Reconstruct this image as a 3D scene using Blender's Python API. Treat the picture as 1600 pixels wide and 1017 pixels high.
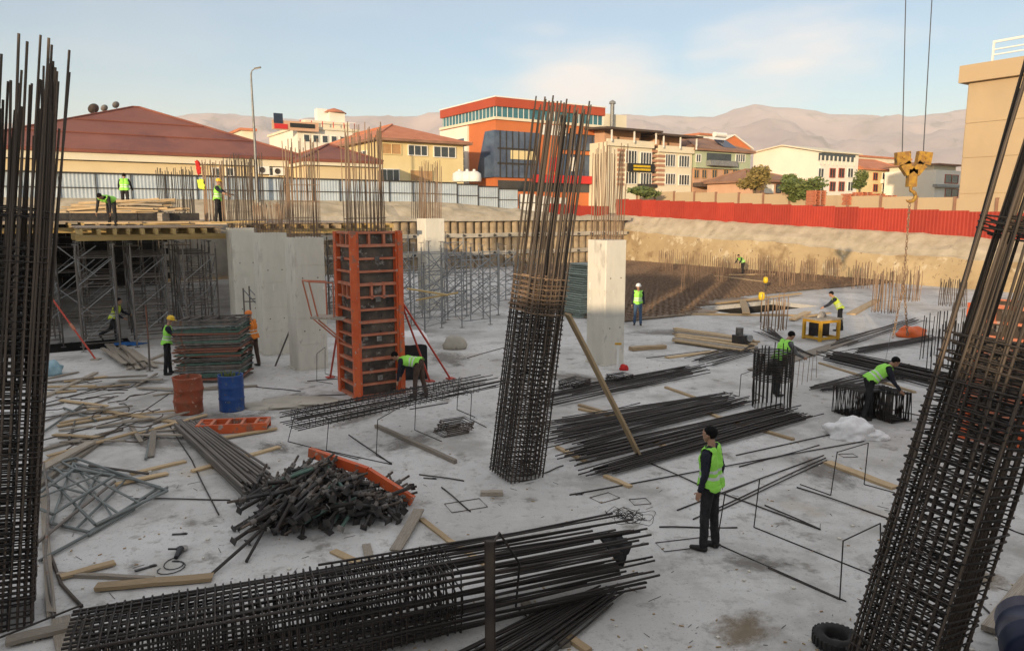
import bpy, bmesh, math, random
import numpy as np
from mathutils import Vector, Matrix, noise as mnoise
random.seed(7)
R = math.radians
scene = bpy.context.scene
for o in list(bpy.data.objects):
    bpy.data.objects.remove(o)
COL = scene.collection

# ---------------------------------------------------------------- camera
CAMH = 4.8
FPX = 1155.0                      # focal length in pixels of the 1600 px wide photograph
PITCH = math.atan(0.150)
cam_d = bpy.data.cameras.new('camera')
cam_d.sensor_width = 36.0
cam_d.lens = 36.0 * FPX / 1600.0
cam_d.clip_start = 0.1
cam_d.clip_end = 40000.0
cam = bpy.data.objects.new('camera', cam_d)
COL.objects.link(cam)
cam.location = (0, 0, CAMH)
cam.rotation_euler = (math.pi / 2 - PITCH, 0, 0)
scene.camera = cam

# ---------------------------------------------------------------- sky and sun
SUN_EL, SUN_AZ = 7.5, 201.0       # degrees; azimuth clockwise from +Y (the view direction)
SKY_STRENGTH = 0.112
world = bpy.data.worlds.new('World')
scene.world = world
world.use_nodes = True
wn, wl = world.node_tree.nodes, world.node_tree.links
wn.clear()
w_out = wn.new('ShaderNodeOutputWorld')
w_bg = wn.new('ShaderNodeBackground')
w_sky = wn.new('ShaderNodeTexSky')
w_sky.sky_type = 'NISHITA'
w_sky.sun_disc = False
w_sky.sun_elevation = R(SUN_EL)
w_sky.sun_rotation = R(SUN_AZ)
w_sky.altitude = 900.0
w_sky.air_density = 1.0
w_sky.dust_density = 1.2
w_sky.ozone_density = 1.6
w_bg.inputs['Strength'].default_value = SKY_STRENGTH
# thin evening clouds, a function of direction only, all round the sky
tc = wn.new('ShaderNodeTexCoord')
sep = wn.new('ShaderNodeSeparateXYZ')
wl.new(tc.outputs['Generated'], sep.inputs[0])
mp = wn.new('ShaderNodeMapping')
mp.inputs['Scale'].default_value = (2.1, 2.1, 7.5)
mp.inputs['Location'].default_value = (0.62, 0.1, 0.35)
wl.new(tc.outputs['Generated'], mp.inputs[0])
n1 = wn.new('ShaderNodeTexNoise')
n1.inputs['Scale'].default_value = 1.55
n1.inputs['Detail'].default_value = 7.0
n1.inputs['Roughness'].default_value = 0.52
wl.new(mp.outputs[0], n1.inputs['Vector'])
rp = wn.new('ShaderNodeValToRGB')
rp.color_ramp.elements[0].position = 0.47
rp.color_ramp.elements[0].color = (0, 0, 0, 1)
rp.color_ramp.elements[1].position = 0.70
rp.color_ramp.elements[1].color = (1, 1, 1, 1)
wl.new(n1.outputs['Fac'], rp.inputs[0])
el = wn.new('ShaderNodeMapRange')        # the cloud bank lies low over the mountains
el.interpolation_type = 'SMOOTHSTEP'
el.inputs['From Min'].default_value = 0.34
el.inputs['From Max'].default_value = 0.17
el.inputs['To Min'].default_value = 0.22
el.inputs['To Max'].default_value = 1.0
wl.new(sep.outputs['Z'], el.inputs['Value'])
mu = wn.new('ShaderNodeMath'); mu.operation = 'MULTIPLY'
wl.new(rp.outputs[0], mu.inputs[0]); wl.new(el.outputs[0], mu.inputs[1])
# two soft cumulus banks over the mountains, torn at their edges by the same noise
def bank_mask(az, elv, wa, we):
    c = (math.sin(R(az)) * math.cos(R(elv)), math.cos(R(az)) * math.cos(R(elv)), math.sin(R(elv)))
    sb_ = wn.new('ShaderNodeVectorMath'); sb_.operation = 'SUBTRACT'; sb_.inputs[1].default_value = c
    wl.new(tc.outputs['Generated'], sb_.inputs[0])
    sc_ = wn.new('ShaderNodeVectorMath'); sc_.operation = 'MULTIPLY'; sc_.inputs[1].default_value = (1 / R(wa), 1 / R(wa), 1 / R(we))
    wl.new(sb_.outputs[0], sc_.inputs[0])
    ln_ = wn.new('ShaderNodeVectorMath'); ln_.operation = 'LENGTH'; wl.new(sc_.outputs[0], ln_.inputs[0])
    ad_ = wn.new('ShaderNodeMath'); ad_.operation = 'MULTIPLY_ADD'; ad_.inputs[1].default_value = -2.6
    wl.new(n1.outputs['Fac'], ad_.inputs[0]); 
    ad2 = wn.new('ShaderNodeMath'); ad2.operation = 'ADD'; ad2.inputs[1].default_value = 1.3
    wl.new(ln_.outputs['Value'], ad2.inputs[0]); wl.new(ad2.outputs[0], ad_.inputs[2])
    mr_ = wn.new('ShaderNodeMapRange'); mr_.interpolation_type = 'SMOOTHSTEP'
    mr_.inputs['From Min'].default_value = 1.15; mr_.inputs['From Max'].default_value = 0.2
    wl.new(ad_.outputs[0], mr_.inputs['Value'])
    return mr_.outputs[0]
bk = None
for args in ((4.5, 10.4, 9.5, 3.4), (19.5, 10.2, 9.5, 3.2), (-52, 9, 9, 3), (75, 11, 10, 3), (140, 10, 9, 3), (-120, 12, 10, 3)):
    m_ = bank_mask(*args)
    if bk is None: bk = m_
    else:
        mxm = wn.new('ShaderNodeMath'); mxm.operation = 'MAXIMUM'; wl.new(bk, mxm.inputs[0]); wl.new(m_, mxm.inputs[1]); bk = mxm.outputs[0]
thin = wn.new('ShaderNodeMath'); thin.operation = 'MULTIPLY'; thin.inputs[1].default_value = 0.14
wl.new(mu.outputs[0], thin.inputs[0])
mxm = wn.new('ShaderNodeMath'); mxm.operation = 'MAXIMUM'; wl.new(bk, mxm.inputs[0]); wl.new(thin.outputs[0], mxm.inputs[1])
mu = mxm
mu2 = wn.new('ShaderNodeMath'); mu2.operation = 'MULTIPLY'
mu2.inputs[1].default_value = 0.85
wl.new(mu.outputs[0], mu2.inputs[0])
mx = wn.new('ShaderNodeMix'); mx.data_type = 'RGBA'
mx.inputs['B'].default_value = (5.3, 4.8, 4.45, 1)
wl.new(mu2.outputs[0], mx.inputs['Factor'])
hs_n = wn.new('ShaderNodeHueSaturation')
hs_n.inputs['Saturation'].default_value = 1.28
wl.new(w_sky.outputs[0], hs_n.inputs['Color'])
# pale cloud sheet added to the upper sky to brighten light in the shade
fill_veil = wn.new('ShaderNodeMapRange'); fill_veil.interpolation_type = 'SMOOTHSTEP'
fill_veil.inputs['From Min'].default_value = 0.14; fill_veil.inputs['From Max'].default_value = 0.50
fill_veil.inputs['To Min'].default_value = 0.0; fill_veil.inputs['To Max'].default_value = 0.85
wl.new(sep.outputs['Z'], fill_veil.inputs['Value'])
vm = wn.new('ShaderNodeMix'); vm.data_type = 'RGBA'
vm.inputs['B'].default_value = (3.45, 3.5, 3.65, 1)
wl.new(fill_veil.outputs[0], vm.inputs['Factor']); wl.new(hs_n.outputs[0], vm.inputs['A'])
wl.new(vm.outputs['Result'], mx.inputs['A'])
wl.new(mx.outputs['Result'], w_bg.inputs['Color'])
wl.new(w_bg.outputs[0], w_out.inputs['Surface'])

sun_d = bpy.data.lights.new('sun', 'SUN')
sun_d.energy = 3.6
sun_d.angle = R(0.55)
sun_d.color = (1.0, 0.77, 0.50)
sun = bpy.data.objects.new('sun', sun_d)
COL.objects.link(sun)
SUNDIR = Vector((math.sin(R(SUN_AZ)) * math.cos(R(SUN_EL)), math.cos(R(SUN_AZ)) * math.cos(R(SUN_EL)), math.sin(R(SUN_EL))))
sun.rotation_euler = (-SUNDIR).to_track_quat('-Z', 'Y').to_euler()
sun.location = SUNDIR * 60

vs = scene.view_settings
vs.view_transform = 'Standard'
vs.look = 'None'
vs.gamma = 1.0
vs.use_curve_mapping = False
vs.exposure = 0.96
scene.render.engine = 'CYCLES'
cy = scene.cycles
cy.use_denoising = True
cy.max_bounces = 6
cy.diffuse_bounces = 3
cy.glossy_bounces = 2
cy.transmission_bounces = 2
cy.volume_bounces = 1
cy.transparent_max_bounces = 8
cy.sample_clamp_indirect = 6.0
cy.caustics_reflective = False
cy.caustics_refractive = False

# ---------------------------------------------------------------- pixels to places
_ct, _st = math.cos(PITCH), math.sin(PITCH)
EYE = Vector((0, 0, CAMH))
def ray(u, v):
    x, y = (u - 800.0) / FPX, (508.5 - v) / FPX
    return Vector((x, _ct + y * _st, -_st + y * _ct))
def G(u, v, z=0.0):               # where the line of sight meets a level at height z
    d = ray(u, v)
    return EYE + d * ((z - CAMH) / d.z)
def PY(u, v, y):                  # where it meets the depth y
    d = ray(u, v)
    return EYE + d * (y / d.y)
# site axes: columns, walls and fences follow these
SA = R(33.0)
E1 = Vector((math.cos(SA), math.sin(SA), 0))
E2 = Vector((-math.sin(SA), math.cos(SA), 0))
def S(a, b, z=0.0):
    v = E1 * a + E2 * b
    return Vector((v.x, v.y, z))
def toS(p):
    return p.x * E1.x + p.y * E1.y, p.x * E2.x + p.y * E2.y
Z = Vector((0, 0, 1))

# ---------------------------------------------------------------- materials
def nodes_of(m):
    m.use_nodes = True
    t = m.node_tree
    return t.nodes, t.links, t.nodes['Principled BSDF']
def mat(name, c1, c2=None, scale=4.0, rough=0.7, metal=0.0, bump=0.0, bscale=40.0, detail=5.0, rnd=0.0, spots=None, stretch=None, coords='Object', spec=0.4, ramp=(0.35, 0.65)):
    """c1..c2 mixed by noise; rnd = per-object value variation; spots = (colour, scale, threshold, softness)"""
    m = bpy.data.materials.new(name)
    n, l, b = nodes_of(m)
    b.inputs['Roughness'].default_value = rough
    b.inputs['Metallic'].default_value = metal
    b.inputs['Specular IOR Level'].default_value = spec
    tco = n.new('ShaderNodeTexCoord')
    vec = tco.outputs[coords]
    if coords == 'World':
        pass
    if stretch:
        mpn = n.new('ShaderNodeMapping')
        mpn.inputs['Scale'].default_value = stretch
        l.new(vec, mpn.inputs[0]); vec = mpn.outputs[0]
    col = None
    if c2 is not None:
        nz = n.new('ShaderNodeTexNoise')
        nz.inputs['Scale'].default_value = scale
        nz.inputs['Detail'].default_value = detail
        nz.inputs['Roughness'].default_value = 0.6
        l.new(vec, nz.inputs['Vector'])
        r = n.new('ShaderNodeValToRGB')
        r.color_ramp.elements[0].position, r.color_ramp.elements[1].position = ramp
        r.color_ramp.elements[0].color = (*c1, 1)
        r.color_ramp.elements[1].color = (*c2, 1)
        l.new(nz.outputs['Fac'], r.inputs[0])
        col = r.outputs[0]
    else:
        rgb = n.new('ShaderNodeRGB'); rgb.outputs[0].default_value = (*c1, 1); col = rgb.outputs[0]
    for sp in (spots or []):
        sc, ss, th, so = sp
        nz = n.new('ShaderNodeTexNoise')
        nz.inputs['Scale'].default_value = ss
        nz.inputs['Detail'].default_value = 6.0
        nz.inputs['Roughness'].default_value = 0.65
        l.new(vec, nz.inputs['Vector'])
        mr = n.new('ShaderNodeMapRange'); mr.interpolation_type = 'SMOOTHSTEP'
        mr.inputs['From Min'].default_value = th
        mr.inputs['From Max'].default_value = th + so
        l.new(nz.outputs['Fac'], mr.inputs['Value'])
        mi = n.new('ShaderNodeMix'); mi.data_type = 'RGBA'
        mi.inputs['B'].default_value = (*sc, 1)
        l.new(mr.outputs[0], mi.inputs['Factor']); l.new(col, mi.inputs['A'])
        col = mi.outputs['Result']
    if rnd:
        oi = n.new('ShaderNodeObjectInfo')
        mr = n.new('ShaderNodeMapRange')
        mr.inputs['To Min'].default_value = 1.0 - rnd
        mr.inputs['To Max'].default_value = 1.0 + rnd
        l.new(oi.outputs['Random'], mr.inputs['Value'])
        mi = n.new('ShaderNodeMix'); mi.data_type = 'RGBA'; mi.blend_type = 'MULTIPLY'
        mi.inputs['Factor'].default_value = 1.0
        cb = n.new('ShaderNodeCombineColor')
        for k in range(3): l.new(mr.outputs[0], cb.inputs[k])
        l.new(col, mi.inputs['A']); l.new(cb.outputs[0], mi.inputs['B'])
        col = mi.outputs['Result']
    l.new(col, b.inputs['Base Color'])
    if bump:
        nb = n.new('ShaderNodeTexNoise')
        nb.inputs['Scale'].default_value = bscale
        nb.inputs['Detail'].default_value = 6.0
        l.new(vec, nb.inputs['Vector'])
        bp = n.new('ShaderNodeBump')
        bp.inputs['Strength'].default_value = bump
        bp.inputs['Distance'].default_value = 0.02
        l.new(nb.outputs['Fac'], bp.inputs['Height'])
        l.new(bp.outputs[0], b.inputs['Normal'])
    return m
M = {}
M['slab'] = mat('slab concrete', (0.54, 0.53, 0.51), (0.64, 0.63, 0.61), 0.8, 0.9, bump=0.5, bscale=11, detail=12,
                spots=[((0.47, 0.455, 0.43), 0.16, 0.42, 0.22), ((0.36, 0.345, 0.32), 0.45, 0.49, 0.18), ((0.47, 0.425, 0.36), 0.27, 0.60, 0.10), ((0.25, 0.235, 0.21), 1.3, 0.565, 0.13),
                       ((0.41, 0.395, 0.37), 5.0, 0.53, 0.14), ((0.17, 0.155, 0.14), 9.0, 0.63, 0.08), ((0.25, 0.235, 0.215), 34.0, 0.58, 0.10)])
M['shade_black'] = mat('shade black', (0.012, 0.011, 0.010), (0.03, 0.027, 0.024), 1.0, 0.9)  # near black, stands for deep shade in the shafts and under the deck
M['conc'] = mat('column concrete', (0.57, 0.545, 0.475), (0.69, 0.655, 0.575), 1.6, 0.8, bump=0.25, bscale=14, stretch=(1, 1, 0.35),
                spots=[((0.44, 0.41, 0.36), 1.6, 0.54, 0.16), ((0.34, 0.31, 0.27), 4.2, 0.63, 0.08), ((0.78, 0.75, 0.69), 5.0, 0.64, 0.05)])
M['concwall'] = mat('wall concrete', (0.34, 0.31, 0.26), (0.47, 0.43, 0.36), 0.8, 0.9, bump=0.5, bscale=6, spots=[((0.24, 0.21, 0.17), 1.3, 0.6, 0.1)])
M['shotcrete'] = mat('shotcrete and earth', (0.34, 0.25, 0.14), (0.47, 0.36, 0.21), 0.25, 0.95, bump=0.6, bscale=3, detail=10,
                     spots=[((0.26, 0.18, 0.10), 0.35, 0.50, 0.15), ((0.54, 0.45, 0.31), 0.9, 0.56, 0.08), ((0.20, 0.14, 0.085), 2.6, 0.60, 0.07)])
M['rubble'] = mat('pale rubble', (0.36, 0.30, 0.21), (0.50, 0.425, 0.315), 0.9, 0.95, bump=0.9, bscale=5, detail=10, spots=[((0.30, 0.25, 0.18), 1.4, 0.6, 0.1)])
M['pile'] = mat('bored pile', (0.25, 0.19, 0.125), (0.40, 0.32, 0.22), 1.2, 0.95, bump=0.6, bscale=6, rnd=0.12)
M['earth'] = mat('earth', (0.22, 0.175, 0.125), (0.32, 0.265, 0.20), 0.08, 0.95, bump=0.4, bscale=2, detail=9)
M['asphalt'] = mat('asphalt', (0.05, 0.05, 0.052), (0.075, 0.073, 0.07), 0.5, 0.9)
M['rebar'] = mat('dark rebar', (0.019, 0.0175, 0.0165), (0.062, 0.047, 0.038), 9.0, 0.6, 0.15, rnd=0.4, ramp=(0.38, 0.72))
M['rebar_rust_sunlit'] = mat('rusty sunlit rebar', (0.15, 0.10, 0.068), (0.32, 0.215, 0.14), 6.0, 0.75, 0.05, rnd=0.3)  # rust, lightened to carry the tan of sunlight as well
M['rebar_mix'] = mat('weathered rebar', (0.028, 0.024, 0.022), (0.125, 0.092, 0.068), 1.7, 0.68, 0.1, rnd=0.35)
M['wood'] = mat('pine plank', (0.36, 0.25, 0.135), (0.52, 0.39, 0.235), 3.0, 0.75, bump=0.2, bscale=18, stretch=(1, 9, 9), rnd=0.28, spots=[((0.20, 0.155, 0.11), 2.2, 0.60, 0.12)])
M['wood_old'] = mat('weathered plank', (0.21, 0.175, 0.135), (0.37, 0.325, 0.265), 3.0, 0.85, bump=0.25, bscale=18, stretch=(1, 9, 9), rnd=0.28, spots=[((0.46, 0.45, 0.42), 2.6, 0.58, 0.1)])
M['plydark'] = mat('dark plywood', (0.20, 0.145, 0.10), (0.37, 0.285, 0.205), 0.5, 0.7, rnd=0.2)
M['ply'] = mat('plywood', (0.33, 0.23, 0.12), (0.46, 0.33, 0.19), 2.0, 0.7, rnd=0.2)
M['beam_yellow'] = mat('yellow timber beam', (0.36, 0.24, 0.085), (0.50, 0.36, 0.15), 2.0, 0.6, rnd=0.15, spots=[((0.33, 0.27, 0.18), 3.0, 0.6, 0.1)])
M['orange'] = mat('orange steel', (0.56, 0.088, 0.026), (0.66, 0.135, 0.042), 2.5, 0.5, bump=0.05, spots=[((0.30, 0.15, 0.10), 3.5, 0.55, 0.10), ((0.42, 0.36, 0.31), 6.0, 0.61, 0.05), ((0.14, 0.06, 0.04), 11.0, 0.64, 0.05)])
M['orange_dull'] = mat('dull orange steel', (0.46, 0.135, 0.068), (0.54, 0.21, 0.125), 4.0, 0.6, spots=[((0.34, 0.29, 0.25), 6.0, 0.58, 0.1)])
M['formply'] = mat('formwork sheet', (0.035, 0.030, 0.027), (0.13, 0.10, 0.075), 1.8, 0.55, spots=[((0.30, 0.28, 0.25), 3.0, 0.56, 0.1), ((0.015, 0.013, 0.012), 5.0, 0.6, 0.06)], rnd=0.15)
M['red_prop'] = mat('red prop paint', (0.50, 0.05, 0.03), (0.42, 0.08, 0.05), 8, 0.5)
M['redfence'] = mat('red sheet', (0.33, 0.032, 0.018), (0.39, 0.043, 0.023), 0.6, 0.55, rnd=0.14, spots=[((0.26, 0.035, 0.022), 1.1, 0.62, 0.12), ((0.50, 0.30, 0.22), 2.6, 0.73, 0.03)])
M['bluefence'] = mat('pale blue sheet', (0.36, 0.43, 0.50), (0.43, 0.50, 0.57), 0.8, 0.5, rnd=0.05)
M['whitefence'] = mat('off white sheet', (0.62, 0.62, 0.60), (0.72, 0.72, 0.70), 0.8, 0.5, rnd=0.06)
M['darksteel'] = mat('dark steel', (0.03, 0.03, 0.032), (0.07, 0.062, 0.055), 6.0, 0.5, 0.3)
M['galv'] = mat('galvanised tube', (0.20, 0.205, 0.21), (0.34, 0.345, 0.345), 5.0, 0.5, 0.35, rnd=0.25, spots=[((0.16, 0.10, 0.06), 5.0, 0.6, 0.1)])
M['tube_old'] = mat('old painted tube', (0.085, 0.075, 0.066), (0.20, 0.18, 0.16), 4.0, 0.65, 0.1, rnd=0.35, spots=[((0.16, 0.075, 0.04), 4.0, 0.56, 0.1)])
M['tube_green'] = mat('green painted tube', (0.045, 0.10, 0.075), (0.10, 0.16, 0.13), 5.0, 0.6, rnd=0.3, spots=[((0.15, 0.09, 0.06), 4.0, 0.58, 0.1)])
M['tube_red'] = mat('red brown tube', (0.24, 0.075, 0.045), (0.17, 0.095, 0.065), 5.0, 0.6, rnd=0.2)
M['tube_grey'] = mat('grey blue tube', (0.12, 0.135, 0.13), (0.22, 0.235, 0.225), 4.0, 0.6, 0.1, rnd=0.2, spots=[((0.16, 0.11, 0.08), 4.0, 0.62, 0.1)])
M['plate'] = mat('plate steel', (0.10, 0.095, 0.09), (0.30, 0.28, 0.26), 5.0, 0.5, 0.2, rnd=0.5)
M['drum_blue'] = mat('blue drum', (0.012, 0.055, 0.21), (0.02, 0.075, 0.26), 4.0, 0.4, spots=[((0.10, 0.12, 0.15), 6.0, 0.56, 0.1), ((0.12, 0.07, 0.045), 9.0, 0.63, 0.05), ((0.35, 0.36, 0.36), 14.0, 0.67, 0.04)])
M['drum_red'] = mat('rusty red drum', (0.33, 0.072, 0.03), (0.25, 0.085, 0.045), 5.0, 0.7, spots=[((0.50, 0.30, 0.22), 7.0, 0.60, 0.06), ((0.13, 0.06, 0.035), 4.0, 0.6, 0.1)])
M['navy_plastic'] = mat('navy plastic', (0.008, 0.016, 0.05), (0.014, 0.024, 0.065), 4, 0.45)
def mud_mat(name, c1, c2):
    m = mat(name, c1, c2, 5.0, 0.85, bump=0.4, bscale=14)
    n, l, b = nodes_of(m)
    t_ = n.new('ShaderNodeTexCoord')
    ln_ = n.new('ShaderNodeVectorMath'); ln_.operation = 'LENGTH'; l.new(t_.outputs['Object'], ln_.inputs[0])
    nz = n.new('ShaderNodeTexNoise'); nz.inputs['Scale'].default_value = 2.6; nz.inputs['Detail'].default_value = 9; nz.inputs['Roughness'].default_value = .7
    l.new(t_.outputs['Object'], nz.inputs['Vector'])
    a_ = n.new('ShaderNodeMath'); a_.operation = 'MULTIPLY_ADD'; a_.inputs[1].default_value = 1.5; l.new(nz.outputs['Fac'], a_.inputs[0]); l.new(ln_.outputs['Value'], a_.inputs[2])
    r_ = n.new('ShaderNodeMapRange'); r_.interpolation_type = 'SMOOTHSTEP'; r_.inputs['From Min'].default_value = 1.45; r_.inputs['From Max'].default_value = .85; r_.inputs['To Max'].default_value = .7
    l.new(a_.outputs[0], r_.inputs['Value']); l.new(r_.outputs[0], b.inputs['Alpha'])
    return m
M['mud_dark'] = mud_mat('dark wet mortar stain', (0.17, 0.155, 0.135), (0.26, 0.24, 0.215))
M['mud_brown'] = mud_mat('brown stain', (0.20, 0.15, 0.09), (0.27, 0.205, 0.13))
M['black'] = mat('black plastic', (0.010, 0.010, 0.012), (0.022, 0.022, 0.024), 5, 0.45)
M['rubber'] = mat('rubber', (0.012, 0.012, 0.012), (0.03, 0.028, 0.026), 7, 0.8)
M['white_bag'] = mat('white woven sack', (0.74, 0.735, 0.73), (0.84, 0.835, 0.83), 6, 0.7, bump=0.4, bscale=20)
M['yellow'] = mat('yellow machine paint', (0.62, 0.34, 0.018), (0.52, 0.30, 0.04), 5, 0.5, spots=[((0.16, 0.11, 0.06), 6.0, 0.62, 0.1)])
M['hook'] = mat('worn yellow hook', (0.42, 0.24, 0.03), (0.22, 0.11, 0.035), 7.0, 0.6, 0.1, spots=[((0.06, 0.04, 0.03), 5.0, 0.56, 0.1)])
M['cable'] = mat('steel cable', (0.10, 0.10, 0.105), None, rough=0.5, metal=0.4)
M['bluetarp'] = mat('blue tarp', (0.015, 0.10, 0.32), (0.03, 0.14, 0.40), 4, 0.5, bump=0.4, bscale=9)
M['redcloth'] = mat('red cloth', (0.55, 0.02, 0.015), (0.45, 0.02, 0.02), 5, 0.8)
M['orangetarp'] = mat('orange tarp', (0.75, 0.13, 0.02), (0.62, 0.12, 0.03), 3, 0.5, bump=0.4, bscale=6)
M['yellowplastic'] = mat('yellow plastic', (0.68, 0.46, 0.02), None, rough=0.4)
M['palegreen'] = mat('pale green board', (0.20, 0.25, 0.215), (0.32, 0.36, 0.32), 5, 0.7, rnd=0.3)
M['paleblue'] = mat('pale blue plastic', (0.22, 0.36, 0.42), (0.30, 0.44, 0.5), 5, 0.5)
# buildings
M['cream'] = mat('cream render', (0.62, 0.50, 0.31), (0.69, 0.565, 0.36), 0.3, 0.85, bump=0.1)
M['cream_pale'] = mat('pale cream render', (0.66, 0.60, 0.46), (0.73, 0.67, 0.53), 0.25, 0.85)
M['yellowwall'] = mat('yellow render', (0.66, 0.54, 0.29), (0.72, 0.60, 0.34), 0.3, 0.85)
M['tanwall'] = mat('tan cladding', (0.44, 0.335, 0.215), (0.49, 0.375, 0.24), 0.2, 0.8)
M['tancap'] = mat('tan cornice', (0.47, 0.355, 0.225), None, rough=0.8)
M['whitewall'] = mat('white render', (0.72, 0.69, 0.61), (0.78, 0.75, 0.67), 0.25, 0.85)
M['greenwall'] = mat('sage green render', (0.36, 0.42, 0.29), (0.43, 0.48, 0.34), 0.4, 0.85)
M['pinkwall'] = mat('salmon render', (0.52, 0.31, 0.20), (0.57, 0.36, 0.25), 0.4, 0.85)
M['brickwall'] = mat('red brown stone strips', (0.36, 0.18, 0.12), (0.43, 0.24, 0.16), 1.0, 0.85)
M['orangewall'] = mat('orange cladding', (0.52, 0.15, 0.05), (0.57, 0.175, 0.06), 0.25, 0.6)
M['redband'] = mat('red brown band', (0.38, 0.062, 0.028), (0.43, 0.08, 0.035), 0.3, 0.55)
M['roof_red'] = mat('old red sheet roof', (0.175, 0.056, 0.038), (0.245, 0.084, 0.055), 0.22, 0.6, detail=8, spots=[((0.15, 0.05, 0.04), 0.16, 0.55, 0.15), ((0.38, 0.20, 0.15), 0.8, 0.70, 0.03)])
M['roof_orange'] = mat('orange tile roof', (0.46, 0.16, 0.078), (0.54, 0.215, 0.115), 0.8, 0.8)
M['roof_brown'] = mat('brown tile roof', (0.24, 0.13, 0.085), (0.31, 0.175, 0.12), 0.8, 0.85)
M['roof_dark'] = mat('dark roof edge', (0.06, 0.045, 0.038), (0.10, 0.07, 0.055), 0.8, 0.8)
M['glass_dark'] = mat('dark window glass', (0.022, 0.028, 0.036), (0.045, 0.055, 0.065), 0.6, 0.08, spec=0.8)
M['glass_teal'] = mat('teal window glass', (0.035, 0.13, 0.17), (0.07, 0.20, 0.25), 0.7, 0.2, spec=0.4)
M['glass_blue'] = mat('blue window glass', (0.04, 0.07, 0.13), (0.09, 0.13, 0.20), 0.7, 0.12, spec=0.6)
M['white'] = mat('white frame paint', (0.76, 0.75, 0.72), None, rough=0.5)
M['shutter'] = mat('wooden blind', (0.40, 0.23, 0.10), (0.48, 0.29, 0.14), 2, 0.7)
M['redsign'] = mat('red sign', (0.55, 0.03, 0.03), None, rough=0.4)
M['blacksign'] = mat('black sign', (0.02, 0.02, 0.02), None, rough=0.4)
M['solar'] = mat('solar panel', (0.02, 0.03, 0.06), None, rough=0.15)
M['leaf'] = mat('green leaves', (0.085, 0.12, 0.03), (0.17, 0.20, 0.06), 0.9, 0.6)
M['leaf_dry'] = mat('yellowing leaves', (0.19, 0.15, 0.04), (0.28, 0.20, 0.06), 0.9, 0.6)
M['bark'] = mat('bark', (0.10, 0.075, 0.05), (0.15, 0.115, 0.08), 4, 0.9)
M['mountain'] = mat('dry mountain', (0.29, 0.205, 0.19), (0.46, 0.35, 0.315), 0.0022, 0.95, detail=12, spots=[((0.19, 0.15, 0.10), 0.004, 0.53, 0.14), ((0.43, 0.33, 0.245), 0.0024, 0.60, 0.08)])
# people
M['skin'] = mat('skin', (0.36, 0.20, 0.13), (0.40, 0.23, 0.155), 9, 0.55)
M['hair'] = mat('dark hair', (0.005, 0.004, 0.004), None, rough=0.8, spec=0.15)
M['navy'] = mat('navy cloth', (0.010, 0.012, 0.022), (0.020, 0.022, 0.036), 8, 0.85, bump=0.3, bscale=14)
M['trouser'] = mat('dark trousers', (0.012, 0.012, 0.014), (0.026, 0.025, 0.027), 8, 0.85, bump=0.3, bscale=14)
M['brownpants'] = mat('brown trousers', (0.06, 0.035, 0.025), (0.09, 0.055, 0.04), 8, 0.85)
M['jeans'] = mat('blue jeans', (0.045, 0.085, 0.16), (0.075, 0.125, 0.21), 8, 0.85)
M['greyshirt'] = mat('grey shirt', (0.10, 0.10, 0.105), (0.15, 0.15, 0.15), 8, 0.85)
M['vest_green'] = mat('lime safety vest', (0.29, 0.74, 0.08), (0.37, 0.82, 0.12), 8, 0.65, bump=0.35, bscale=11)
M['vest_yellow'] = mat('yellow safety vest', (0.60, 0.74, 0.06), (0.68, 0.80, 0.10), 8, 0.65, bump=0.35, bscale=11)
M['vest_orange'] = mat('orange safety vest', (0.80, 0.22, 0.02), (0.85, 0.28, 0.04), 8, 0.65, bump=0.35, bscale=11)
M['strip'] = mat('reflective strip', (0.58, 0.62, 0.56), None, rough=0.35)
M['helmet_y'] = mat('yellow helmet', (0.72, 0.46, 0.02), None, rough=0.35)
M['helmet_o'] = mat('orange helmet', (0.75, 0.20, 0.02), None, rough=0.35)
M['helmet_w'] = mat('white helmet', (0.78, 0.78, 0.76), None, rough=0.35)
M['shoe'] = mat('dark shoes', (0.018, 0.016, 0.015), None, rough=0.6)

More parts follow.
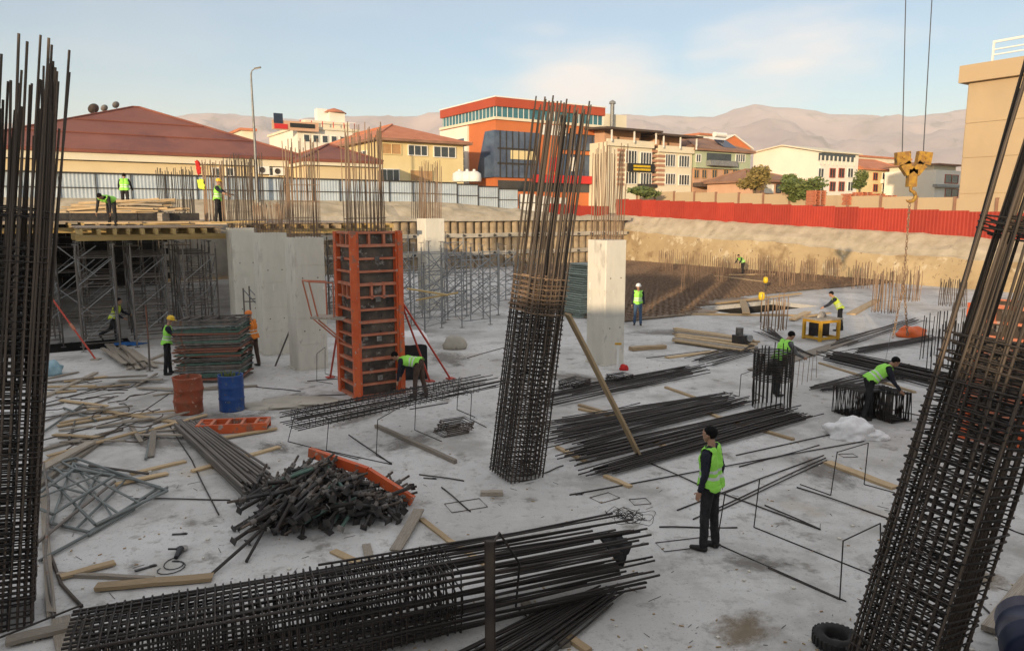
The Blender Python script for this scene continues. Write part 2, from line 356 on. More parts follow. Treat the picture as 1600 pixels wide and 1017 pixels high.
# ---------------------------------------------------------------- mesh helpers
class MB:
    """collects geometry for ONE mesh"""
    def __init__(s):
        s.v, s.f, s.m, s.smooth = [], [], [], []
    def add(s, vs, fs, mi=0, sm=False):
        o = len(s.v)
        s.v.extend([tuple(p) for p in vs])
        for f in fs:
            s.f.append([i + o for i in f]); s.m.append(mi); s.smooth.append(sm)
    def box(s, c, size, rot=None, mi=0):
        hx, hy, hz = size[0] / 2, size[1] / 2, size[2] / 2
        c = Vector(c)
        vs = []
        for z in (-hz, hz):
            for x, y in ((-hx, -hy), (hx, -hy), (hx, hy), (-hx, hy)):
                p = Vector((x, y, z))
                if rot is not None: p = rot @ p
                vs.append(c + p)
        s.add(vs, [(3, 2, 1, 0), (4, 5, 6, 7), (0, 1, 5, 4), (1, 2, 6, 5), (2, 3, 7, 6), (3, 0, 4, 7)], mi)
        return s
    def bar(s, p0, p1, w, h, mi=0, up=Z):
        """rectangular bar from p0 to p1, w across, h along up"""
        p0, p1 = Vector(p0), Vector(p1)
        d = (p1 - p0)
        x = d.normalized()
        y = Vector(up).cross(x)
        if y.length < 1e-4: y = Vector((0, 1, 0)).cross(x)
        y.normalize(); z = x.cross(y)
        rot = Matrix((x, y, z)).transposed()
        return s.box((p0 + p1) / 2, (d.length, w, h), rot, mi)
    def tube(s, pts, r, n=6, mi=0, close=False, cap=True):
        pts = [Vector(p) for p in pts]
        k = len(pts)
        rs = r if isinstance(r, (list, tuple)) else [r] * k
        rings = []
        prevu = None
        for i, p in enumerate(pts):
            if close:
                t = (pts[(i + 1) % k] - pts[i - 1])
            else:
                t = pts[min(i + 1, k - 1)] - pts[max(i - 1, 0)]
            t.normalize()
            if prevu is None:
                u = t.orthogonal()
                if abs(t.z) < 0.9: u = t.cross(Z)
            else:
                u = prevu - t * prevu.dot(t)
            u.normalize(); prevu = u
            w = t.cross(u)
            rings.append([p + (u * math.cos(2 * math.pi * j / n) + w * math.sin(2 * math.pi * j / n)) * rs[i] for j in range(n)])
        vs = [q for rg in rings for q in rg]
        fs = []
        for i in range(k if close else k - 1):
            a, b = i * n, ((i + 1) % k) * n
            for j in range(n):
                fs.append((a + j, a + (j + 1) % n, b + (j + 1) % n, b + j))
        s.add(vs, fs, mi, True)
        if cap and not close:
            s.add(rings[0], [tuple(range(n))[::-1]], mi)
            s.add(rings[-1], [tuple(range(n))], mi)
        return s
    def lathe(s, prof, n=20, c=(0, 0, 0), mi=0, rot=None):
        c = Vector(c)
        vs = []
        for r, z in prof:
            for j in range(n):
                p = Vector((r * math.cos(2 * math.pi * j / n), r * math.sin(2 * math.pi * j / n), z))
                if rot is not None: p = rot @ p
                vs.append(c + p)
        fs = []
        for i in range(len(prof) - 1):
            for j in range(n):
                fs.append((i * n + j, i * n + (j + 1) % n, (i + 1) * n + (j + 1) % n, (i + 1) * n + j))
        s.add(vs, fs, mi, True)
        return s
    def quad(s, a, b, c, d, mi=0):
        s.add([a, b, c, d], [(0, 1, 2, 3)], mi); return s
    def poly(s, pts, mi=0):
        s.add(pts, [tuple(range(len(pts)))], mi); return s
    def mesh(s, name, mats):
        me = bpy.data.meshes.new(name)
        me.from_pydata(s.v, [], s.f)
        if not isinstance(mats, (list, tuple)): mats = [mats]
        for m in mats: me.materials.append(M[m] if isinstance(m, str) else m)
        me.polygons.foreach_set('material_index', s.m)
        me.polygons.foreach_set('use_smooth', s.smooth)
        me.update()
        return me

def link(name, data, parent=None, mtx=None):
    o = bpy.data.objects.new(name, data)
    COL.objects.link(o)
    if parent is not None:
        o.parent = parent
    if mtx is not None:
        o.matrix_local = mtx
    return o
def tag(o, label, cat=None, group=None, kind=None):
    if label: o['label'] = label
    if cat: o['category'] = cat
    if group: o['group'] = group
    if kind: o['kind'] = kind
    return o
def thing(name, label, cat, loc=(0, 0, 0), rz=0.0, group=None):
    o = link(name, None)
    o.empty_display_size = 0.2
    o.location = loc
    o.rotation_euler = (0, 0, rz)
    return tag(o, label, cat, group)
def solo(name, mb, mats, label, cat, loc=(0, 0, 0), rz=0.0, group=None):
    o = link(name, mb.mesh(name, mats))
    o.location = loc; o.rotation_euler = (0, 0, rz)
    return tag(o, label, cat, group)
def part(name, mb, mats, parent):
    return link(name, mb.mesh(name, mats), parent)
def struct(name, mb, mats, label=None):
    o = link(name, mb.mesh(name, mats))
    return tag(o, label, None, None, 'structure')
def copy_tree(o, parent=None):
    c = o.copy(); COL.objects.link(c); c.parent = parent
    for ch in o.children: copy_tree(ch, c)
    return c

# straight and slightly bent bars share a few unit meshes (length 1 along Z, radius 1)
_bars = {}
def bar_mesh(m, var=0, n=6):
    k = (m, var, n)
    if k not in _bars:
        rng = random.Random(var * 17 + 3)
        mb = MB()
        if var == 0:
            pts = [(0, 0, 0), (0, 0, 1)]
        else:
            a1, a2, p1, p2 = rng.uniform(-1, 1), rng.uniform(-1, 1), rng.uniform(0, 6), rng.uniform(0, 6)
            pts = []
            for i in range(7):
                t = i / 6
                w = 4 * t * (1 - t)
                pts.append((1.6 * w * a1 * math.sin(3 * t + p1), 1.6 * w * a2 * math.sin(3 * t + p2), t))
        vs_ = [(x + math.cos(2 * math.pi * j / n), y + math.sin(2 * math.pi * j / n), z) for x, y, z in pts for j in range(n)]
        fs_ = [(i * n + j, i * n + (j + 1) % n, (i + 1) * n + (j + 1) % n, (i + 1) * n + j) for i in range(len(pts) - 1) for j in range(n)]
        mb.add(vs_, fs_, 0, True)
        mb.add(vs_[:n], [tuple(range(n))[::-1]]); mb.add(vs_[-n:], [tuple(range(n))])
        _bars[k] = mb.mesh('bar', m)
    return _bars[k]
def bar_matrix(p0, p1, r):
    p0, p1 = Vector(p0), Vector(p1)
    d = p1 - p0
    q = d.to_track_quat('Z', 'Y')
    return Matrix.Translation(p0) @ q.to_matrix().to_4x4() @ Matrix.Diagonal((r, r, d.length, 1))
def bar(name, p0, p1, r, m, parent=None, bent=0, n=6):
    return link(name, bar_mesh(m, random.randint(1, 5) if bent else 0, n), parent, bar_matrix(p0, p1, r))
_boxes = {}
def box_mesh(m, key='plank'):
    if (m, key) not in _boxes:
        bm = bmesh.new()
        bmesh.ops.create_cube(bm, size=1.0)
        me = bpy.data.meshes.new(key)
        bm.to_mesh(me); bm.free()
        me.materials.append(M[m])
        _boxes[(m, key)] = me
    return _boxes[(m, key)]
_planks = {}
def plank_mesh(m, var):
    """a board 1 x 1 x 1 (scaled when placed) with a little warp and uneven ends"""
    if (m, var) not in _planks:
        rng = random.Random(var + 11)
        vs, fs = [], []
        N = 5
        for i in range(N):
            t = i / (N - 1) - 0.5
            wz, wy = rng.uniform(-.12, .12), rng.uniform(-.05, .05)
            for y, z in ((-.5, -.5), (.5, -.5), (.5, .5), (-.5, .5)):
                e = rng.uniform(-.008, .008) if i in (0, N - 1) else 0
                vs.append((t + e, y + wy, z + wz))
        for i in range(N - 1):
            for j in range(4):
                fs.append((i * 4 + j, i * 4 + (j + 1) % 4, i * 4 + 4 + (j + 1) % 4, i * 4 + 4 + j)[::-1])
        fs.append((0, 1, 2, 3)); fs.append(tuple(4 * (N - 1) + k for k in (3, 2, 1, 0)))
        mb = MB(); mb.add(vs, fs)
        _planks[(m, var)] = mb.mesh('plank', m)
    return _planks[(m, var)]
def plank(p0, p1, w, h, m='wood', name='plank', parent=None, roll=0.0):
    """board whose bottom face runs from p0 to p1"""
    p0, p1 = Vector(p0), Vector(p1)
    d = p1 - p0
    x = d.normalized()
    y = Z.cross(x); y.normalize(); z = x.cross(y)
    rot = Matrix((x, y, z)).transposed() @ Matrix.Rotation(roll, 3, 'X')
    mt = Matrix.Translation((p0 + p1) / 2 + z * h * 0.5) @ rot.to_4x4() @ Matrix.Diagonal((d.length, w, h, 1))
    return link(name, plank_mesh(m, random.randint(0, 4)), parent, mt)

# ================================================================ the setting
PA0, PA1, PB0, PB1 = -26.0, 51.5, 0.9, 58.0      # the excavation in site axes
def smooth(x, a, b):
    t = min(1, max(0, (x - a) / (b - a)))
    return t * t * (3 - 2 * t)
def gz(a, b):                                    # street level round the pit: it falls towards the right
    z = min(5.0, max(3.0, 3.05 + 0.040 * (b - 23.4)))
    z += (1.0 - smooth(a, 30, 50)) * smooth(b, 40, 58) * 1.15
    near = 1 - smooth(b, 0, 14)
    z = z * (1 - near) + 3.2 * near
    return z
GA1, GB1 = PA1 + 1.7, PB1 + 4.3
edges_a = [-9000, -4000, -1500, -500, -200, -100, -60, -40, PA0, -15, 0, 15, 25, 35, 43, GA1, 56, 60, 75, 100, 150, 300, 700, 2000, 5000, 12000]
edges_b = [-5000, -2000, -700, -200, -80, -40, -15, -5, PB0, 8, 15, 23, 30, 37, 45, 52, GB1, 64, 66, 75, 90, 120, 200, 400, 900, 2500, 6000, 12000]
g = MB()
idx = {}
for i, a in enumerate(edges_a):
    for j, b in enumerate(edges_b):
        idx[i, j] = len(g.v)
        g.v.append(tuple(S(a, b, gz(a, b))))
for i in range(len(edges_a) - 1):
    for j in range(len(edges_b) - 1):
        if PA0 <= edges_a[i] < GA1 and PB0 <= edges_b[j] < GB1: continue
        g.f.append([idx[i, j], idx[i + 1, j], idx[i + 1, j + 1], idx[i, j + 1]]); g.m.append(0); g.smooth.append(True)
struct('ground', g, 'earth')

# ---- slab with two openings
hole1 = (toS(G(104, 537)))                      # left opening
hole2 = (toS(G(1180, 480)))                     # opening with planks on the right
h1 = (hole1[0] - 2.2, hole1[0] + 2.2, hole1[1] - 1.9, hole1[1] + 1.7)
h2 = (hole2[0] - 3.0, hole2[0] + 3.2, hole2[1] - 1.5, hole2[1] + 1.5)
ea = sorted([PA0, PA1, h1[0], h1[1], h2[0], h2[1]] + [PA0 + (PA1 - PA0) * k / 8 for k in range(1, 8)])
eb = sorted([PB0, PB1, h1[2], h1[3], h2[2], h2[3]] + [PB0 + (PB1 - PB0) * k / 6 for k in range(1, 6)])
g = MB()
for i in range(len(ea) - 1):
    for j in range(len(eb) - 1):
        ca, cb = (ea[i] + ea[i + 1]) / 2, (eb[j] + eb[j + 1]) / 2
        if any(h[0] < ca < h[1] and h[2] < cb < h[3] for h in (h1, h2)): continue
        g.quad(S(ea[i], eb[j]), S(ea[i + 1], eb[j]), S(ea[i + 1], eb[j + 1]), S(ea[i], eb[j + 1]))
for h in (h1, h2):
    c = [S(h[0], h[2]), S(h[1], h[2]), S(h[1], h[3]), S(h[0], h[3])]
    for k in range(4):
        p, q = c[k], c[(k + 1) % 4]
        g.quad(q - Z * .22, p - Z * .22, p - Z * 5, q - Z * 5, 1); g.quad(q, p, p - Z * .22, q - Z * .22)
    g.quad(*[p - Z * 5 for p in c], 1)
struct('floor_slab', g, ['slab', 'shade_black'])  # shaft sides and bottom coloured black in place of deep shade

# stains on the slab: each a thin irregular film 4 mm above it
for i_, (u, v, sx, sy, m_) in enumerate(((345, 655, 2.6, 1.1, 'mud_dark'), (440, 628, 2.2, .9, 'mud_dark'), (250, 690, 1.8, .9, 'mud_dark'), (1160, 985, .9, .55, 'mud_brown'), (1530, 770, .8, .7, 'mud_brown'), (1535, 905, .7, .5, 'mud_brown'),
                                         (1290, 735, 1.6, .9, 'mud_dark'), (1180, 880, .9, .5, 'mud_dark'), (640, 690, 1.6, .7, 'mud_dark'), (430, 700, 1.0, .5, 'mud_dark'), (200, 600, 2.2, 1.0, 'mud_dark'), (700, 560, 2.4, 1.2, 'mud_dark'), (1050, 520, 3.5, 1.6, 'mud_dark'), (560, 650, 2.0, .8, 'mud_dark'), (900, 590, 2.2, 1.0, 'mud_dark'))):
    g = MB(); g.v = [(0, 0, 0)] + [(1.25 * math.cos(2 * math.pi * k / 20), 1.25 * math.sin(2 * math.pi * k / 20), 0) for k in range(20)]
    g.f = [[0, 1 + k, 1 + (k + 1) % 20] for k in range(20)]; g.m = [0] * 20; g.smooth = [False] * 20
    o = struct('ground_stain', g, m_)
    o.location = G(u, v) + Z * (.004 + .0006 * i_); o.scale = (sx, sy, 1); o.rotation_euler = (0, 0, i_ * 1.3)

# ---- earth wall on the right with rubble on top (camera-facing side of the excavation)
g = MB()
NB, prof_n = 110, 9
rows = []
rng = random.Random(3)
for k in range(NB + 1):
    b = PB0 - 10 + (PB1 + 3 - PB0 + 10) * k / NB
    zt = gz(53, b)
    wt = zt - 1.15 + 0.10 * math.sin(b * .35)
    row = []
    for a, z, am in ((PA1 - 0.5, -0.3, 0), (PA1 - .38, wt * .25, .1), (PA1 - .28, wt * .5, .12), (PA1 - .16, wt * .75, .12), (PA1, wt - .1, .08), (PA1 + .16, wt + .02, .05),
                     (PA1 + .5, wt + .42, .16), (PA1 + 1.0, zt - .36, .2), (PA1 + 1.5, zt + .06, .12), (PA1 + 1.84, zt + .22, .08), (PA1 + 2.6, zt - .2, 0)):
        n_ = mnoise.noise(Vector((b * .9, z * 1.3, a))) * am * 1.6 + mnoise.noise(Vector((b * 3.1, z * 3, a * 3))) * am
        row.append(S(a + n_ * .6, b, z + n_))
    rows.append(row)
for k in range(NB):
    for j in range(len(rows[0]) - 1):
        g.add([rows[k][j], rows[k][j + 1], rows[k + 1][j + 1], rows[k + 1][j]], [(0, 1, 2, 3)], 0 if j < 4 else 1, True)
struct('excavation_wall', g, ['shotcrete', 'rubble'])

# ---- rough banks behind the pile wall and round the other sides
def bank(name, a0, a1, b0, z0, b1, matn, sub=70):
    g = MB(); rows = []
    for k in range(sub + 1):
        a = a0 + (a1 - a0) * k / sub
        zt = gz(a, b1) + .22
        row = []
        for t in range(6):
            tt = t / 5
            p = S(a, b0 + (b1 - b0) * tt, z0 + (zt - z0) * (tt ** .7))
            nn = mnoise.noise(Vector((a * .8, tt * 3, 2))) * .35 + mnoise.noise(Vector((a * 2.3, tt * 7, 5))) * .15
            if 0 < t < 5: p.z += nn
            row.append(p)
        rows.append(row)
    for k in range(sub):
        for j in range(5):
            g.add([rows[k][j], rows[k + 1][j], rows[k + 1][j + 1], rows[k][j + 1]], [(0, 1, 2, 3)], 0, True)
    return struct(name, g, matn)
bank('earth_bank', PA0, PA1 + 1.5, PB1 + .7, 4.25, PB1 + 4.42, 'rubble')
g = MB()
for (a0, b0, a1, b1) in ((PA0, PB0, PA0, PB1), (PA0, PB0, PA1, PB0)):
    g.quad(S(a0, b0, -.3), S(a1, b1, -.3), S(a1, b1, gz(a1, b1)), S(a0, b0, gz(a0, b0)))
g.quad(S(PA0, PB1 + .8, -.3), S(PA1, PB1 + .8, -.3), S(PA1, PB1 + .8, 4.4), S(PA0, PB1 + .8, 4.4))
struct('pit_wall', g, 'concwall')

# ---- bored pile wall at the back, with concrete walers and anchor heads
pw = thing('pile_wall', 'retaining wall of brown bored piles with pale concrete walers behind the slab', 'wall', S(14, PB1), SA)
g = MB(); g.tube([(0, 0, -.2), (0, 0, 4.3)], [.4, .36], 12)
pile_me = g.mesh('pile', 'pile')
for k in range(47):
    link('pile', pile_me, pw, Matrix.Translation((k * .8, .12 + .05 * math.sin(k * 2.3), 0)) @ Matrix.Rotation(k, 4, 'Z'))
for zc, hh, dd in ((4.42, .42, .75), (2.95, .36, .42), (1.35, .36, .42)):
    g = MB()
    for k in range(13):
        x0 = k * 2.9
        g.box((x0 + 1.45, -.28 - (.1 if hh < .4 else 0) + .02 * (k % 2), zc + .015 * (k % 3)), (2.9, dd, hh))
    w_ = part('waler', g, 'concwall', pw)
    if hh < .4:
        hb = MB(); hb.lathe([(0.001, -.16), (.09, -.14), (.11, 0), (.14, .02)], 8, rot=Matrix.Rotation(math.pi / 2, 3, 'X').inverted())
        hm = hb.mesh('anchor_head', 'darksteel')
        for k in range(24):
            link('anchor_head', hm, w_, Matrix.Translation((k * 1.6 + .6, -.28 - .1 - dd / 2 - .012, zc)))

# ---- mountains
ridge = [(-900, 200), (-500, 170), (-200, 200), (0, 196), (120, 192), (270, 183), (345, 177), (440, 186), (560, 180), (640, 178), (700, 172), (800, 180), (900, 182), (985, 180), (1035, 177), (1105, 178), (1135, 170), (1165, 164), (1230, 168), (1262, 173), (1300, 181), (1400, 182), (1450, 178), (1500, 171), (1600, 168), (1900, 160), (2300, 190), (3000, 210)]
def ridge_v(u):
    for (u0, v0), (u1, v1) in zip(ridge, ridge[1:]):
        if u0 <= u <= u1: return v0 + (v1 - v0) * (u - u0) / (u1 - u0)
    return 205
g = MB(); NU, NV = 420, 80
for i in range(NU + 1):
    u = -1400 + 4400 * i / NU
    top = PY(u, ridge_v(u), 6000)
    for j in range(NV + 1):
        t = j / NV * 1.12
        y = 2600 + 3400 * t
        x = (u - 800) / FPX * y
        base = -40
        h = top.z - base
        prof = (t ** 1.25) if t <= 1 else 1 - (t - 1) * 2
        nz = (mnoise.ridged_multi_fractal(Vector((x / 900, y / 900, 1.7)), 0.9, 2.15, 7, 1.0, 2.0) - 1.1) * 120 + mnoise.fractal(Vector((x / 160, y / 190, 4)), 1.0, 2.0, 4) * 26
        damp = min(1, t * 3) * (1 - .80 * max(0, 1 - abs(t - 1) / .14))
        g.v.append((x, y, base + h * prof + nz * damp - 5))
for i in range(NU):
    for j in range(NV):
        q = i * (NV + 1) + j
        g.f.append([q, q + NV + 1, q + NV + 2, q + 1]); g.m.append(0); g.smooth.append(True)
struct('mountains', g, 'mountain')

# ---- evening haze: one closed box of thin even air
hz = MB()
hz.box((0, 2500, 430), (16000, 10600, 960))
hzo = link('haze', hz.mesh('haze', []))
tag(hzo, 'thin pale evening haze in the air before the mountains', None, None, 'stuff')
hm = bpy.data.materials.new('haze air'); hm.use_nodes = True
hn = hm.node_tree.nodes; hn.clear()
ho = hn.new('ShaderNodeOutputMaterial'); hv = hn.new('ShaderNodeVolumePrincipled')
hv.inputs['Color'].default_value = (0.95, 0.96, 0.985, 1)
hv.inputs['Density'].default_value = 0.00013
hv.inputs['Anisotropy'].default_value = 0.0
hm.node_tree.links.new(hv.outputs[0], ho.inputs['Volume'])
hzo.data.materials.append(hm)

# ---- houses behind the photographer: they shade the near half of the site
def shade_house(label, x0, x1, y0, y1, zt, roofm):
    t = thing('town_house', label, 'house', ((x0 + x1) / 2, (y0 + y1) / 2, 3.2))
    w, d, h = x1 - x0, y1 - y0, zt - 3.2
    g = MB(); g.box((0, 0, h / 2 - .3), (w, d, h + .0)); part('wall', g, 'cream_pale', t)
    g = MB(); g.box((0, 0, h - .18), (w + .5, d + .5, .3)); part('roof', g, roofm, t)
    n = int(w // 3)
    for k in range(n):
        x = -w / 2 + (k + .5) * w / n
        for zz in ([1.3, 4.2] if h > 6 else [1.3]):
            g = MB(); g.box((x, d / 2 + .02, zz + .5), (1.3, .1, 1.3)); f = part('window', g, 'white', t)
            g = MB(); g.box((x, d / 2 + .06, zz + .5), (1.1, .06, 1.1)); part('pane', g, 'glass_dark', f)
shade_house('cream house behind the photographer, tallest of the row', -60, -15.6, -21, -15, 10.4, 'roof_brown')
shade_house('cream house behind the photographer beside the tallest one', -15.5, -6.5, -21, -15, 7.25, 'roof_brown')
shade_house('low cream house behind the photographer, nearest the right end', -6.4, 46, -21, -15, 6.3, 'roof_brown')

# ================================================================ fences
def sheet_mesh(name, w, h, pitch, depth, matn):
    g = MB(); n = int(round(w / pitch)); pts = []
    for k in range(n):
        x = k * pitch
        pts += [(x, 0), (x + pitch * .35, 0), (x + pitch * .5, -depth), (x + pitch * .85, -depth)]
    pts.append((w, 0))
    for (x0, y0), (x1, y1) in zip(pts, pts[1:]):
        g.quad((x0, y0, 0), (x1, y1, 0), (x1, y1, h), (x0, y0, h))
        g.quad((x1, y1 + .012, 0), (x0, y0 + .012, 0), (x0, y0 + .012, h), (x1, y1 + .012, h))
    return g.mesh(name, matn)
def sheet_fence(label, p0, ang, n, w, h, matn, zf, rails, group=None):
    t = thing('sheet_fence', label, 'fence', p0, ang, group)
    me = sheet_mesh('panel', w, h, .25, .02 if rails else .012, matn)
    post = MB(); post.box((0, .07, h / 2 - .05), (.06, .06, h + .1)); pm = post.mesh('post', 'darksteel')
    for k in range(n):
        z0 = zf(k * w) - p0[2]
        link('panel', me, t, Matrix.Translation((k * w + .01, 0, z0)))
        fr = MB()
        link('post', pm, t, Matrix.Translation((k * w, -.16 if rails else .02, z0)))
        for rz_ in rails:
            q = MB(); q.box((w / 2, -.06, rz_), (w, .05, .07 if rz_ < h - .1 else .12))
            r_ = part('rail', q, 'darksteel', t); r_.location = (k * w, 0, z0)
    return t
blue0 = S(-14, PB1 + 4.4)
blue0.z = gz(-14, PB1 + 4.4)
sheet_fence('long pale blue corrugated sheet fence with dark rails behind the deck', blue0, SA, 24, 2.3, 2.05, 'bluefence', lambda x: gz(-14 + x, PB1 + 4.4), (0.95, 2.0))
w0 = S(41.4, PB1 + 4.5); w0.z = gz(41.4, PB1 + 4.5)
sheet_fence('off white corrugated sheet fence at the end of the blue fence', w0, SA, 3, 2.0, 1.75, 'whitefence', lambda x: gz(41.4 + x, PB1 + 4.5), (0.9,))
w0 = S(44.5, PB1 + 3.6); w0.z = gz(44.5, PB1 + 3.6)
sheet_fence('short red sheet fence in front of the orange building', w0, SA, 4, 2.0, 1.1, 'redfence', lambda x: gz(44.5 + x, PB1 + 3.6), ())
r0 = S(53.3, PB1 + 3.5); r0.z = gz(53.3, PB1 + 3.5)
rf = sheet_fence('long bright red sheet fence along the top of the earth wall', r0, SA - math.pi / 2, 34, 2.0, 1.85, 'redfence', lambda x: gz(53.3, PB1 + 3.5 - x), ())
# concrete panel wall behind the red fence
cwx = S(60.5, 66); cwx.z = gz(60.5, 66)
cw = thing('panel_wall', 'tan concrete panel wall with dark posts behind the red fence', 'wall', cwx, SA - math.pi / 2)
g = MB(); g.box((1.5, 0, .9), (2.9, .12, 2.7)); cm = g.mesh('panel', 'tanwall')
g = MB(); g.box((0, -.08, .95), (.18, .2, 2.9)); pm_ = g.mesh('post', 'roof_brown')
for k in range(17):
    zz = gz(60.5, 66 - 3 * k) - cwx.z + .45
    link('panel', cm, cw, Matrix.Translation((3 * k, 0, zz)))
    link('post', pm_, cw, Matrix.Translation((3 * k, 0, zz)))

# ================================================================ buildings
class Bld:
    """a building whose near corner stands under pixel u at depth y; x runs along E1, y along E2"""
    def __init__(s, name, label, u, y, zg=5.0, ang=SA, cat='building'):
        p = PY(u, 335, y); p.z = zg
        s.o = p; s.ang = ang
        s.ex = Vector((math.cos(ang), math.sin(ang), 0)); s.ey = Vector((-math.sin(ang), math.cos(ang), 0))
        s.t = thing(name, label, cat, p, ang)
    def hit(s, side, u, v, off=0.0):
        """pixel to (along, z) on the face y=off ('R') or x=off ('L')"""
        d = ray(u, v)
        n = s.ey if side == 'R' else s.ex
        q = s.o + n * off
        t = (q - EYE).dot(n) / d.dot(n)
        p = EYE + d * t - s.o
        return (p.dot(s.ex) if side == 'R' else p.dot(s.ey)), p.z
    def box(s, name, x0, x1, y0, y1, z0, z1, m, parent=None):
        g = MB(); g.box(((x0 + x1) / 2, (y0 + y1) / 2, (z0 + z1) / 2), (x1 - x0, y1 - y0, z1 - z0))
        return part(name, g, m, parent or s.t)
    def win(s, side, u0, v0, u1, v1, glass='glass_dark', frame='white', nm=1, off=0.0, fw=.09, name='window', rows=0):
        um, vm = (u0 + u1) / 2, (v0 + v1) / 2
        a0 = s.hit(side, u0, vm, off)[0]; a1 = s.hit(side, u1, vm, off)[0]
        z1 = s.hit(side, um, v0, off)[1]; z0 = s.hit(side, um, v1, off)[1]
        if a0 > a1: a0, a1 = a1, a0
        return s.win_local(side, a0, a1, z0, z1, glass, frame, nm, off, fw, name, rows)
    def win_local(s, side, a0, a1, z0, z1, glass='glass_dark', frame='white', nm=1, off=0.0, fw=.09, name='window', rows=0):
        g = MB(); gp = MB()
        def bx(m_, c0, c1, e0, e1, d0, d1):
            if side == 'R': m_.box(((c0 + c1) / 2, off - (d0 + d1) / 2, (e0 + e1) / 2), (c1 - c0, d1 - d0, e1 - e0))
            else: m_.box((off - (d0 + d1) / 2, (c0 + c1) / 2, (e0 + e1) / 2), (d1 - d0, c1 - c0, e1 - e0))
        bx(g, a0, a0 + fw, z0, z1, -.02, .10); bx(g, a1 - fw, a1, z0, z1, -.02, .10)
        bx(g, a0 + fw, a1 - fw, z0, z0 + fw, -.02, .13); bx(g, a0 + fw, a1 - fw, z1 - fw, z1, -.02, .10)
        for k in range(1, nm + 1):
            c = a0 + (a1 - a0) * k / (nm + 1)
            bx(g, c - fw * .4, c + fw * .4, z0 + fw, z1 - fw, -.01, .085)
        for k in range(1, rows + 1):
            c = z0 + (z1 - z0) * k / (rows + 1)
            bx(g, a0 + fw, a1 - fw, c - fw * .4, c + fw * .4, -.01, .08)
        w = part(name, g, frame, s.t)
        bx(gp, a0 + fw * .5, a1 - fw * .5, z0 + fw * .5, z1 - fw * .5, -.01, .03)
        part('pane', gp, glass, w)
        return w
    def band(s, name, side, u0, v0, u1, v1, m, d=.12, off=0.0):
        um, vm = (u0 + u1) / 2, (v0 + v1) / 2
        a0, a1 = sorted((s.hit(side, u0, vm, off)[0], s.hit(side, u1, vm, off)[0]))
        z1 = s.hit(side, um, v0, off)[1]; z0 = s.hit(side, um, v1, off)[1]
        if side == 'R': return s.box(name, a0, a1, off - d, off - .005, z0, z1, m)
        return s.box(name, off - d, off - .005, a0, a1, z0, z1, m)
    def hip(s, x0, x1, y0, y1, z0, zt, m, rx=None, name='roof', th=.25, m2=None):
        """hip roof; rx = ridge (x,y) start and end"""
        g = MB()
        (ra, rb) = rx
        A, B_, C, D = [Vector(p) for p in ((x0, y0, z0), (x1, y0, z0), (x1, y1, z0), (x0, y1, z0))]
        Ra, Rb = Vector((*ra, zt)), Vector((*rb, zt))
        g.add([A, B_, Rb, Ra], [(0, 1, 2, 3)]); g.add([C, D, Ra, Rb], [(0, 1, 2, 3)])
        g.add([B_, C, Rb], [(0, 1, 2)]); g.add([D, A, Ra], [(0, 1, 2)])
        g.box(((x0 + x1) / 2, (y0 + y1) / 2, z0 - th / 2 - .01), (x1 - x0, y1 - y0, th), mi=1 if m2 else 0)
        r = part(name, g, [m, m2] if m2 else m, s.t)
        # ridge and hip caps
        g = MB()
        for p, q in ((A, Ra), (B_, Rb), (C, Rb), (D, Ra), (Ra, Rb)):
            if (p - q).length > .1: g.tube([p + Z * .03, q + Z * .03], .1, 6)
        part('ridge_cap', g, m, r)
        return r

# -- long low hall with a red sheet hip roof
b = Bld('low_hall', 'long low cream hall under a big dark red hip roof', -60, 56, 5.9)
xe = b.hit('R', 482, 249)[0]
ze = b.hit('R', 300, 240)[1]
b.box('wall', 0, xe - .8, .4, 24, -1, ze - .9, 'cream')
b.box('fascia', -.6, xe, .0, 24.4, ze - .85, ze - .05, 'cream_pale')
ax = toS(PY(213, 168, 72))
apx = PY(213, 168, 72) - b.o
lx, ly = apx.dot(b.ex), apx.dot(b.ey)
hr = b.hip(-.8, xe + .2, -.2, 2 * ly + .4, ze, apx.z, 'roof_red', ((lx - .3, ly), (lx + .3, ly)))
for f in (.33, .62):        # the lines where the roof sheets overlap
    g = MB()
    A = Vector((-.8, -.2, ze)).lerp(Vector((lx, ly, apx.z)), f); B2 = Vector((xe + .2, -.2, ze)).lerp(Vector((lx, ly, apx.z)), f)
    g.bar(A, B2, .3, .09); part('sheet_lap', g, 'roof_red', hr)
for uu in (330, 352, 420):
    b.win('R', uu, 262, uu + 14, 276, nm=1, off=.4)
for uu, vv in ((412, 266), (436, 268)):
    a_, z_ = b.hit('R', uu, vv)
    q = b.box('air_conditioner', a_ - .5, a_ + .5, -.05, .37, z_ - .35, z_ + .35, 'white')
    g = MB(); g.lathe([(.001, 0), (.24, 0), (.26, -.03)], 12, (a_ - .15, -.06, z_), rot=Matrix.Rotation(math.pi / 2, 3, 'X').inverted()); part('fan_grille', g, 'darksteel', q)
def dish(label, u, v, y, r, m):
    p = PY(u, v, y)
    t = thing('satellite_dish', label, 'satellite dish', p - Z * 1.1, R(20), 'dishes on the dark red roof')
    g = MB(); g.lathe([(.01, 0), (r * .6, .04), (r, .13)], 16, (0, 0, 1.1), rot=Matrix.Rotation(R(35), 3, 'Z') @ Matrix.Rotation(R(-60), 3, 'X')); part('bowl', g, m, t)
    g = MB(); g.tube([(0, 0, -.9), (0, .05, 1.08)], .04); part('mast', g, 'darksteel', t)
    g = MB(); g.tube([(0, -.02, 1.0), (0, -r * .9, 1.0 + r * .5)], .02); part('arm', g, 'darksteel', t)
dish('brown dish, leftmost of the three on the red roof', 147, 171, 70, .5, 'tube_old')
dish('middle dish of the three on the red roof', 164, 170, 72, .34, 'galv')
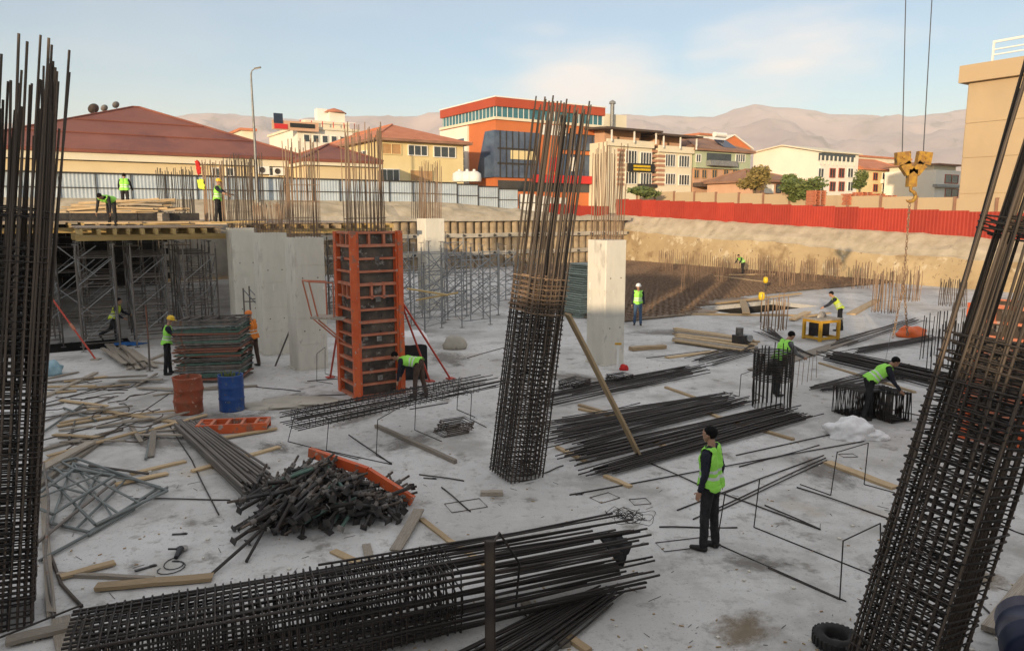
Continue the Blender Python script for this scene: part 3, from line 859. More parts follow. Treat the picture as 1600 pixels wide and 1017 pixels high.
dish('pale dish nearest the peak of the red roof', 182, 165, 72, .34, 'galv')
# -- low wing to its right
b = Bld('low_wing', 'low cream wing with small red roof right of the big hall', 486, 66, 5.8)
xe = b.hit('R', 592, 257)[0]; ze = b.hit('R', 540, 250)[1]
b.box('wall', 0, xe, .4, 9, -1, ze - .6, 'cream')
b.box('fascia', -.4, xe + .3, 0, 9.4, ze - .55, ze - .03, 'cream_pale')
zt = b.hit('R', 550, 228, 4)[1]
b.hip(-.5, xe + .4, -.1, 8, ze, zt, 'roof_red', ((3.2, 4), (xe - 3.2, 4)))
# -- yellow two-storey building with orange hip roof
b = Bld('yellow_house', 'yellow two storey house with shallow orange tile roof and wide windows', 593, 82, 5.6)
xe = b.hit('R', 724, 250)[0]; ze = b.hit('R', 660, 220)[1]; yl = b.hit('L', 480, 250)[0]
b.box('wall', 0, xe, 0, yl, -1.5, ze - .25, 'yellowwall')
zt = b.hit('R', 622, 194, 5)[1]
b.hip(-.7, xe + .8, -.8, yl + .8, ze, zt, 'roof_orange', ((xe * .42, 6.0), (xe * .42, yl - 6)), m2='roof_brown')
b.win('R', 596, 224, 627, 242, 'shutter', 'yellowwall', 1); b.win('R', 637, 227, 668, 244, 'glass_dark', 'white', 2); b.win('R', 677, 229, 712, 247, 'glass_dark', 'white', 2)
b.win('R', 594, 264, 624, 284, 'glass_dark', 'white', 2); b.win('R', 640, 266, 676, 284, 'shutter', 'yellowwall', 0)
for uu in (505, 530, 560): b.win('L', uu, 236, uu + 14, 250, nm=1)
# -- cream building far behind with a coloured sign and roof terrace
b = Bld('terrace_building', 'cream building with railed roof terrace and coloured billboard, far behind', 470, 128, 5)
xe = b.hit('R', 560, 220)[0]; z1 = b.hit('R', 500, 203)[1]; yl = b.hit('L', 421, 220)[0]
b.box('wall', 0, xe, 0, yl, -1, z1, 'whitewall')
b.box('roof_edge', -.3, xe + .3, -.3, yl + .3, z1 + .003, z1 + .4, 'cream_pale')
for k in range(7):
    b.win_local('R', 1 + k * 1.6, 2.1 + k * 1.6, z1 - 2.2, z1 - .9, nm=0)
z2 = b.hit('R', 520, 188)[1]
b.box('penthouse', 2, xe - 1, 1.5, 9, z1 + .41, z2, 'cream_pale')
for k in range(6):
    g = MB(); g.box((.6 + k * (xe - 1.2) / 5, .1, z1 + .95), (.12, .1, 1.1)); part('railing_post', g, 'redsign', b.t)
g = MB(); g.box((xe / 2, .1, z1 + 1.5), (xe - .8, .12, .12)); part('railing', g, 'white', b.t)
b.box('stair_tower', xe - 4.4, xe - 1.6, 2, 5, z2 + .003, z2 + 1.6, 'whitewall')
g = MB(); g.lathe([(2.2, 0), (1.4, .5), (.1, .9)], 12, (xe - 3.0, 3.5, z2 + 1.61)); part('dome_roof', g, 'roof_orange', b.t)
b.box('water_tank', 4.6, 6.4, 3, 4.6, z2 + .003, z2 + 2.2, 'white')
pan = b.box('billboard', -4.4, 3.4, -1.0, -.7, z1 - .5, z1 + 1.0, 'pinkwall')
g = MB(); g.box((-3.4, -1.05, z1 + 1.3), (1.5, .06, 1.6)); part('poster', g, 'solar', pan)
g = MB(); g.box((-3.0, -1.05, z1 + .05), (2.2, .05, .8)); part('poster', g, 'redsign', pan)
g = MB(); g.box((.6, -1.05, z1 + .35), (4.2, .05, .7)); part('poster', g, 'blacksign', pan)
# -- orange corner building
b = Bld('orange_building', 'four storey orange corner building with glazed top floor', 775, 92, 5.3)
xe = b.hit('R', 943, 230)[0]; yl = b.hit('L', 690, 230)[0]; zt = b.hit('R', 775, 152)[1]
zb1 = b.hit('R', 775, 166)[1]; zb0 = b.hit('R', 775, 184)[1]
b.box('wall', 0, xe, 0, yl, -1, zb0 - .01, 'orangewall')
b.box('roof_band', -.12, xe + .1, -.12, yl + .1, zb1, zt, 'redband')
b.box('roof_trim', -.2, xe + .2, -.2, yl + .2, zt + .002, zt + .14, 'white')
b.box('top_floor', .12, xe - .12, .12, yl - .12, zb0, zb1 - .005, 'glass_teal')
b.box('sill_band', -.25, xe + .2, -.25, yl + .2, zb0 - .22, zb0 + .1, 'cream_pale')
for k in range(22):
    x = .15 + k * (xe - .4) / 21
    b.box('mullion', x, x + .06, .05, .118, zb0 + .11, zb1 - .01, 'white')
for k in range(16):
    y = .6 + k * (yl - 1) / 15
    b.box('mullion', .05, .118, y, y + .06, zb0 + .11, zb1 - .01, 'white')
# white stair end on the left face, tall slots
yw = b.hit('L', 733, 230)[0]
zw1, zw0 = b.hit('L', 720, 202)[1], -1
w_ = b.box('white_bay', -.25, -.004, yw, yl, zw0, zb0 - .36, 'whitewall')
for u0, u1 in ((701, 710), (716, 727)):
    b.win('L', u0, 216, u1, 282, 'glass_blue', 'white', 0, off=-.25, rows=5)
# big raked glass bay round the corner
def raked(side, ub, ut, v0, v1, u1):
    off = -.02
    a1 = b.hit(side, u1, 230)[0]
    zt_, zb_ = b.hit(side, 775, v0)[1], b.hit(side, 775, v1)[1]
    return a1, zt_, zb_
xr = b.hit('R', 838, 240)[0]; yr = b.hit('L', 752, 240)[0]; zg1 = b.hit('R', 775, 204)[1]; zg0 = b.hit('R', 775, 277)[1]
g = MB()
g.box((xr / 2 - .1, -.16, (zg0 + zg1) / 2), (xr + .6, .3, zg1 - zg0))
g.add([(-.4, 0, zg0), (-.4, yr * .95 + .9, zg0), (-.4, yr * .55, zg1), (-.4, 0, zg1), (-.004, 0, zg0), (-.004, yr * .95 + .9, zg0), (-.004, yr * .55, zg1), (-.004, 0, zg1)], [(0, 3, 2, 1), (1, 2, 6, 5), (2, 3, 7, 6)])
gb = part('glass_bay', g, 'glass_blue', b.t)
for zf in (.30, .34, .62, .66):
    pass
for k, (f0, f1, m_) in enumerate(((.60, .64, 'darksteel'), (.28, .32, 'darksteel'), (.40, .59, 'yellowwall'))):
    z0, z1 = zg0 + (zg1 - zg0) * f0, zg0 + (zg1 - zg0) * f1
    g = MB(); g.box((xr / 2 + (.8 if k == 2 else 0), -.345, (z0 + z1) / 2), (xr * (.62 if k == 2 else .98), .06, z1 - z0)); part('spandrel', g, m_, gb)
for k in range(7):
    x = .4 + k * (xr - .6) / 6
    g = MB(); g.box((x, -.36, (zg0 + zg1) / 2), (.09, .09, zg1 - zg0)); part('mullion', g, 'darksteel', gb)
b.win('R', 872, 210, 938, 236, 'glass_blue', 'darksteel', 4); b.win('R', 872, 242, 938, 276, 'glass_blue', 'darksteel', 4)
b.win('R', 846, 196, 884, 212, 'white', 'white', 2)
b.band('shop_awning', 'R', 830, 275, 942, 287, 'redsign', .8)
b.band('shop_front', 'R', 778, 284, 936, 300, 'glass_dark', .1)
for u0, u1, m_ in ((858, 872, 'redsign'), (890, 900, 'white')):
    b.band('shop_sign', 'R', u0, 246, u1, 268, m_, .2)
# -- white box tower with a steel flue
b = Bld('stair_block', 'plain cream stair block with steel flue beside the orange building', 941, 112, 5)
xe = b.hit('R', 979, 190)[0]; zt = b.hit('R', 960, 179)[1]
b.box('wall', 0, xe, 0, 8, -1, zt, 'cream_pale')
f_ = b.hit('R', 954, 172)
g = MB(); g.tube([(f_[0], -.4, zt - 6), (f_[0], -.4, f_[1] + .8)], .3, 10); q = part('flue', g, 'galv', b.t)
g = MB(); g.lathe([(.5, 0), (.45, .3), (.05, .55)], 10, (f_[0], -.4, f_[1] + .81)); part('flue_cap', g, 'galv', q)
# -- two cream and brick strip houses
def strip_house(label, u0, y, ue, vt, cols, wins, sign=None):
    b = Bld('strip_house', label, u0, y, 4.9)
    xe = b.hit('R', ue, 260)[0]; zt = b.hit('R', u0 + 10, vt)[1]
    b.box('wall', 0, xe, 0, 11, -1, zt, 'cream_pale')
    zr = b.hit('R', u0 + 10, vt - 21)[1]
    b.box('attic', .8, xe - .8, 1.4, 10, zt + .003, zr, 'pinkwall')
    g = MB(); g.add([(-1, -1.2, zr - .2), (xe + .8, -1.2, zr - .2), (xe + .8, 11, zr + .5), (-1, 11, zr + .5), (-1, -1.2, zr + .05), (xe + .8, -1.2, zr + .05), (xe + .8, 11, zr + .75), (-1, 11, zr + .75)],
                    [(0, 1, 2, 3), (4, 7, 6, 5), (0, 4, 5, 1), (1, 5, 6, 2), (2, 6, 7, 3), (3, 7, 4, 0)]); part('roof', g, 'roof_dark', b.t)
    for k in range(3):
        x = .1 + k * (xe - .2) / 2
        b.box('terrace_post', x - .08, x + .08, -.9, -.74, zt, zr - .2, 'white')
    b.box('parapet', -.1, xe + .1, -.35, -.004, zt - .5, zt + .35, 'cream_pale')
    for u_, w_ in cols:
        a0, a1 = b.hit('R', u_, 260)[0], b.hit('R', u_ + w_, 260)[0]
        z = b.hit('R', u_, 290)[1]
        while z < zt - .9:
            b.box('stone_strip', a0, a1, -.12, -.004, z, z + .34, 'brickwall'); z += .62
    for (a, b0, c, d) in wins: b.win('R', a, b0, c, d, 'glass_dark', 'white', 3)
    return b, xe
b, xe = strip_house('cream house with brick strips and black shop sign, nearest the orange building', 946, 97, 1018, 222, [(964, 11), (1018, 8)],
                    [(977, 235, 995, 256), (1000, 238, 1018, 258), (977, 268, 995, 288), (1000, 270, 1018, 290)])
sg = b.band('shop_sign', 'R', 980, 256, 1019, 269, 'blacksign', .45)
a0, z0 = b.hit('R', 990, 261, -.46); a1 = b.hit('R', 1017, 261, -.46)[0]
rng = random.Random(5)
for ln in range(2):
    g = MB(); x = a0
    while x < a1 - .1:
        w_ = rng.uniform(.1, .24); g.box((x + w_ / 2, -.475, z0 + .12 - ln * .42), (w_, .03, .27)); x += w_ + .06
    part('sign_lettering', g, 'yellowplastic', sg)
b.band('balcony_rail', 'R', 996, 288, 1024, 293, 'darksteel', .4)
YS2 = 97 + xe * math.sin(SA) + .3
b2, xe2 = strip_house('cream house with brick strips, second from the orange building', 1026, YS2, 1081, 232, [(1027, 11)],
            [(1039, 241, 1055, 261), (1060, 243, 1077, 262), (1039, 271, 1055, 289), (1060, 273, 1077, 290)])
# -- sage green and salmon house
b = Bld('green_house', 'sage green and salmon house with brown roof and solar heater', 1082, YS2 + xe2 * math.sin(SA) + .3, 4.8)
xe = b.hit('R', 1168, 260)[0]; z1 = b.hit('R', 1120, 237)[1]; zm = b.hit('R', 1120, 264)[1]
b.box('lower_storey', 0, xe, 0, 10, -1, zm - .003, 'pinkwall'); b.box('upper_storey', -.1, xe + .1, -.4, 10, zm, z1, 'greenwall')
b.hip(-.6, xe + .6, -.9, 10.6, z1 + .2, b.hit('R', 1120, 219, 5)[1], 'roof_brown', ((3, 5), (xe - 3, 5)))
for a in (1087, 1149, 1156): b.win('R', a, 241, a + 8, 254, 'glass_dark', 'white', 1, off=-.4)
b.band('loggia', 'R', 1104, 240, 1142, 256, 'glass_dark', .06, off=-.4)
b.band('balcony', 'R', 1103, 252, 1146, 260, 'galv', .9, off=-.4)
for a in (1084, 1096, 1112, 1130, 1144): b.win('R', a, 265, a + 8, 279, 'glass_dark', 'shutter', 1)
b.band('awning', 'R', 1082, 287, 1150, 293, 'roof_dark', 1.6)
p = b.hit('R', 1130, 228, 2)
g = MB(); g.box((p[0], 1.6, p[1] + .2), (2.6, 2.4, .12), Matrix.Rotation(R(32), 3, 'X')); sh = part('solar_collector', g, 'solar', b.t)
g = MB(); g.tube([(p[0] - 1.2, 2.7, p[1] + 1.6), (p[0] + 1.2, 2.7, p[1] + 1.6)], .38, 12); part('hot_water_tank', g, 'white', sh)
# -- brick gable behind it
b = Bld('brick_gable_house', 'orange brick gable house behind the sage green house', 1118, 134, 5)
xe = b.hit('R', 1172, 240)[0]; zt = b.hit('R', 1140, 211)[1]; ze = b.hit('R', 1170, 232)[1]
g = MB(); P_ = [(0, 0, -1), (xe, 0, -1), (xe, 0, ze), (xe * .45, 0, zt), (0, 0, ze + .5)]
g.poly(P_); g.poly([(x, 10, z) for x, y, z in P_][::-1]); g.quad((xe, 0, -1), (xe, 10, -1), (xe, 10, ze), (xe, 0, ze)); part('wall', g, 'orangewall', b.t)
g = MB(); g.bar((xe * .45, 5, zt + .05), (xe + .6, 5, ze - .1), 10.6, .2); g.bar((xe * .45, 5, zt + .05), (-.6, 5, ze + .4), 10.6, .2); part('roof', g, 'whitewall', b.t)
# -- big white gable-ended block
b = Bld('white_gable_block', 'large blank white gable wall block with windowed wing', 1278, 128, 4.4)
yl = b.hit('L', 1176, 270)[0]; xe = b.hit('R', 1340, 270)[0]
zp = b.hit('L', 1224, 228)[1]; zl = b.hit('L', 1176, 240)[1]; zr = b.hit('L', 1276, 238)[1]; ym = b.hit('L', 1224, 250)[0]
g = MB(); g.poly([(0, 0, -1), (0, 0, zr), (0, ym, zp), (0, yl, zl), (0, yl, -1)]); g.quad((0, 0, -1), (xe, 0, -1), (xe, 0, zr), (0, 0, zr)); g.quad((xe, 0, -1), (xe, yl, -1), (xe, yl, zr), (xe, 0, zr)); part('wall', g, 'whitewall', b.t)
g = MB(); g.bar((xe / 2 - .2, ym, zp + .05), (xe / 2 - .2, -.6, zr + .0), xe + .9, .18); g.bar((xe / 2 - .2, ym, zp + .05), (xe / 2 - .2, yl + .6, zl), xe + .9, .18); part('roof', g, 'cream_pale', b.t)
b.band('ribbon_window', 'R', 1279, 241, 1336, 252, 'glass_dark', .06)
for k in range(9):
    a = b.hit('R', 1281 + k * 6.6, 247)[0]; b.box('pier', a, a + .3, -.16, -.07, zr - 2.1, zr - .6, 'whitewall')
for a in (1278, 1296, 1310, 1324):
    for vv in (263, 284):
        b.win('R', a, vv, a + 9, vv + 15, 'glass_dark', 'redband' if a in (1296, 1310) else 'white', 1)
# -- small brown-roofed house
b = Bld('small_house', 'small house with brown hip roof and dark window by the white gable', 1186, 97, 4.5)
xe = b.hit('R', 1246, 290)[0]; ze = b.hit('R', 1200, 284)[1]
b.box('wall', 0, xe, 0, 9, -1, ze, 'pinkwall')
b.hip(-.7, xe + .9, -.9, 9.6, ze + .2, b.hit('R', 1190, 266, 4)[1], 'roof_brown', ((2.0, 4.2), (3.0, 4.2)))
b.win('R', 1194, 288, 1208, 302, 'white', 'white', 0); b.win('R', 1212, 288, 1220, 302, 'glass_dark', 'darksteel', 0)
# -- yellow house with red roof
b = Bld('red_roof_house', 'pale yellow house with red roof and reddish shutters', 1340, 134, 4.2)
xe = b.hit('R', 1414, 280)[0]; ze = b.hit('R', 1375, 266)[1]
b.box('wall', 0, xe, 0, 9, -1, ze, 'yellowwall')
b.hip(-.4, xe + .5, -.7, 9.6, ze + .15, b.hit('R', 1375, 251, 4)[1], 'roof_orange', ((.5, 4.4), (xe - 3, 4.4)))
for a, m_ in ((1364, 'redband'), (1378, 'white'), (1402, 'redband')):
    for vv in (270, 288): b.win('R', a, vv, a + 7, vv + 12, 'glass_dark', m_, 1)
b.band('balcony', 'R', 1376, 281, 1396, 287, 'white', 1.0)
# -- white house with red trim, and grey striped house at the right
b = Bld('white_house', 'white house with red trimmed windows behind the crane hook', 1413, 142, 4.2)
xe = b.hit('R', 1456, 280)[0]; zt = b.hit('R', 1430, 258)[1]
b.box('wall', 0, xe, 0, 9, -1, zt, 'whitewall'); b.box('roof_edge', -.4, xe + .3, -.5, 9.3, zt + .003, zt + .4, 'roof_brown')
for a in (1420, 1436, 1449):
    for vv in (265, 284): b.win('R', a, vv, a + 6, vv + 12, 'glass_dark', 'redband', 0)
b = Bld('banded_house', 'white and grey banded house with dark balconies beside the tan block', 1457, 128, 4.0)
xe = b.hit('R', 1500, 280)[0]; zt = b.hit('R', 1475, 266)[1]
b.box('wall', 0, xe, 0, 9, -1, zt, 'whitewall'); b.box('roof_edge', -.3, xe + .3, -.5, 9.3, zt + .8, zt + 1.05, 'roof_brown')
b.box('attic', .5, xe - .5, .6, 8.5, zt + .003, zt + .8, 'cream_pale')
for vv in (273, 295): b.win('R', 1476, vv, 1497, vv + 14, 'glass_dark', 'redband', 1); b.band('balcony', 'R', 1457, vv + 16, 1498, vv + 20, 'galv', .8)
# -- far filler houses
for (lab, u, y, ue, vt, m_) in (('long low cream house far behind the white gable', 1310, 185, 1420, 247, 'cream_pale'), ('distant white house between brick strips and gable', 1088, 165, 1140, 213, 'whitewall'), ('distant cream house left of the terrace building', 384, 140, 402, 205, 'cream_pale')):
    b = Bld('distant_house', lab, u, y, 5)
    xe = b.hit('R', ue, 280)[0]; zt = b.hit('R', (u + ue) / 2, vt)[1]
    b.box('wall', 0, xe, 0, 9, -1, zt, m_); b.box('roof', -.3, xe + .3, -.4, 9.3, zt + .003, zt + .45, 'roof_orange')
# -- tan clad block at the right edge: its long face runs along E2, so it is hit as 'L'
b = Bld('tan_block', 'tall tan panel clad block at the right edge with white roof rail', 1497, 78, 3.6, ang=SA)
b.o = b.o + Vector((0, 0, 0))
t0, zt = b.hit('L', 1505, 105); zc = b.hit('L', 1508, 131)[1]; t1 = -26
g = MB(); g.box((9, t1 / 2, zc / 2 - .5), (18, -t1, zc + 1)); part('wall', g, 'tanwall', b.t)
zs = [0, zc * .23, zc * .48, zc * .72, zc]
for k in range(4):
    g = MB(); g.box((-.05, t1 / 2, (zs[k] + zs[k + 1]) / 2), (.1, -t1, zs[k + 1] - zs[k] - .06)); part('cladding_panel', g, 'tanwall', b.t)
    g = MB(); g.box((9, .05, (zs[k] + zs[k + 1]) / 2), (18, .1, zs[k + 1] - zs[k] - .06)); part('cladding_panel', g, 'tanwall', b.t)
g = MB(); g.box((8.7, t1 / 2 + .3, (zc + zt) / 2 + .003), (18.9, -t1 + .9, zt - zc)); part('cornice', g, 'tancap', b.t)
zr = b.hit('L', 1560, 62)[1]
g = MB()
for yy in np.linspace(-.6, t1 + 1, 9): g.box((.8, yy - 1.0, (zt + zr) / 2), (.16, .16, zr - zt))
for zz in (zr, zr - .75, zr - 1.25): g.box((.8, t1 / 2 - 1, zz), (.14, -t1 - 1, .22 if zz == zr else .12))
part('roof_rail', g, 'white', b.t)
g = MB(); g.box((4, t1 / 2 - 1.5, zt + .9), (5, -t1 - 6, 1.8)); part('plant_room', g, 'whitewall', b.t)

# ================================================================ street lamp
p = PY(400, 262, 60); p.z = gz(*toS(p)) - .3
top = PY(398, 112, 60).z - p.z
t = thing('street_lamp', 'tall pale street lamp post rising behind the red roofed hall', 'street lamp', p)
g = MB(); g.tube([(0, 0, 0), (0, 0, top * .5), (-.03, 0, top - .25), (.05, 0, top + .05), (.3, 0, top + .22)], [.13, .10, .07, .05, .04], 8); part('post', g, 'galv', t)
g = MB(); g.box((.52, 0, top + .26), (.5, .2, .08), Matrix.Rotation(R(-12), 3, 'Y')); lh = part('lamp_head', g, 'darksteel', t)
g = MB(); g.box((.52, 0, top + .21), (.36, .15, .02), Matrix.Rotation(R(-12), 3, 'Y')); part('lens', g, 'white', lh)

# ================================================================ trees
def tree(name, label, u, vb, y, h, w, lm, seed, n=2600, leaf=.2):
    p = PY(u, vb, y)
    t = thing(name, label, 'tree', p)
    rng = random.Random(seed)
    g = MB(); tr = h * .035 + .04
    g.tube([(0, 0, -.6), (.05, 0, h * .25), (-.05, .05, h * .55)], [tr, tr * .8, tr * .4], 7)
    lobes = []
    for k in range(11):
        a = rng.uniform(0, 6.28); rr = rng.uniform(.1, .36) * w
        c = Vector((math.cos(a) * rr, math.sin(a) * rr, rng.uniform(.34, .84) * h))
        lobes.append((c, rng.uniform(.17, .27) * w, rng.uniform(.12, .2) * h))
        g.tube([(0, 0, h * rng.uniform(.2, .45)), c * .6 + Z * .1 * h * .4, c], [tr * .5, tr * .3, tr * .12], 5)
    part('trunk', g, 'bark', t)
    g = MB()
    for k in range(n):
        c, rw, rh = lobes[rng.randrange(len(lobes))]
        d = Vector((rng.gauss(0, 1), rng.gauss(0, 1), rng.gauss(0, 1))).normalized() * (rng.uniform(.35, 1.12))
        q = c + Vector((d.x * rw, d.y * rw, d.z * rh))
        s_ = leaf * rng.uniform(.6, 1.4)
        e1_ = Vector((rng.gauss(0, 1), rng.gauss(0, 1), rng.gauss(0, 1))).normalized(); e2_ = e1_.orthogonal().normalized()
        g.quad(q - e1_ * s_, q - e2_ * s_ * .55, q + e1_ * s_, q + e2_ * s_ * .55)
    part('crown', g, lm, t)
tree('street_tree', 'rounded yellow green tree in front of the green house', 1178, 306, 84, 3.7, 4.4, 'leaf_dry', 1)
tree('street_tree', 'low spreading green tree behind the middle of the red fence', 1252, 326, 70, 3.2, 3.8, 'leaf', 2)
tree('street_tree', 'small green shrub at the left end of the panel wall', 1006, 314, 82, 1.6, 3.6, 'leaf', 3, 1300)
tree('street_tree', 'narrow dark green tree beside the red roofed yellow house', 1342, 306, 100, 3.4, 2.0, 'leaf', 4, 1100)
# ================================================================ pallets behind the red fence
def pallet_mesh():
    g = MB()
    for k in range(5): g.box((0, -.5 + k * .25, .12), (1.2, .12, .03))
    for x in (-.5, 0, .5): g.box((x, 0, .055), (.12, 1.1, .1))
    return g.mesh('pallet', 'orange_dull')
plm = pallet_mesh()
for si, (u, n_) in enumerate(((1274, 9), (1328, 7), (1346, 8), (1366, 7), (1384, 6))):
    p = PY(u, 326, 66)
    for k in range(n_):
        o = link('pallet', plm); o.location = p + Z * (.14 * k + .3 - .0); o.rotation_euler = (0, 0, R(20 + 3 * math.sin(k * 2 + si)))
        o.scale = (1.05, 1, 1)
        tag(o, 'faded red wooden pallet in the stacks behind the red fence', 'pallet', 'pallets stacked behind the red fence')

# ================================================================ formwork deck on the left
DZ = 4.42
def deck(label, a0, a1, b0, b1, z, nb):
    t = thing('formwork_deck', label, 'formwork deck', S(a0, b0, z), SA)
    L, W = a1 - a0, b1 - b0
    n = max(2, int(L // 2.4))
    for i in range(n):
        for j in range(max(1, int(W // 6))):
            w_, d_ = L / n, W / max(1, int(W // 6))
            o = link('plywood_sheet', box_mesh('plydark', 'plywood_sheet'), t, Matrix.Translation((w_ * (i + .5), d_ * (j + .5), .02)) @ Matrix.Diagonal((w_ - .012, d_ - .012, .04, 1)))
    k = .1
    while k < L:                                   # joists: their ends show along the front edge
        o = link('joist', box_mesh('beam_yellow' if random.random() < .7 else 'wood', 'joist'), t, Matrix.Translation((k, 1.2 - random.uniform(.1, .45), -.12)) @ Matrix.Diagonal((.09, 3.0, .19, 1)))
        k += random.uniform(.42, .6)
    for j in range(nb):
        for s_ in range(max(1, int(L // 3.2))):
            w_ = L / max(1, int(L // 3.2))
            link('bearer', box_mesh('beam_yellow', 'bearer'), t, Matrix.Translation((w_ * (s_ + .5) + random.uniform(-.1, .1), .18 + j * 1.35, -.33 - .004 * (s_ % 2))) @ Matrix.Diagonal((w_ * 1.03, .12 + .01 * (s_ % 2), .2, 1)))
    return t
deck('front formwork deck with yellow timber beams on steel shoring towers', 1.4, 6.2, 29.6, 35.4, DZ - .1, 3)
deck('wide formwork deck behind, between the shoring towers and the blue fence', -25, 6.6, 35.6, 57, DZ + .06, 3)
deck('formwork deck behind the orange column form', 7.6, 14.6, 33.0, 57, DZ - .02, 2)
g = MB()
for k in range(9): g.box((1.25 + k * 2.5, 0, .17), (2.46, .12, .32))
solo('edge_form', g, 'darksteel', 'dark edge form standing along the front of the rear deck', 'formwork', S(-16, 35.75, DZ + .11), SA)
# the storey below the deck ends in a wall coloured black for deep shade
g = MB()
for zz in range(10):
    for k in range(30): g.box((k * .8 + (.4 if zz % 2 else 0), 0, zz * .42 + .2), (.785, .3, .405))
solo('basement_wall', g, 'shade_black', 'block wall coloured black for deep shade at the back under the deck', 'wall', S(-16, 56), SA)

# ---- shoring towers: one built, the rest copied
def shoring(h, w, lm='tube_old', bm_='galv'):
    t = thing('shoring_tower', 'x', 'scaffold')
    for x in (0, w):
        for y in (0, w):
            bar('leg', (x, y, .12), (x, y, h - .25), .03, lm, t)
            g = MB(); g.box((x, y, .01), (.16, .16, .02)); g.tube([(x, y, .02), (x, y, .16)], .018, 6); part('base_plate', g, 'plate', t)
            g = MB(); g.tube([(x, y, h - .28), (x, y, h - .03)], .018, 6); g.box((x, y, h - .015), (.18, .18, .02)); part('jack_head', g, 'plate', t)
    nl = int(round(h / 1.25))
    for k in range(nl):
        z0, z1 = .3 + k * (h - .8) / nl, .3 + (k + 1) * (h - .8) / nl
        for y in (0, w):
            bar('ledger', (0, y, z0), (w, y, z0), .022, lm, t); bar('ledger', (0, y, z0 + .28), (w, y, z0 + .28), .018, lm, t)
        for x in (0, w):
            bar('brace', (x, 0, z0), (x, w, z1), .018, bm_, t); bar('brace', (x, w, z0), (x, 0, z1), .018, bm_, t)
        bar('brace', (0, 0, z0 + .05), (w, 0, z1), .016, bm_, t)
    for y in (0, w):
        bar('ledger', (0, y, h - .5), (w, y, h - .5), .022, lm, t)
    return t
proto = shoring(4.0, 1.15)
spots = [(1.3, 29.75), (3.0, 29.75), (4.75, 29.75), (1.5, 31.7), (3.2, 31.7), (4.9, 31.7), (1.6, 33.8), (3.3, 33.8), (5.0, 33.8), (-1.2, 36.2), (-3.6, 36.2), (-6.4, 36.2), (.8, 36.4), (3.0, 36.4), (-.6, 33.4), (-.4, 31.2), (-2.4, 38.8), (-5.2, 38.8), (5.0, 36.4)]
sl = ['front row, nearest the walking worker', 'front row, middle', 'front row, nearest the concrete columns']
for i, (a, b_) in enumerate(spots):
    o = proto if i == 0 else copy_tree(proto)
    o.location = S(a, b_); o.rotation_euler = (0, 0, SA + R(random.uniform(-3, 3)))
    if i < 3: tag(o, 'steel shoring tower under the front deck, ' + sl[i], 'scaffold', 'shoring towers under the deck')
    elif i < 9: tag(o, 'steel shoring tower deep under the front deck, behind the front row', 'scaffold', 'shoring towers deep under the front deck')
    else: tag(o, 'steel shoring tower in the dark under the rear deck', 'scaffold', 'shoring towers under the rear deck')
    o.scale.z = (DZ - .1 - .55) / 4.0 * (1.0 if i < 9 else 1.04)
for i_, (p_, q_) in enumerate((((72, 372), (152, 432)), ((72, 440), (150, 384)), ((70, 470), (148, 405)), ((70, 436), (148, 492)), ((72, 478), (146, 440)))):
    tag(bar('scaffold_tube', PY(*p_, 26.6), PY(*q_, 27.4), .022, 'galv'), 'diagonal brace tube left of the front shoring towers', 'scaffold tube', 'diagonal braces left of the front shoring towers')
proto2 = shoring(3.6, 1.5, 'galv', 'galv')
sc_spots = [(G(648, 508), 'grey scaffold tower right behind the orange column form', 1.0), (G(722, 512), 'grey scaffold tower between the orange form and the leaning rebar cage', .93),
            (G(690, 480), 'grey scaffold tower in front of the pale lit column', 1.08), (G(780, 478), 'grey scaffold tower just left of the leaning rebar cage', .9), (G(610, 470), 'grey scaffold tower hidden behind the orange form', 1.08), (G(700, 500), 'grey scaffold tower beside the pale lit column, on its right', .98), (G(755, 498), 'grey scaffold tower second left of the leaning rebar cage', .95), (G(664, 520), 'grey scaffold tower behind the raking props', .8), (G(830, 470), 'grey scaffold tower just behind the leaning rebar cage', .85)]
for i, (p, lab, hs) in enumerate(sc_spots):
    o = proto2 if i == 0 else copy_tree(proto2)
    o.location = p; o.rotation_euler = (0, 0, SA + R(5 * i)); o.scale = (1, 1, hs)
    tag(o, lab, 'scaffold', 'scaffold towers behind the orange form')
for i, (a, b_) in enumerate(((8.0, 33.6), (9.8, 33.6), (11.6, 33.6), (13.2, 33.6), (8.6, 36), (10.8, 36), (12.8, 36))):
    o = copy_tree(proto); o.location = S(a, b_); o.rotation_euler = (0, 0, SA + R(random.uniform(-3, 3))); o.scale.z = (DZ - .02 - .5) / 4.0
    tag(o, 'steel shoring tower under the deck behind the orange form', 'scaffold', 'shoring towers under the deck behind the orange form')
for i, (p_, q_, y_) in enumerate((((636, 452), (700, 462), 27.0), ((650, 470), (716, 458), 27.6))):
    tag(plank(PY(*p_, y_), PY(*q_, y_), .2, .05, 'beam_yellow'), ['upper', 'lower'][i] + ' yellow scaffold board on the towers right of the orange form', 'plank')
# small frame scaffold by the three columns and loose diagonal tubes
t = thing('trestle_scaffold', 'low steel trestle scaffold standing against the three concrete columns', 'scaffold', G(385, 545), R(5))
for x in (0, 1.55):
    for y in (0, .8): bar('leg', (x, y, 0), (x, y, 1.75 if x else 2.2), .028, 'tube_old', t)
for z in (.35, 1.72): bar('ledger', (0, 0, z), (1.55, 0, z), .022, 'tube_old', t); bar('ledger', (0, .8, z), (1.55, .8, z), .022, 'tube_old', t)
for p, q in (((0, 0, 2.15), (1.55, 0, .3)), ((0, 0, .3), (1.55, 0, 1.7)), ((0, .8, 2.1), (1.55, .8, .3))): bar('brace', p, q, .02, 'galv', t)
q = G(430, 572); bar_o = bar('scaffold_tube', q, q + Vector((.75, .9, 2.15)), .028, 'tube_old'); tag(bar_o, 'dark scaffold tube leaning against the nearest of three concrete columns', 'scaffold tube')

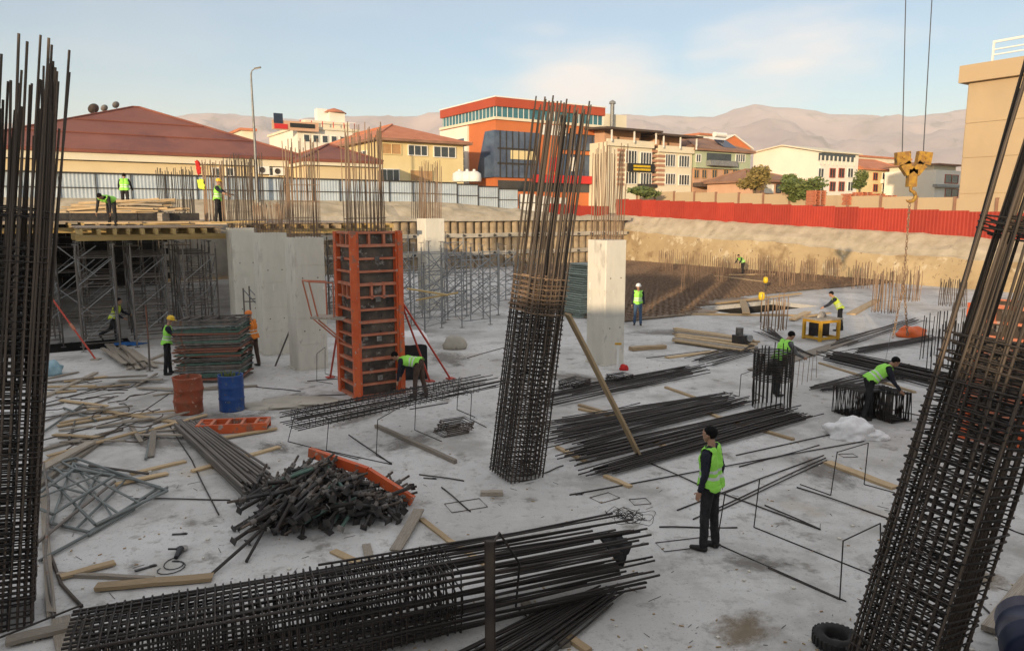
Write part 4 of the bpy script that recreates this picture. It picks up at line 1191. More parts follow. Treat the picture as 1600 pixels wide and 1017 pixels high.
# ================================================================ concrete columns
def column(label, a, b_, w, d, h, lifts=(.2, .4, .6, .8), lit=0):
    t = thing('concrete_column', label, 'column', S(a, b_), SA)
    bm = bmesh.new()
    bmesh.ops.create_cube(bm, size=1.0)
    bmesh.ops.scale(bm, vec=(w, d, h), verts=bm.verts)
    bmesh.ops.translate(bm, vec=(0, 0, h / 2), verts=bm.verts)
    bmesh.ops.bevel(bm, geom=[e for e in bm.edges if abs(e.verts[0].co.z - e.verts[1].co.z) > h * .5], offset=.03, segments=1, affect='EDGES')
    me = bpy.data.meshes.new('shaft'); bm.to_mesh(me); bm.free(); me.materials.append(M['conc'])
    link('shaft', me, t)
    for f in lifts:                                # ridges of grout left by the form joints
        g = MB(); z = h * f
        g.box((0, -d / 2 - .002, z), (w - .07, .014, .014)); g.box((-w / 2 - .002, 0, z), (.014, d - .07, .014))
        part('form_joint', g, 'conc', t)
    for f in lifts[:1] + lifts[2:3]:                           # plugged tie holes and a chipped arris
        for k in (-.25, .25):
            g = MB(); z = h * (f + .1)
            g.tube([(k * w, -d / 2 - .006, z), (k * w, -d / 2 + .02, z)], .022, 8); part('tie_hole', g, 'formply', t)
    rng = random.Random(int(a * 10 + b_))
    g = MB()
    for k in range(26):
        x = rng.uniform(-w / 2 - .06, w / 2 + .06); y = rng.choice((-d / 2 - rng.uniform(.02, .09), -d / 2 - .03)); s_ = rng.uniform(.02, .06)
        if rng.random() < .5: x, y = -w / 2 - rng.uniform(.02, .08), rng.uniform(-d / 2, d / 2)
        g.box((x, y, s_ * .4), (s_ * 1.6, s_ * 1.3, s_ * .8), Matrix.Rotation(rng.uniform(0, 3), 3, 'Z'))
    part('grout_crumbs', g, 'conc', t)['kind'] = 'stuff'
    return t
HC = 4.12
colspec = [('nearest of three bare concrete columns left of the orange form', G(483, 573), .95, .95, 4.1), ('middle of three bare concrete columns left of the orange form', G(430, 550), .95, .95, 4.18),
           ('farthest of three bare concrete columns left of the orange form', G(387, 532), .95, .95, 4.3), ('free standing concrete column right of the leaning rebar cage', G(945, 566), .86, .92, 4.0),
           ('pale concrete column behind the scaffold, right of the orange form', G(675, 482), 1.1, .95, 4.6)]
cols = []
for lab, p, w, d, h in colspec:
    a, b_ = toS(p)
    cols.append((a, b_, w, d, h)); column(lab, a, b_, w, d, h)

# ================================================================ rebar cages
def hoop_mesh(w, d, r, m, inner=True, n=5):
    g = MB()
    def loop(x0, x1, y0, y1, z, c=.035):
        pts = []
        for (cx, cy, a0) in ((x1 - c, y1 - c, 0), (x0 + c, y1 - c, 90), (x0 + c, y0 + c, 180), (x1 - c, y0 + c, 270)):
            for k in range(3): pts.append((cx + c * math.cos(R(a0 + 45 * k)), cy + c * math.sin(R(a0 + 45 * k)), z))
        g.tube(pts, r, n, close=True)
    loop(-w / 2, w / 2, -d / 2, d / 2, 0)
    if inner:
        loop(-w / 2 + .01, w / 2 - .01, -d * .2, d * .2, 2.2 * r); loop(-w * .2, w * .2, -d / 2 + .01, d / 2 - .01, -2.2 * r)
    g.tube([(w / 2 - .03, d / 2 - .01, 0), (w / 2 - .1, d / 2 - .09, .01)], r, n)
    return g.mesh('stirrup', m)
def perim(w, d, n1, n2):
    pts = []
    for k in range(n1): pts += [(-w / 2 + w * k / (n1 - 1), -d / 2), (-w / 2 + w * k / (n1 - 1), d / 2)]
    for k in range(1, n2 - 1): pts += [(-w / 2, -d / 2 + d * k / (n2 - 1)), (w / 2, -d / 2 + d * k / (n2 - 1))]
    return pts
def cage(label, mtx, w, d, L0, L1, spacing, h0, h1, n1, n2, rb, rs, mb_, ms, spread=0.0, jit=.15, inner=True, cat='rebar cage', name='rebar_cage', twin=False, group=None, lapfrac=0, bend=1, wob=.012):
    """bars from local z L0 to L1, stirrups from h0 to h1"""
    t = thing(name, label, cat, (0, 0, 0), 0, group)
    t.matrix_local = mtx
    iw, idp = w - 2.6 * rb, d - 2.6 * rb
    for (x, y) in perim(iw, idp, n1, n2):
        top = L1 + random.uniform(-jit, jit)
        sx, sy = random.gauss(0, spread), random.gauss(0, spread)
        p0 = (x + random.uniform(-.006, .006), y + random.uniform(-.006, .006), L0)
        bar('bar', p0, (x + sx, y + sy, top), rb * random.uniform(.92, 1.08), mb_, t, bent=bend)
        if random.random() < lapfrac:
            dx, dy = random.uniform(-.03, .03), random.uniform(-.03, .03)
            bar('lap_bar', (x + dx * .8, y + dy * .8, h1 * .62), (x + sx * .9 + dx * 2, y + sy * .9 + dy * 2, top - random.uniform(.1, .5)), rb, mb_, t, bent=bend)
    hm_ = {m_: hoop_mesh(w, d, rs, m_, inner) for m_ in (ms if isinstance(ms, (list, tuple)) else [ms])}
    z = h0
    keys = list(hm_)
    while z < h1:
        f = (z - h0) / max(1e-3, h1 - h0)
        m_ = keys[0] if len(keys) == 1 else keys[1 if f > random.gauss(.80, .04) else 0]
        link('stirrup', hm_[m_], t, Matrix.Translation((random.uniform(-wob, wob), random.uniform(-wob, wob), z)) @ Matrix.Rotation(R(random.uniform(-1.6, 1.6)), 4, 'X') @ Matrix.Rotation(R(random.uniform(-1.6, 1.6)), 4, 'Y'))
        z += spacing * random.uniform(.85, 1.15)
    return t, hm_
def lean_mtx(p_base, p_top, ang):
    z = (p_top - p_base).normalized()
    x = Vector((math.cos(ang), math.sin(ang), 0)); x = (x - z * x.dot(z)).normalized()
    y = z.cross(x)
    m3 = Matrix((x, y, z)).transposed().to_4x4()
    return Matrix.Translation(p_base) @ m3
# centre cage
pb = G(806, 742); pt = PY(880, 165, pb.y + .1)
Lc = (pt - pb).length
hs = (PY(838, 428, pb.y) - pb).length
cage('tall leaning rebar column cage in the middle of the slab', lean_mtx(pb, pt, SA), .74, .76, 0, Lc, .09, .05, hs, 9, 9, .0145, .009, 'rebar_mix', ['rebar', 'rebar_rust_sunlit'], spread=.05, jit=.12, lapfrac=.45)  # upper stirrups given the paler rust so they look sunlit
# right cage
pb = G(1404, 1056); pt = PY(1614, 392, pb.y); ax_ = (pt - pb).normalized()
hs = (PY(1570, 530, pb.y) - pb).length
tr, hmr = cage('big leaning rebar column cage at the right edge of the photo', lean_mtx(pb, pt, SA), .80, .82, 0, 6.7, .088, .04, hs, 9, 9, .0155, .0098, 'rebar_mix', 'rebar', spread=.05, jit=.3, lapfrac=.3)
for dz in (0, .06, .12):
    link('stirrup', hmr['rebar'], tr, Matrix.Translation((0, 0, hs + 1.0 + dz)) @ Matrix.Diagonal((.97, .97, 1, 1)))
# left cage
pb = G(-14, 968); pt = PY(12, 330, pb.y + .3)
hs = (PY(20, 385, pb.y) - pb).length
tl, hml = cage('tall rebar column cage at the left edge of the photo', lean_mtx(pb, pt, SA), .84, .84, 0, 6.5, .075, .04, hs, 12, 12, .014, .010, 'rebar_mix', 'rebar', spread=.05, jit=.4, lapfrac=1.0)
for dz in (-.02, .05): link('stirrup', hml['rebar'], tl, Matrix.Translation((0, 0, hs + .35 + dz)))
# round cage with a worker at it
pb = G(1205, 636)
t = thing('round_rebar_cage', 'short round rebar cage with black wrapped hoops on the slab at right', 'rebar cage', pb)
for k in range(26):
    a = 2 * math.pi * k / 26; r_ = .46
    bar('bar', (r_ * math.cos(a), r_ * math.sin(a), 0), (r_ * math.cos(a) * 1.0 + random.gauss(0, .015), r_ * math.sin(a) + random.gauss(0, .015), 1.5 + random.uniform(-.12, .12)), .014, 'rebar', t, bent=1)
for z in [.74 + .042 * k for k in range(17)]:
    g = MB(); g.tube([(.48 * math.cos(2 * math.pi * k / 24), .48 * math.sin(2 * math.pi * k / 24), 0) for k in range(24)], .015, 5, close=True)
    o = part('hoop', g, 'rebar', t); o.location = (0, 0, z)
# starter bars standing on columns and on the decks
def starters(label, base, w, d, h, n1, n2, m='rebar_rust_sunlit', r=.013, spread=.03, jit=.2, hoops=0, ang=SA, name='starter_bars', tie=.5):
    t = thing(name, label, 'rebar', base, ang)
    for (x, y) in perim(w, d, n1, n2):
        bar('bar', (x, y, 0), (x + random.gauss(0, spread), y + random.gauss(0, spread), h + random.uniform(-jit, jit)), r * random.uniform(.9, 1.1), m, t, bent=1)
    if hoops:
        hm_ = hoop_mesh(w + .05, d + .05, .007, m, False)
        for k in range(hoops): link('stirrup', hm_, t, Matrix.Translation((0, 0, .1 + k * tie)) @ Matrix.Rotation(R(random.uniform(-3, 3)), 4, 'X'))
    return t
def top_z(i, v):                                    # height of pixel row v at column i, above its top
    p = S(cols[i][0], cols[i][1]); return PY(800, v, p.y).z - cols[i][4]
sb = lambda i: S(cols[i][0], cols[i][1], cols[i][4])
starters('rusty starter bars on the nearest of the three bare columns', sb(0), .8, .8, top_z(0, 226), 9, 7, hoops=4)
starters('short rusty starter bars on the middle of the three bare columns', sb(1), .8, .8, top_z(1, 318), 10, 7, hoops=2, jit=.08, tie=.35)
starters('rusty starter bars on the farthest of the three bare columns', sb(2), .8, .8, top_z(2, 246), 8, 6, 'rebar_mix', hoops=2)
starters('starter bars on the free standing column beside the leaning cage', sb(3), .7, .74, top_z(3, 232), 8, 7, hoops=2, spread=.05)
starters('starter bars on the pale column behind the scaffold', sb(4), .85, .8, top_z(4, 256), 8, 7, hoops=1)
pf = G(578, 612)
starters('rusty starter bars rising out of the orange column form', Vector((pf.x, pf.y, 3.6)), .82, .82, PY(580, 204, pf.y).z - 3.6, 9, 8, hoops=3, spread=.035)
def deck_pt(u, v, z=DZ + .1, y=None):
    return Vector((*PY(u, v, y).xy, z)) if y else G(u, v, z)
for (lab, u, y, v1, w, d, n1, n2, m_) in (('pale rusty starter bars with a red cloth on the rear deck', 316, 32, 254, .7, .7, 7, 5, 'rebar_rust_sunlit'), ('dark starter bars on the rear deck right of the lime vested worker', 242, 39, 264, .9, .5, 7, 2, 'rebar'),
                                         ('dark starter bars beside the grey stake on the rear deck', 274, 39, 263, .5, .5, 5, 3, 'rebar'), ('tall dark starter bars right of the worker on the deck', 374, 36, 243, 1.2, .5, 11, 3, 'rebar_mix'),
                                         ('short dark starter bars in front of the lamp post', 431, 40, 278, .6, .5, 7, 2, 'rebar_mix'), ('starter bars on the deck behind the orange form', 655, 48, 282, 1.3, .6, 11, 2, 'rebar_mix')):
    q = deck_pt(u, 0, DZ + .1, y)
    starters(lab, q, w, d, PY(u, v1, y).z - q.z, n1, n2, m_, spread=.02, r=.019)
# low starter-bar wall between the columns on the deck
# ================================================================ orange steel column form
def column_form(label, base, ang, w, h, full=True):
    t = thing('column_form', label, 'formwork', base, ang)
    def panel(mtx, wp):
        pnl = link('form_panel', None, t, mtx); pnl.empty_display_size = .1
        g = MB(); g.box((0, .06, h / 2), (wp - .02, .02, h - .04))
        part('facing_sheet', g, 'formply', pnl)
        for sx in (-1, 1):
            g = MB(); g.box((sx * (wp / 2 - .05), -.01, h / 2), (.10, .13, h)); part('edge_rail', g, 'orange', pnl)
        n = int(round(h / .33))
        for k in range(n + 1):
            z = .03 + (h - .06) * k / n
            g = MB(); g.box((0, .0, z + random.uniform(-.006, .006)), (wp - .2, .11, .055 if k % 3 else .075)); part('cross_rail', g, 'orange_dull', pnl)
        for sx, z0, z1 in ((-.17, h - .34, h - .06), (.17, h - .34, h - .06), (-.14, h * .60, h * .70), (.14, h * .60, h * .70)):
            g = MB(); g.box((sx * wp, -.005, (z0 + z1) / 2), (.06, .10, z1 - z0)); part('stiffener', g, 'orange_dull', pnl)
        for k in range(4):
            g = MB(); z = h * (.12 + .24 * k); g.tube([(-.02, -.12, z), (-.02, .05, z)], .02, 6); g.box((-.02, -.09, z), (.13, .02, .13)); part('tie_plate', g, 'plate', pnl)
    for k in range(4):
        # a panel on each side; neighbours overlap at the corner like a pinwheel
        panel(Matrix.Rotation(k * math.pi / 2, 4, 'Z') @ Matrix.Translation((.05, -w / 2 - .03, 0)), w + .1)
    return t
tf = column_form('tall orange steel column form with ladder-like ribs', pf, SA, 1.12, 4.36)
# corner posts are deeper and brighter
g = MB(); g.box((-.62, -.66, 2.18), (.16, .1, 4.4)); part('corner_post', g, 'orange', tf)
g = MB(); g.box((.68, -.62, 2.18), (.14, .16, 4.4)); part('corner_post', g, 'orange', tf)
# access platform with guard rail on the left, and raking props on both sides
def loc(p): return tf_inv @ Vector(p)
tf_inv = (Matrix.Translation(pf) @ Matrix.Rotation(SA, 4, 'Z')).inverted()
pl = link('access_platform', None, tf); pl.empty_display_size = .1
zp = 2.05
P0 = loc(PY(546, 486, pf.y + .0)); P1 = loc(PY(492, 488, pf.y + .2)); P0.z = P1.z = zp
g = MB(); g.bar(P0, P1, .6, .06); part('boards', g, 'wood_old', pl)
for dy in (-.28, .28):
    o_ = Vector((0, dy, 0))
    bar('guard_post', P1 + o_ + Vector((0, 0, -.05)), P1 + o_ + Vector((-.22, 0, .98)), .022, 'orange_dull', pl)
    bar('guard_post', P0.lerp(P1, .55) + o_, P0.lerp(P1, .55) + o_ + Vector((0, 0, .95)), .022, 'orange_dull', pl)
    bar('guard_rail', P1 + o_ + Vector((-.22, 0, .98)), P0.lerp(P1, .55) + o_ + Vector((0, 0, .95)), .02, 'orange_dull', pl)
    bar('bracket', P1 + o_ + Vector((0, 0, -.06)), P0 + o_ + Vector((0, 0, -.85)), .022, 'orange_dull', pl)
bar('guard_rail', P1 + Vector((-.22, -.28, .98)), P1 + Vector((-.22, .28, .98)), .02, 'orange_dull', pl)
for (p, q) in ((PY(626, 470, pf.y), G(672, 596)), (PY(627, 470, pf.y), G(704, 592)), (PY(530, 500, pf.y), G(516, 590))):
    pp = bar('raking_prop', loc(p), loc(q), .03, 'red_prop', tf)
    g = MB(); qq = loc(q); g.box((qq.x, qq.y, .02), (.22, .22, .03)); part('prop_foot', g, 'red_prop', tf)
# second form, behind the right cage
column_form('orange steel column form standing behind the right rebar cage', PY(1575, 600, 15.4) * 1.0 - Z * PY(1575, 600, 15.4).z, SA, 1.1, 2.95)

# ================================================================ site beyond: rebar mat, starter rows, crane hook
g = MB()
rng = random.Random(9)
m_a0, m_a1, m_b0, m_b1 = 19.5, 50.9, 18.5, 57.0
def proj(p):
    d = p - EYE
    dep = d.y * _ct - d.z * _st
    return 800 + FPX * d.x / dep, 508.5 - FPX * (d.y * _st + d.z * _ct) / dep
_ml = [(0, 480), (840, 486), (980, 503), (1085, 489), (1110, 470), (1262, 455), (1420, 441), (1600, 428), (4000, 400)]
def in_mat(a, b_):                                  # the mat stops short of the opening and of the finished slab
    u, v = proj(S(a, b_, .1))
    if u < 815: return False
    for (u0, v0), (u1, v1) in zip(_ml, _ml[1:]):
        if u0 <= u <= u1: return v < v0 + (v1 - v0) * (u - u0) / (u1 - u0)
    return False
def run(pt, lo, hi):                               # longest stretch of a line that lies on the mat
    t = lo
    while t < hi and not pt(t): t += .4
    e = t
    while e < hi and pt(e): e += .4
    return t, min(e, hi)
k = m_a0
while k < m_a1:
    t0, t1 = run(lambda t: in_mat(k, t), m_b0, m_b1)
    if t1 - t0 > 1.5: g.tube([S(k + rng.uniform(-.03, .03), t0 + rng.uniform(-.3, .3), .16), S(k + rng.uniform(-.03, .03), t1, .16)], .026, 4, cap=False)
    k += .42
k = m_b0
while k < m_b1:
    t0, t1 = run(lambda t: in_mat(t, k), m_a0, m_a1)
    if t1 - t0 > 1.5: g.tube([S(t0 + rng.uniform(-.3, .3), k + rng.uniform(-.03, .03), .195), S(t1, k + rng.uniform(-.03, .03), .205)], .026, 4, cap=False)
    k += .42
o = link('rebar_mat', g.mesh('rebar_mat', 'rebar_rust_sunlit')); tag(o, 'brown mat of reinforcing bars laid over the far part of the slab', 'rebar mat', None, 'stuff')
g = MB()
for i in range(32):
    for j in range(18):
        a, b_ = m_a0 + .5 + i * .98, m_b0 + 1 + j * 2.15
        if a < m_a1 and in_mat(a, b_): g.box(S(a, b_, .06), (.965, 2.13, .05), Matrix.Rotation(SA, 3, 'Z'))
struct('formwork_floor', g, 'plydark', 'brown plywood floor under the far rebar mat')
# rows of short wall starters along the earth wall and across the mat
def row(label, p, q, n, h, m='rebar_rust_sunlit', r=.022, jit=.22):
    p, q = Vector(p), Vector(q)
    c = (p + q) / 2
    t = thing('starter_row', label, 'rebar', c)
    for k in range(n):
        b0_ = p.lerp(q, (k + random.uniform(-.2, .2)) / (n - 1)) - c
        bar('bar', b0_, b0_ + Vector((random.gauss(0, .03), random.gauss(0, .03), h + random.uniform(-jit, jit))), r, m, t, n=4)
def M0(u, v): return G(u, v, .18)
rows_ = [('row of thin starter bars at the foot of the earth wall, left part', M0(990, 405), M0(1150, 417), 64, 1.7), ('row of thin starter bars at the foot of the earth wall, middle part', M0(1160, 418), M0(1300, 428), 70, 1.7),
         ('row of thin starter bars at the foot of the earth wall, right part', M0(1305, 430), M0(1525, 447), 90, 1.6), ('starter bars across the rebar mat behind the stooping worker', M0(1130, 425), M0(1240, 436), 30, 1.4), ('starter bars across the rebar mat left of the stooping worker', M0(1030, 418), M0(1120, 428), 28, 1.5), ('low dark starter bars where the mat meets the slab near the right cage', M0(1330, 452), M0(1440, 448), 24, 1.2)]
for r_ in rows_: row(*r_)
for (lab, u, v, w, h, n) in (('starter bars of a column on the rebar mat, left of the yellow cap', 1078, 455, .7, 1.55, 5), ('starter bars of a column at the back of the rebar mat', 1228, 447, .7, 1.4, 5), ('starter bars of a column behind the yellow table saw', 1208, 515, .7, 1.35, 5),
                             ('starter bars of a column right of the yellow vested worker', 1382, 488, .8, 1.9, 6), ('starter bars of a column near the middle of the earth wall', 1300, 436, .7, 1.5, 5), ('starter bars of a column by the foot of the wall near the right cage', 1488, 478, .9, 1.3, 6)):
    starters(lab, M0(u, v), w, w, h, n, n, 'rebar_rust_sunlit' if u != 1488 else 'rebar_mix', r=.02, jit=.15, hoops=2, spread=.03)
for (lab, u, v) in (('starter bars of a column far left on the rebar mat, by the corner', 1040, 424), ('starter bars of a column on the mat right of the stooping worker', 1195, 432), ('starter bars of a column on the mat, left of the stooping worker', 1128, 440), ('starter bars of a column on the mat near the long planks', 1262, 440), ('starter bars of a column at the right end of the mat', 1345, 446), ('starter bars of a column on the slab near the dark starter rows', 1420, 470)):
    starters(lab, M0(u, v), .75, .75, 1.5, 5, 5, 'rebar_rust_sunlit', r=.021, jit=.2, hoops=2, spread=.03)
row('row of dark starter bars left of the right rebar cage', G(1436, 562), G(1512, 540), 15, 1.5, 'rebar', .017, .12)
row('second row of dark starter bars left of the right rebar cage', G(1448, 585), G(1522, 560), 13, 1.45, 'rebar', .017, .12)
row('thin starter bars between the sleepers at centre right', G(1245, 605), G(1275, 590), 5, .75, 'rebar_rust_sunlit', .009, .1)
# crane hook block hanging on two cables
hy = 24.0
hp = PY(1426, 258, hy)
t = thing('crane_hook', 'worn yellow crane hook block on two long cables', 'crane hook', hp)
k_ = hy / FPX
g = MB()
for sx in (-1, 1):
    g.box((sx * 16 * k_, 0, 10 * k_), (21 * k_, .2, 19 * k_), Matrix.Rotation(R(sx * 6), 3, 'Y'))
    g.bar((sx * 14 * k_, 0, 2 * k_), (sx * 3 * k_, 0, -12 * k_), .2, 15 * k_)
    g.tube([(sx * 17 * k_, -.14, 11 * k_), (sx * 17 * k_, .14, 11 * k_)], .05, 8)
g.box((0, 0, -20 * k_), (13 * k_, .2, 26 * k_))
part('block', g, 'hook', t)
g = MB(); pts = [(0, 0, -.65), (0, 0, -.8)] + [(.17 * math.sin(R(a)), 0, -.98 + .17 * math.cos(R(a))) for a in range(0, 250, 25)]
g.tube(pts, [.05] * 4 + [.06] * (len(pts) - 6) + [.04, .02], 8); part('hook', g, 'hook', t)
for sx, ut in ((-17, 1422), (15, 1473)):
    q = PY(ut, -300, hy + 6) - hp
    bar('cable', (sx * k_, 0, 12 * k_), q, .016, 'cable', t)
# chain sling below the hook
ch = thing('chain_sling', 'rusty chain sling hanging from the crane hook down to the slab', 'chain', hp + Z * -1.1)
g = MB(); g.tube([(.035 * math.cos(R(a)), 0, .075 * math.sin(R(a))) for a in range(0, 360, 45)], .013, 5, close=True)
lk = g.mesh('link', 'rebar_rust_sunlit')
def chain(p, q, sag=0):
    p, q = Vector(p), Vector(q); n = int((q - p).length / .11)
    for k in range(n):
        c = p.lerp(q, (k + .5) / n); c += Vector((sag * math.sin(math.pi * (k + .5) / n), 0, 0))
        link('link', lk, ch, Matrix.Translation(c) @ (q - p).to_track_quat('Z', 'Y').to_matrix().to_4x4() @ Matrix.Rotation(R(90 * (k % 2)), 4, 'Z'))
o0 = hp - Z * 1.1
e1_ = PY(1412, 440, hy) - o0
chain((0, 0, 0), e1_)
chain(e1_, PY(1395, 528, hy) - o0); chain(e1_, PY(1418, 524, hy) - o0)
bar('tag_line', PY(1396, 500, hy) - o0, PY(1383, 566, hy - 2) - o0, .006, 'cable', ch)

# ================================================================ rebar on the slab
def rebar_at(p, q, r=.012, m='rebar', label=None, group=None, cat='rebar', name='rebar'):
    o = bar(name, p, q, r, m, None, bent=1)
    return tag(o, label, cat, group)
def pile(label, L0, L1, R0, R1, n, layers, z0=.05, r=.013, m='rebar', jit=.25, cross=.06):
    """bars from the line L0-L1 to the line R0-R1 (pixels on the slab)"""
    l0, l1, r0, r1 = [G(*p) for p in (L0, L1, R0, R1)]
    for k in range(n):
        ly = k % layers
        t = (k // layers + .5) / math.ceil(n / layers)
        t = .5 + (t - .5) * (1 - .10 * ly)
        p = l0.lerp(l1, min(1, max(0, t + random.gauss(0, cross)))); q = r0.lerp(r1, min(1, max(0, t + random.gauss(0, cross))))
        d = (q - p).normalized()
        p = p + d * random.gauss(0, jit); q = q + d * random.gauss(0, jit)
        z = z0 + r + ly * 2.05 * r
        rebar_at(p + Z * z, q + Z * (z + random.uniform(0, .01)), r, m, label, label)
pile('long dark rebar in the near bundle beside the foreground worker', (922, 737), (950, 747), (1218, 652), (1272, 657), 26, 3)
pile('long dark rebar in the second bundle beside the foreground worker', (898, 708), (922, 727), (1200, 642), (1245, 645), 30, 3)
pile('long dark rebar in the wide flat pile right of the leaning cage', (850, 662), (905, 706), (1105, 622), (1165, 636), 62, 2, jit=.4, cross=.08)
pile('long dark rebar in the pile in front of the free standing column', (828, 618), (866, 640), (1055, 578), (1098, 588), 26, 2, jit=.5, cross=.1)
pile('dark rebar in the bundle lying at the bottom centre of the photo', (660, 1046), (800, 1084), (912, 932), (966, 946), 36, 3, jit=.15, cross=.03)
pile('dark rebar in the pile behind the stirrup stack at right', (1262, 606), (1300, 616), (1405, 572), (1455, 590), 22, 2, jit=.3, cross=.1)
pile('dark rebar in the big stack behind the worker bending at right', (1282, 566), (1320, 556), (1475, 615), (1520, 596), 34, 5, jit=.3, r=.018)
pile('dark rebar in the stack by the white panel on the slab at right', (1240, 548), (1275, 560), (1205, 515), (1180, 522), 14, 2, jit=.2)
pile('dark rebar in the low stack behind the yellow saw', (1330, 548), (1350, 556), (1440, 528), (1470, 532), 18, 2, jit=.4)
pile('rebar scattered in front of the orange tarp', (1300, 535), (1320, 545), (1420, 500), (1450, 505), 10, 1, jit=.5, cross=.2)
pile('dark rebar in the stack left of the round cage', (1075, 560), (1110, 575), (1168, 540), (1178, 555), 16, 2, jit=.3)
loose = [((890, 524 + 250), (1350, 690)), ((1058, 798), (1287, 712)), ((1083, 812), (1290, 716)), ((1116, 802), (1292, 720)), ((1155, 730), (1280, 696)), ((1150, 712), (1350, 668)), ((1030, 824), (1152, 825)), ((1002, 718), (1092, 758)),
         ((1092, 758), (1282, 828)), ((850, 740), (880, 728)), ((870, 660), (1000, 630)), ((690, 762), (735, 800)), ((300, 720), (342, 805)), ((262, 660), (300, 720)), ((205, 780), (360, 782)), ((130, 705), (270, 612)), ((655, 742), (725, 752)),
         ((1100, 985), (1105, 986)), ((1530, 940), (1552, 968)), ((640, 618), (720, 596)), ((545, 680), (612, 726)), ((1195, 790), (1282, 828)), ((1245, 762), (1392, 812)), ((60, 690), (250, 640)), ((40, 640), (180, 600)), ((60, 610), (200, 610)),
         ((150, 640), (60, 655)), ((420, 640), (520, 628)), ((440, 622), (560, 616)), ((730, 560), (800, 540)), ((640, 640), (700, 630)), ((560, 590), (480, 596)), ((400, 605), (470, 612)), ((1010, 560), (1110, 548)), ((1390, 640), (1460, 655)), ((1560, 820), (1600, 836)), ((985, 590), (1120, 570))]
places = ['between the foreground worker and the white sack', 'left of the foreground worker', 'on the left part of the slab', 'in front of the orange form', 'near the right rebar cage']
for i, (p, q) in enumerate(loose):
    a, b_ = G(*p), G(*q)
    if (a - b_).length < .3: continue
    u = (p[0] + q[0]) / 2; v = (p[1] + q[1]) / 2
    pl_ = places[4] if u > 1380 else places[0] if u > 1000 and v > 640 else places[2] if u < 380 else places[1] if v > 700 else places[3] if u < 800 else 'in the middle distance near the free standing column'
    rebar_at(a + Z * .014, b_ + Z * .014, .012, 'rebar', 'single loose dark rebar lying ' + pl_, 'loose rebars ' + pl_)
# timber sleepers under the piles
for (p, q, lab) in (((945, 745), (985, 762), 'near bundle, left end'), ((1020, 690), (1045, 702), 'second bundle, left end'), ((1150, 662), (1240, 688), 'near bundle, right end'), ((905, 640), (960, 652), 'wide flat pile, left'),
                    ((1040, 606), (1085, 622), 'wide flat pile, far end'), ((870, 700), (915, 722), 'wide flat pile, near corner'), ((1090, 640), (1140, 660), 'second bundle, far end'), ((905, 634), (960, 650), 'pile before the free standing column'),
                    ((1280, 568), (1430, 614), 'big stack at right, long'), ((870, 985), (920, 1020), 'bundle at the bottom centre')):
    tag(plank(G(*p), G(*q), .10, .05, 'wood'), 'wooden sleeper under the rebar: ' + lab, 'timber')

# ---- stirrup stacks
def stirrup_stack(label, base, ang, n, w, d, m='rebar_mix', lean=0.0, axis='Z', r=.009, step=.02):
    me = MB()
    me.tube([(-w / 2, -d / 2, 0), (w / 2, -d / 2, 0), (w / 2, d / 2, 0), (-w / 2, d / 2, 0)], r, 5, close=True)
    ms = me.mesh('stirrup', m)
    for k in range(n):
        o = link('stirrup', ms)
        rot = Matrix.Rotation(ang + R(random.uniform(-4, 4)), 4, 'Z')
        if axis == 'Z':
            o.matrix_local = Matrix.Translation(base + Vector((random.gauss(0, .02) + lean * k * .02, random.gauss(0, .02), r + k * step))) @ rot
        else:
            o.matrix_local = Matrix.Translation(base + rot @ Vector((0, k * step + random.gauss(0, .006), 0)) + Z * (d / 2 + .015 + random.uniform(0, .02))) @ rot @ Matrix.Rotation(math.pi / 2 + R(random.gauss(0, 4)), 4, 'X')
        tag(o, label, 'stirrup', label)
stirrup_stack('rusty stirrup in the small pile behind the long wooden pole', G(704, 676), SA, 14, .62, .5, 'rebar_mix', .6)
stirrup_stack('dark stirrup in the pile left of the leaning plank', G(898, 606), SA + .3, 12, .8, .55, 'rebar')
stirrup_stack('dark stirrup in the pile right of the leaning plank', G(968, 597), SA, 12, .65, .45, 'rebar')
stirrup_stack('upright dark stirrup in the stack the bending worker is tying, near row', G(1360, 655), SA + R(-12), 40, .66, .64, 'rebar', axis='Y', step=.022, r=.013)
stirrup_stack('upright dark stirrup in the stack the bending worker is tying, far row', G(1407, 660), SA + R(-12), 40, .62, .64, 'rebar', axis='Y', step=.024, r=.013)
for i, (u, v, w, d, a, lab) in enumerate(((728, 790, .62, .4, .4, 'left of the short wood block'), (1000, 784, .3, .25, .2, 'just left of the tangled wire'), (945, 778, .42, .3, .6, 'left of the foreground worker'), (1075, 850, .9, .3, .25, 'at the feet of the foreground worker'), (1325, 712, .3, .2, .1, 'in front of the white sack'), (905, 772, .16, .05, .5, 'tiny, on the clear slab'))):
    g = MB(); g.tube([(-w / 2, -d / 2, .01), (w / 2, -d / 2, .01), (w / 2, d / 2, .01), (-w / 2, d / 2, .01)], .007, 5, close=True)
    solo('stirrup', g, 'rebar_mix', 'single rectangular wire stirrup lying ' + lab, 'stirrup', G(u, v), a)

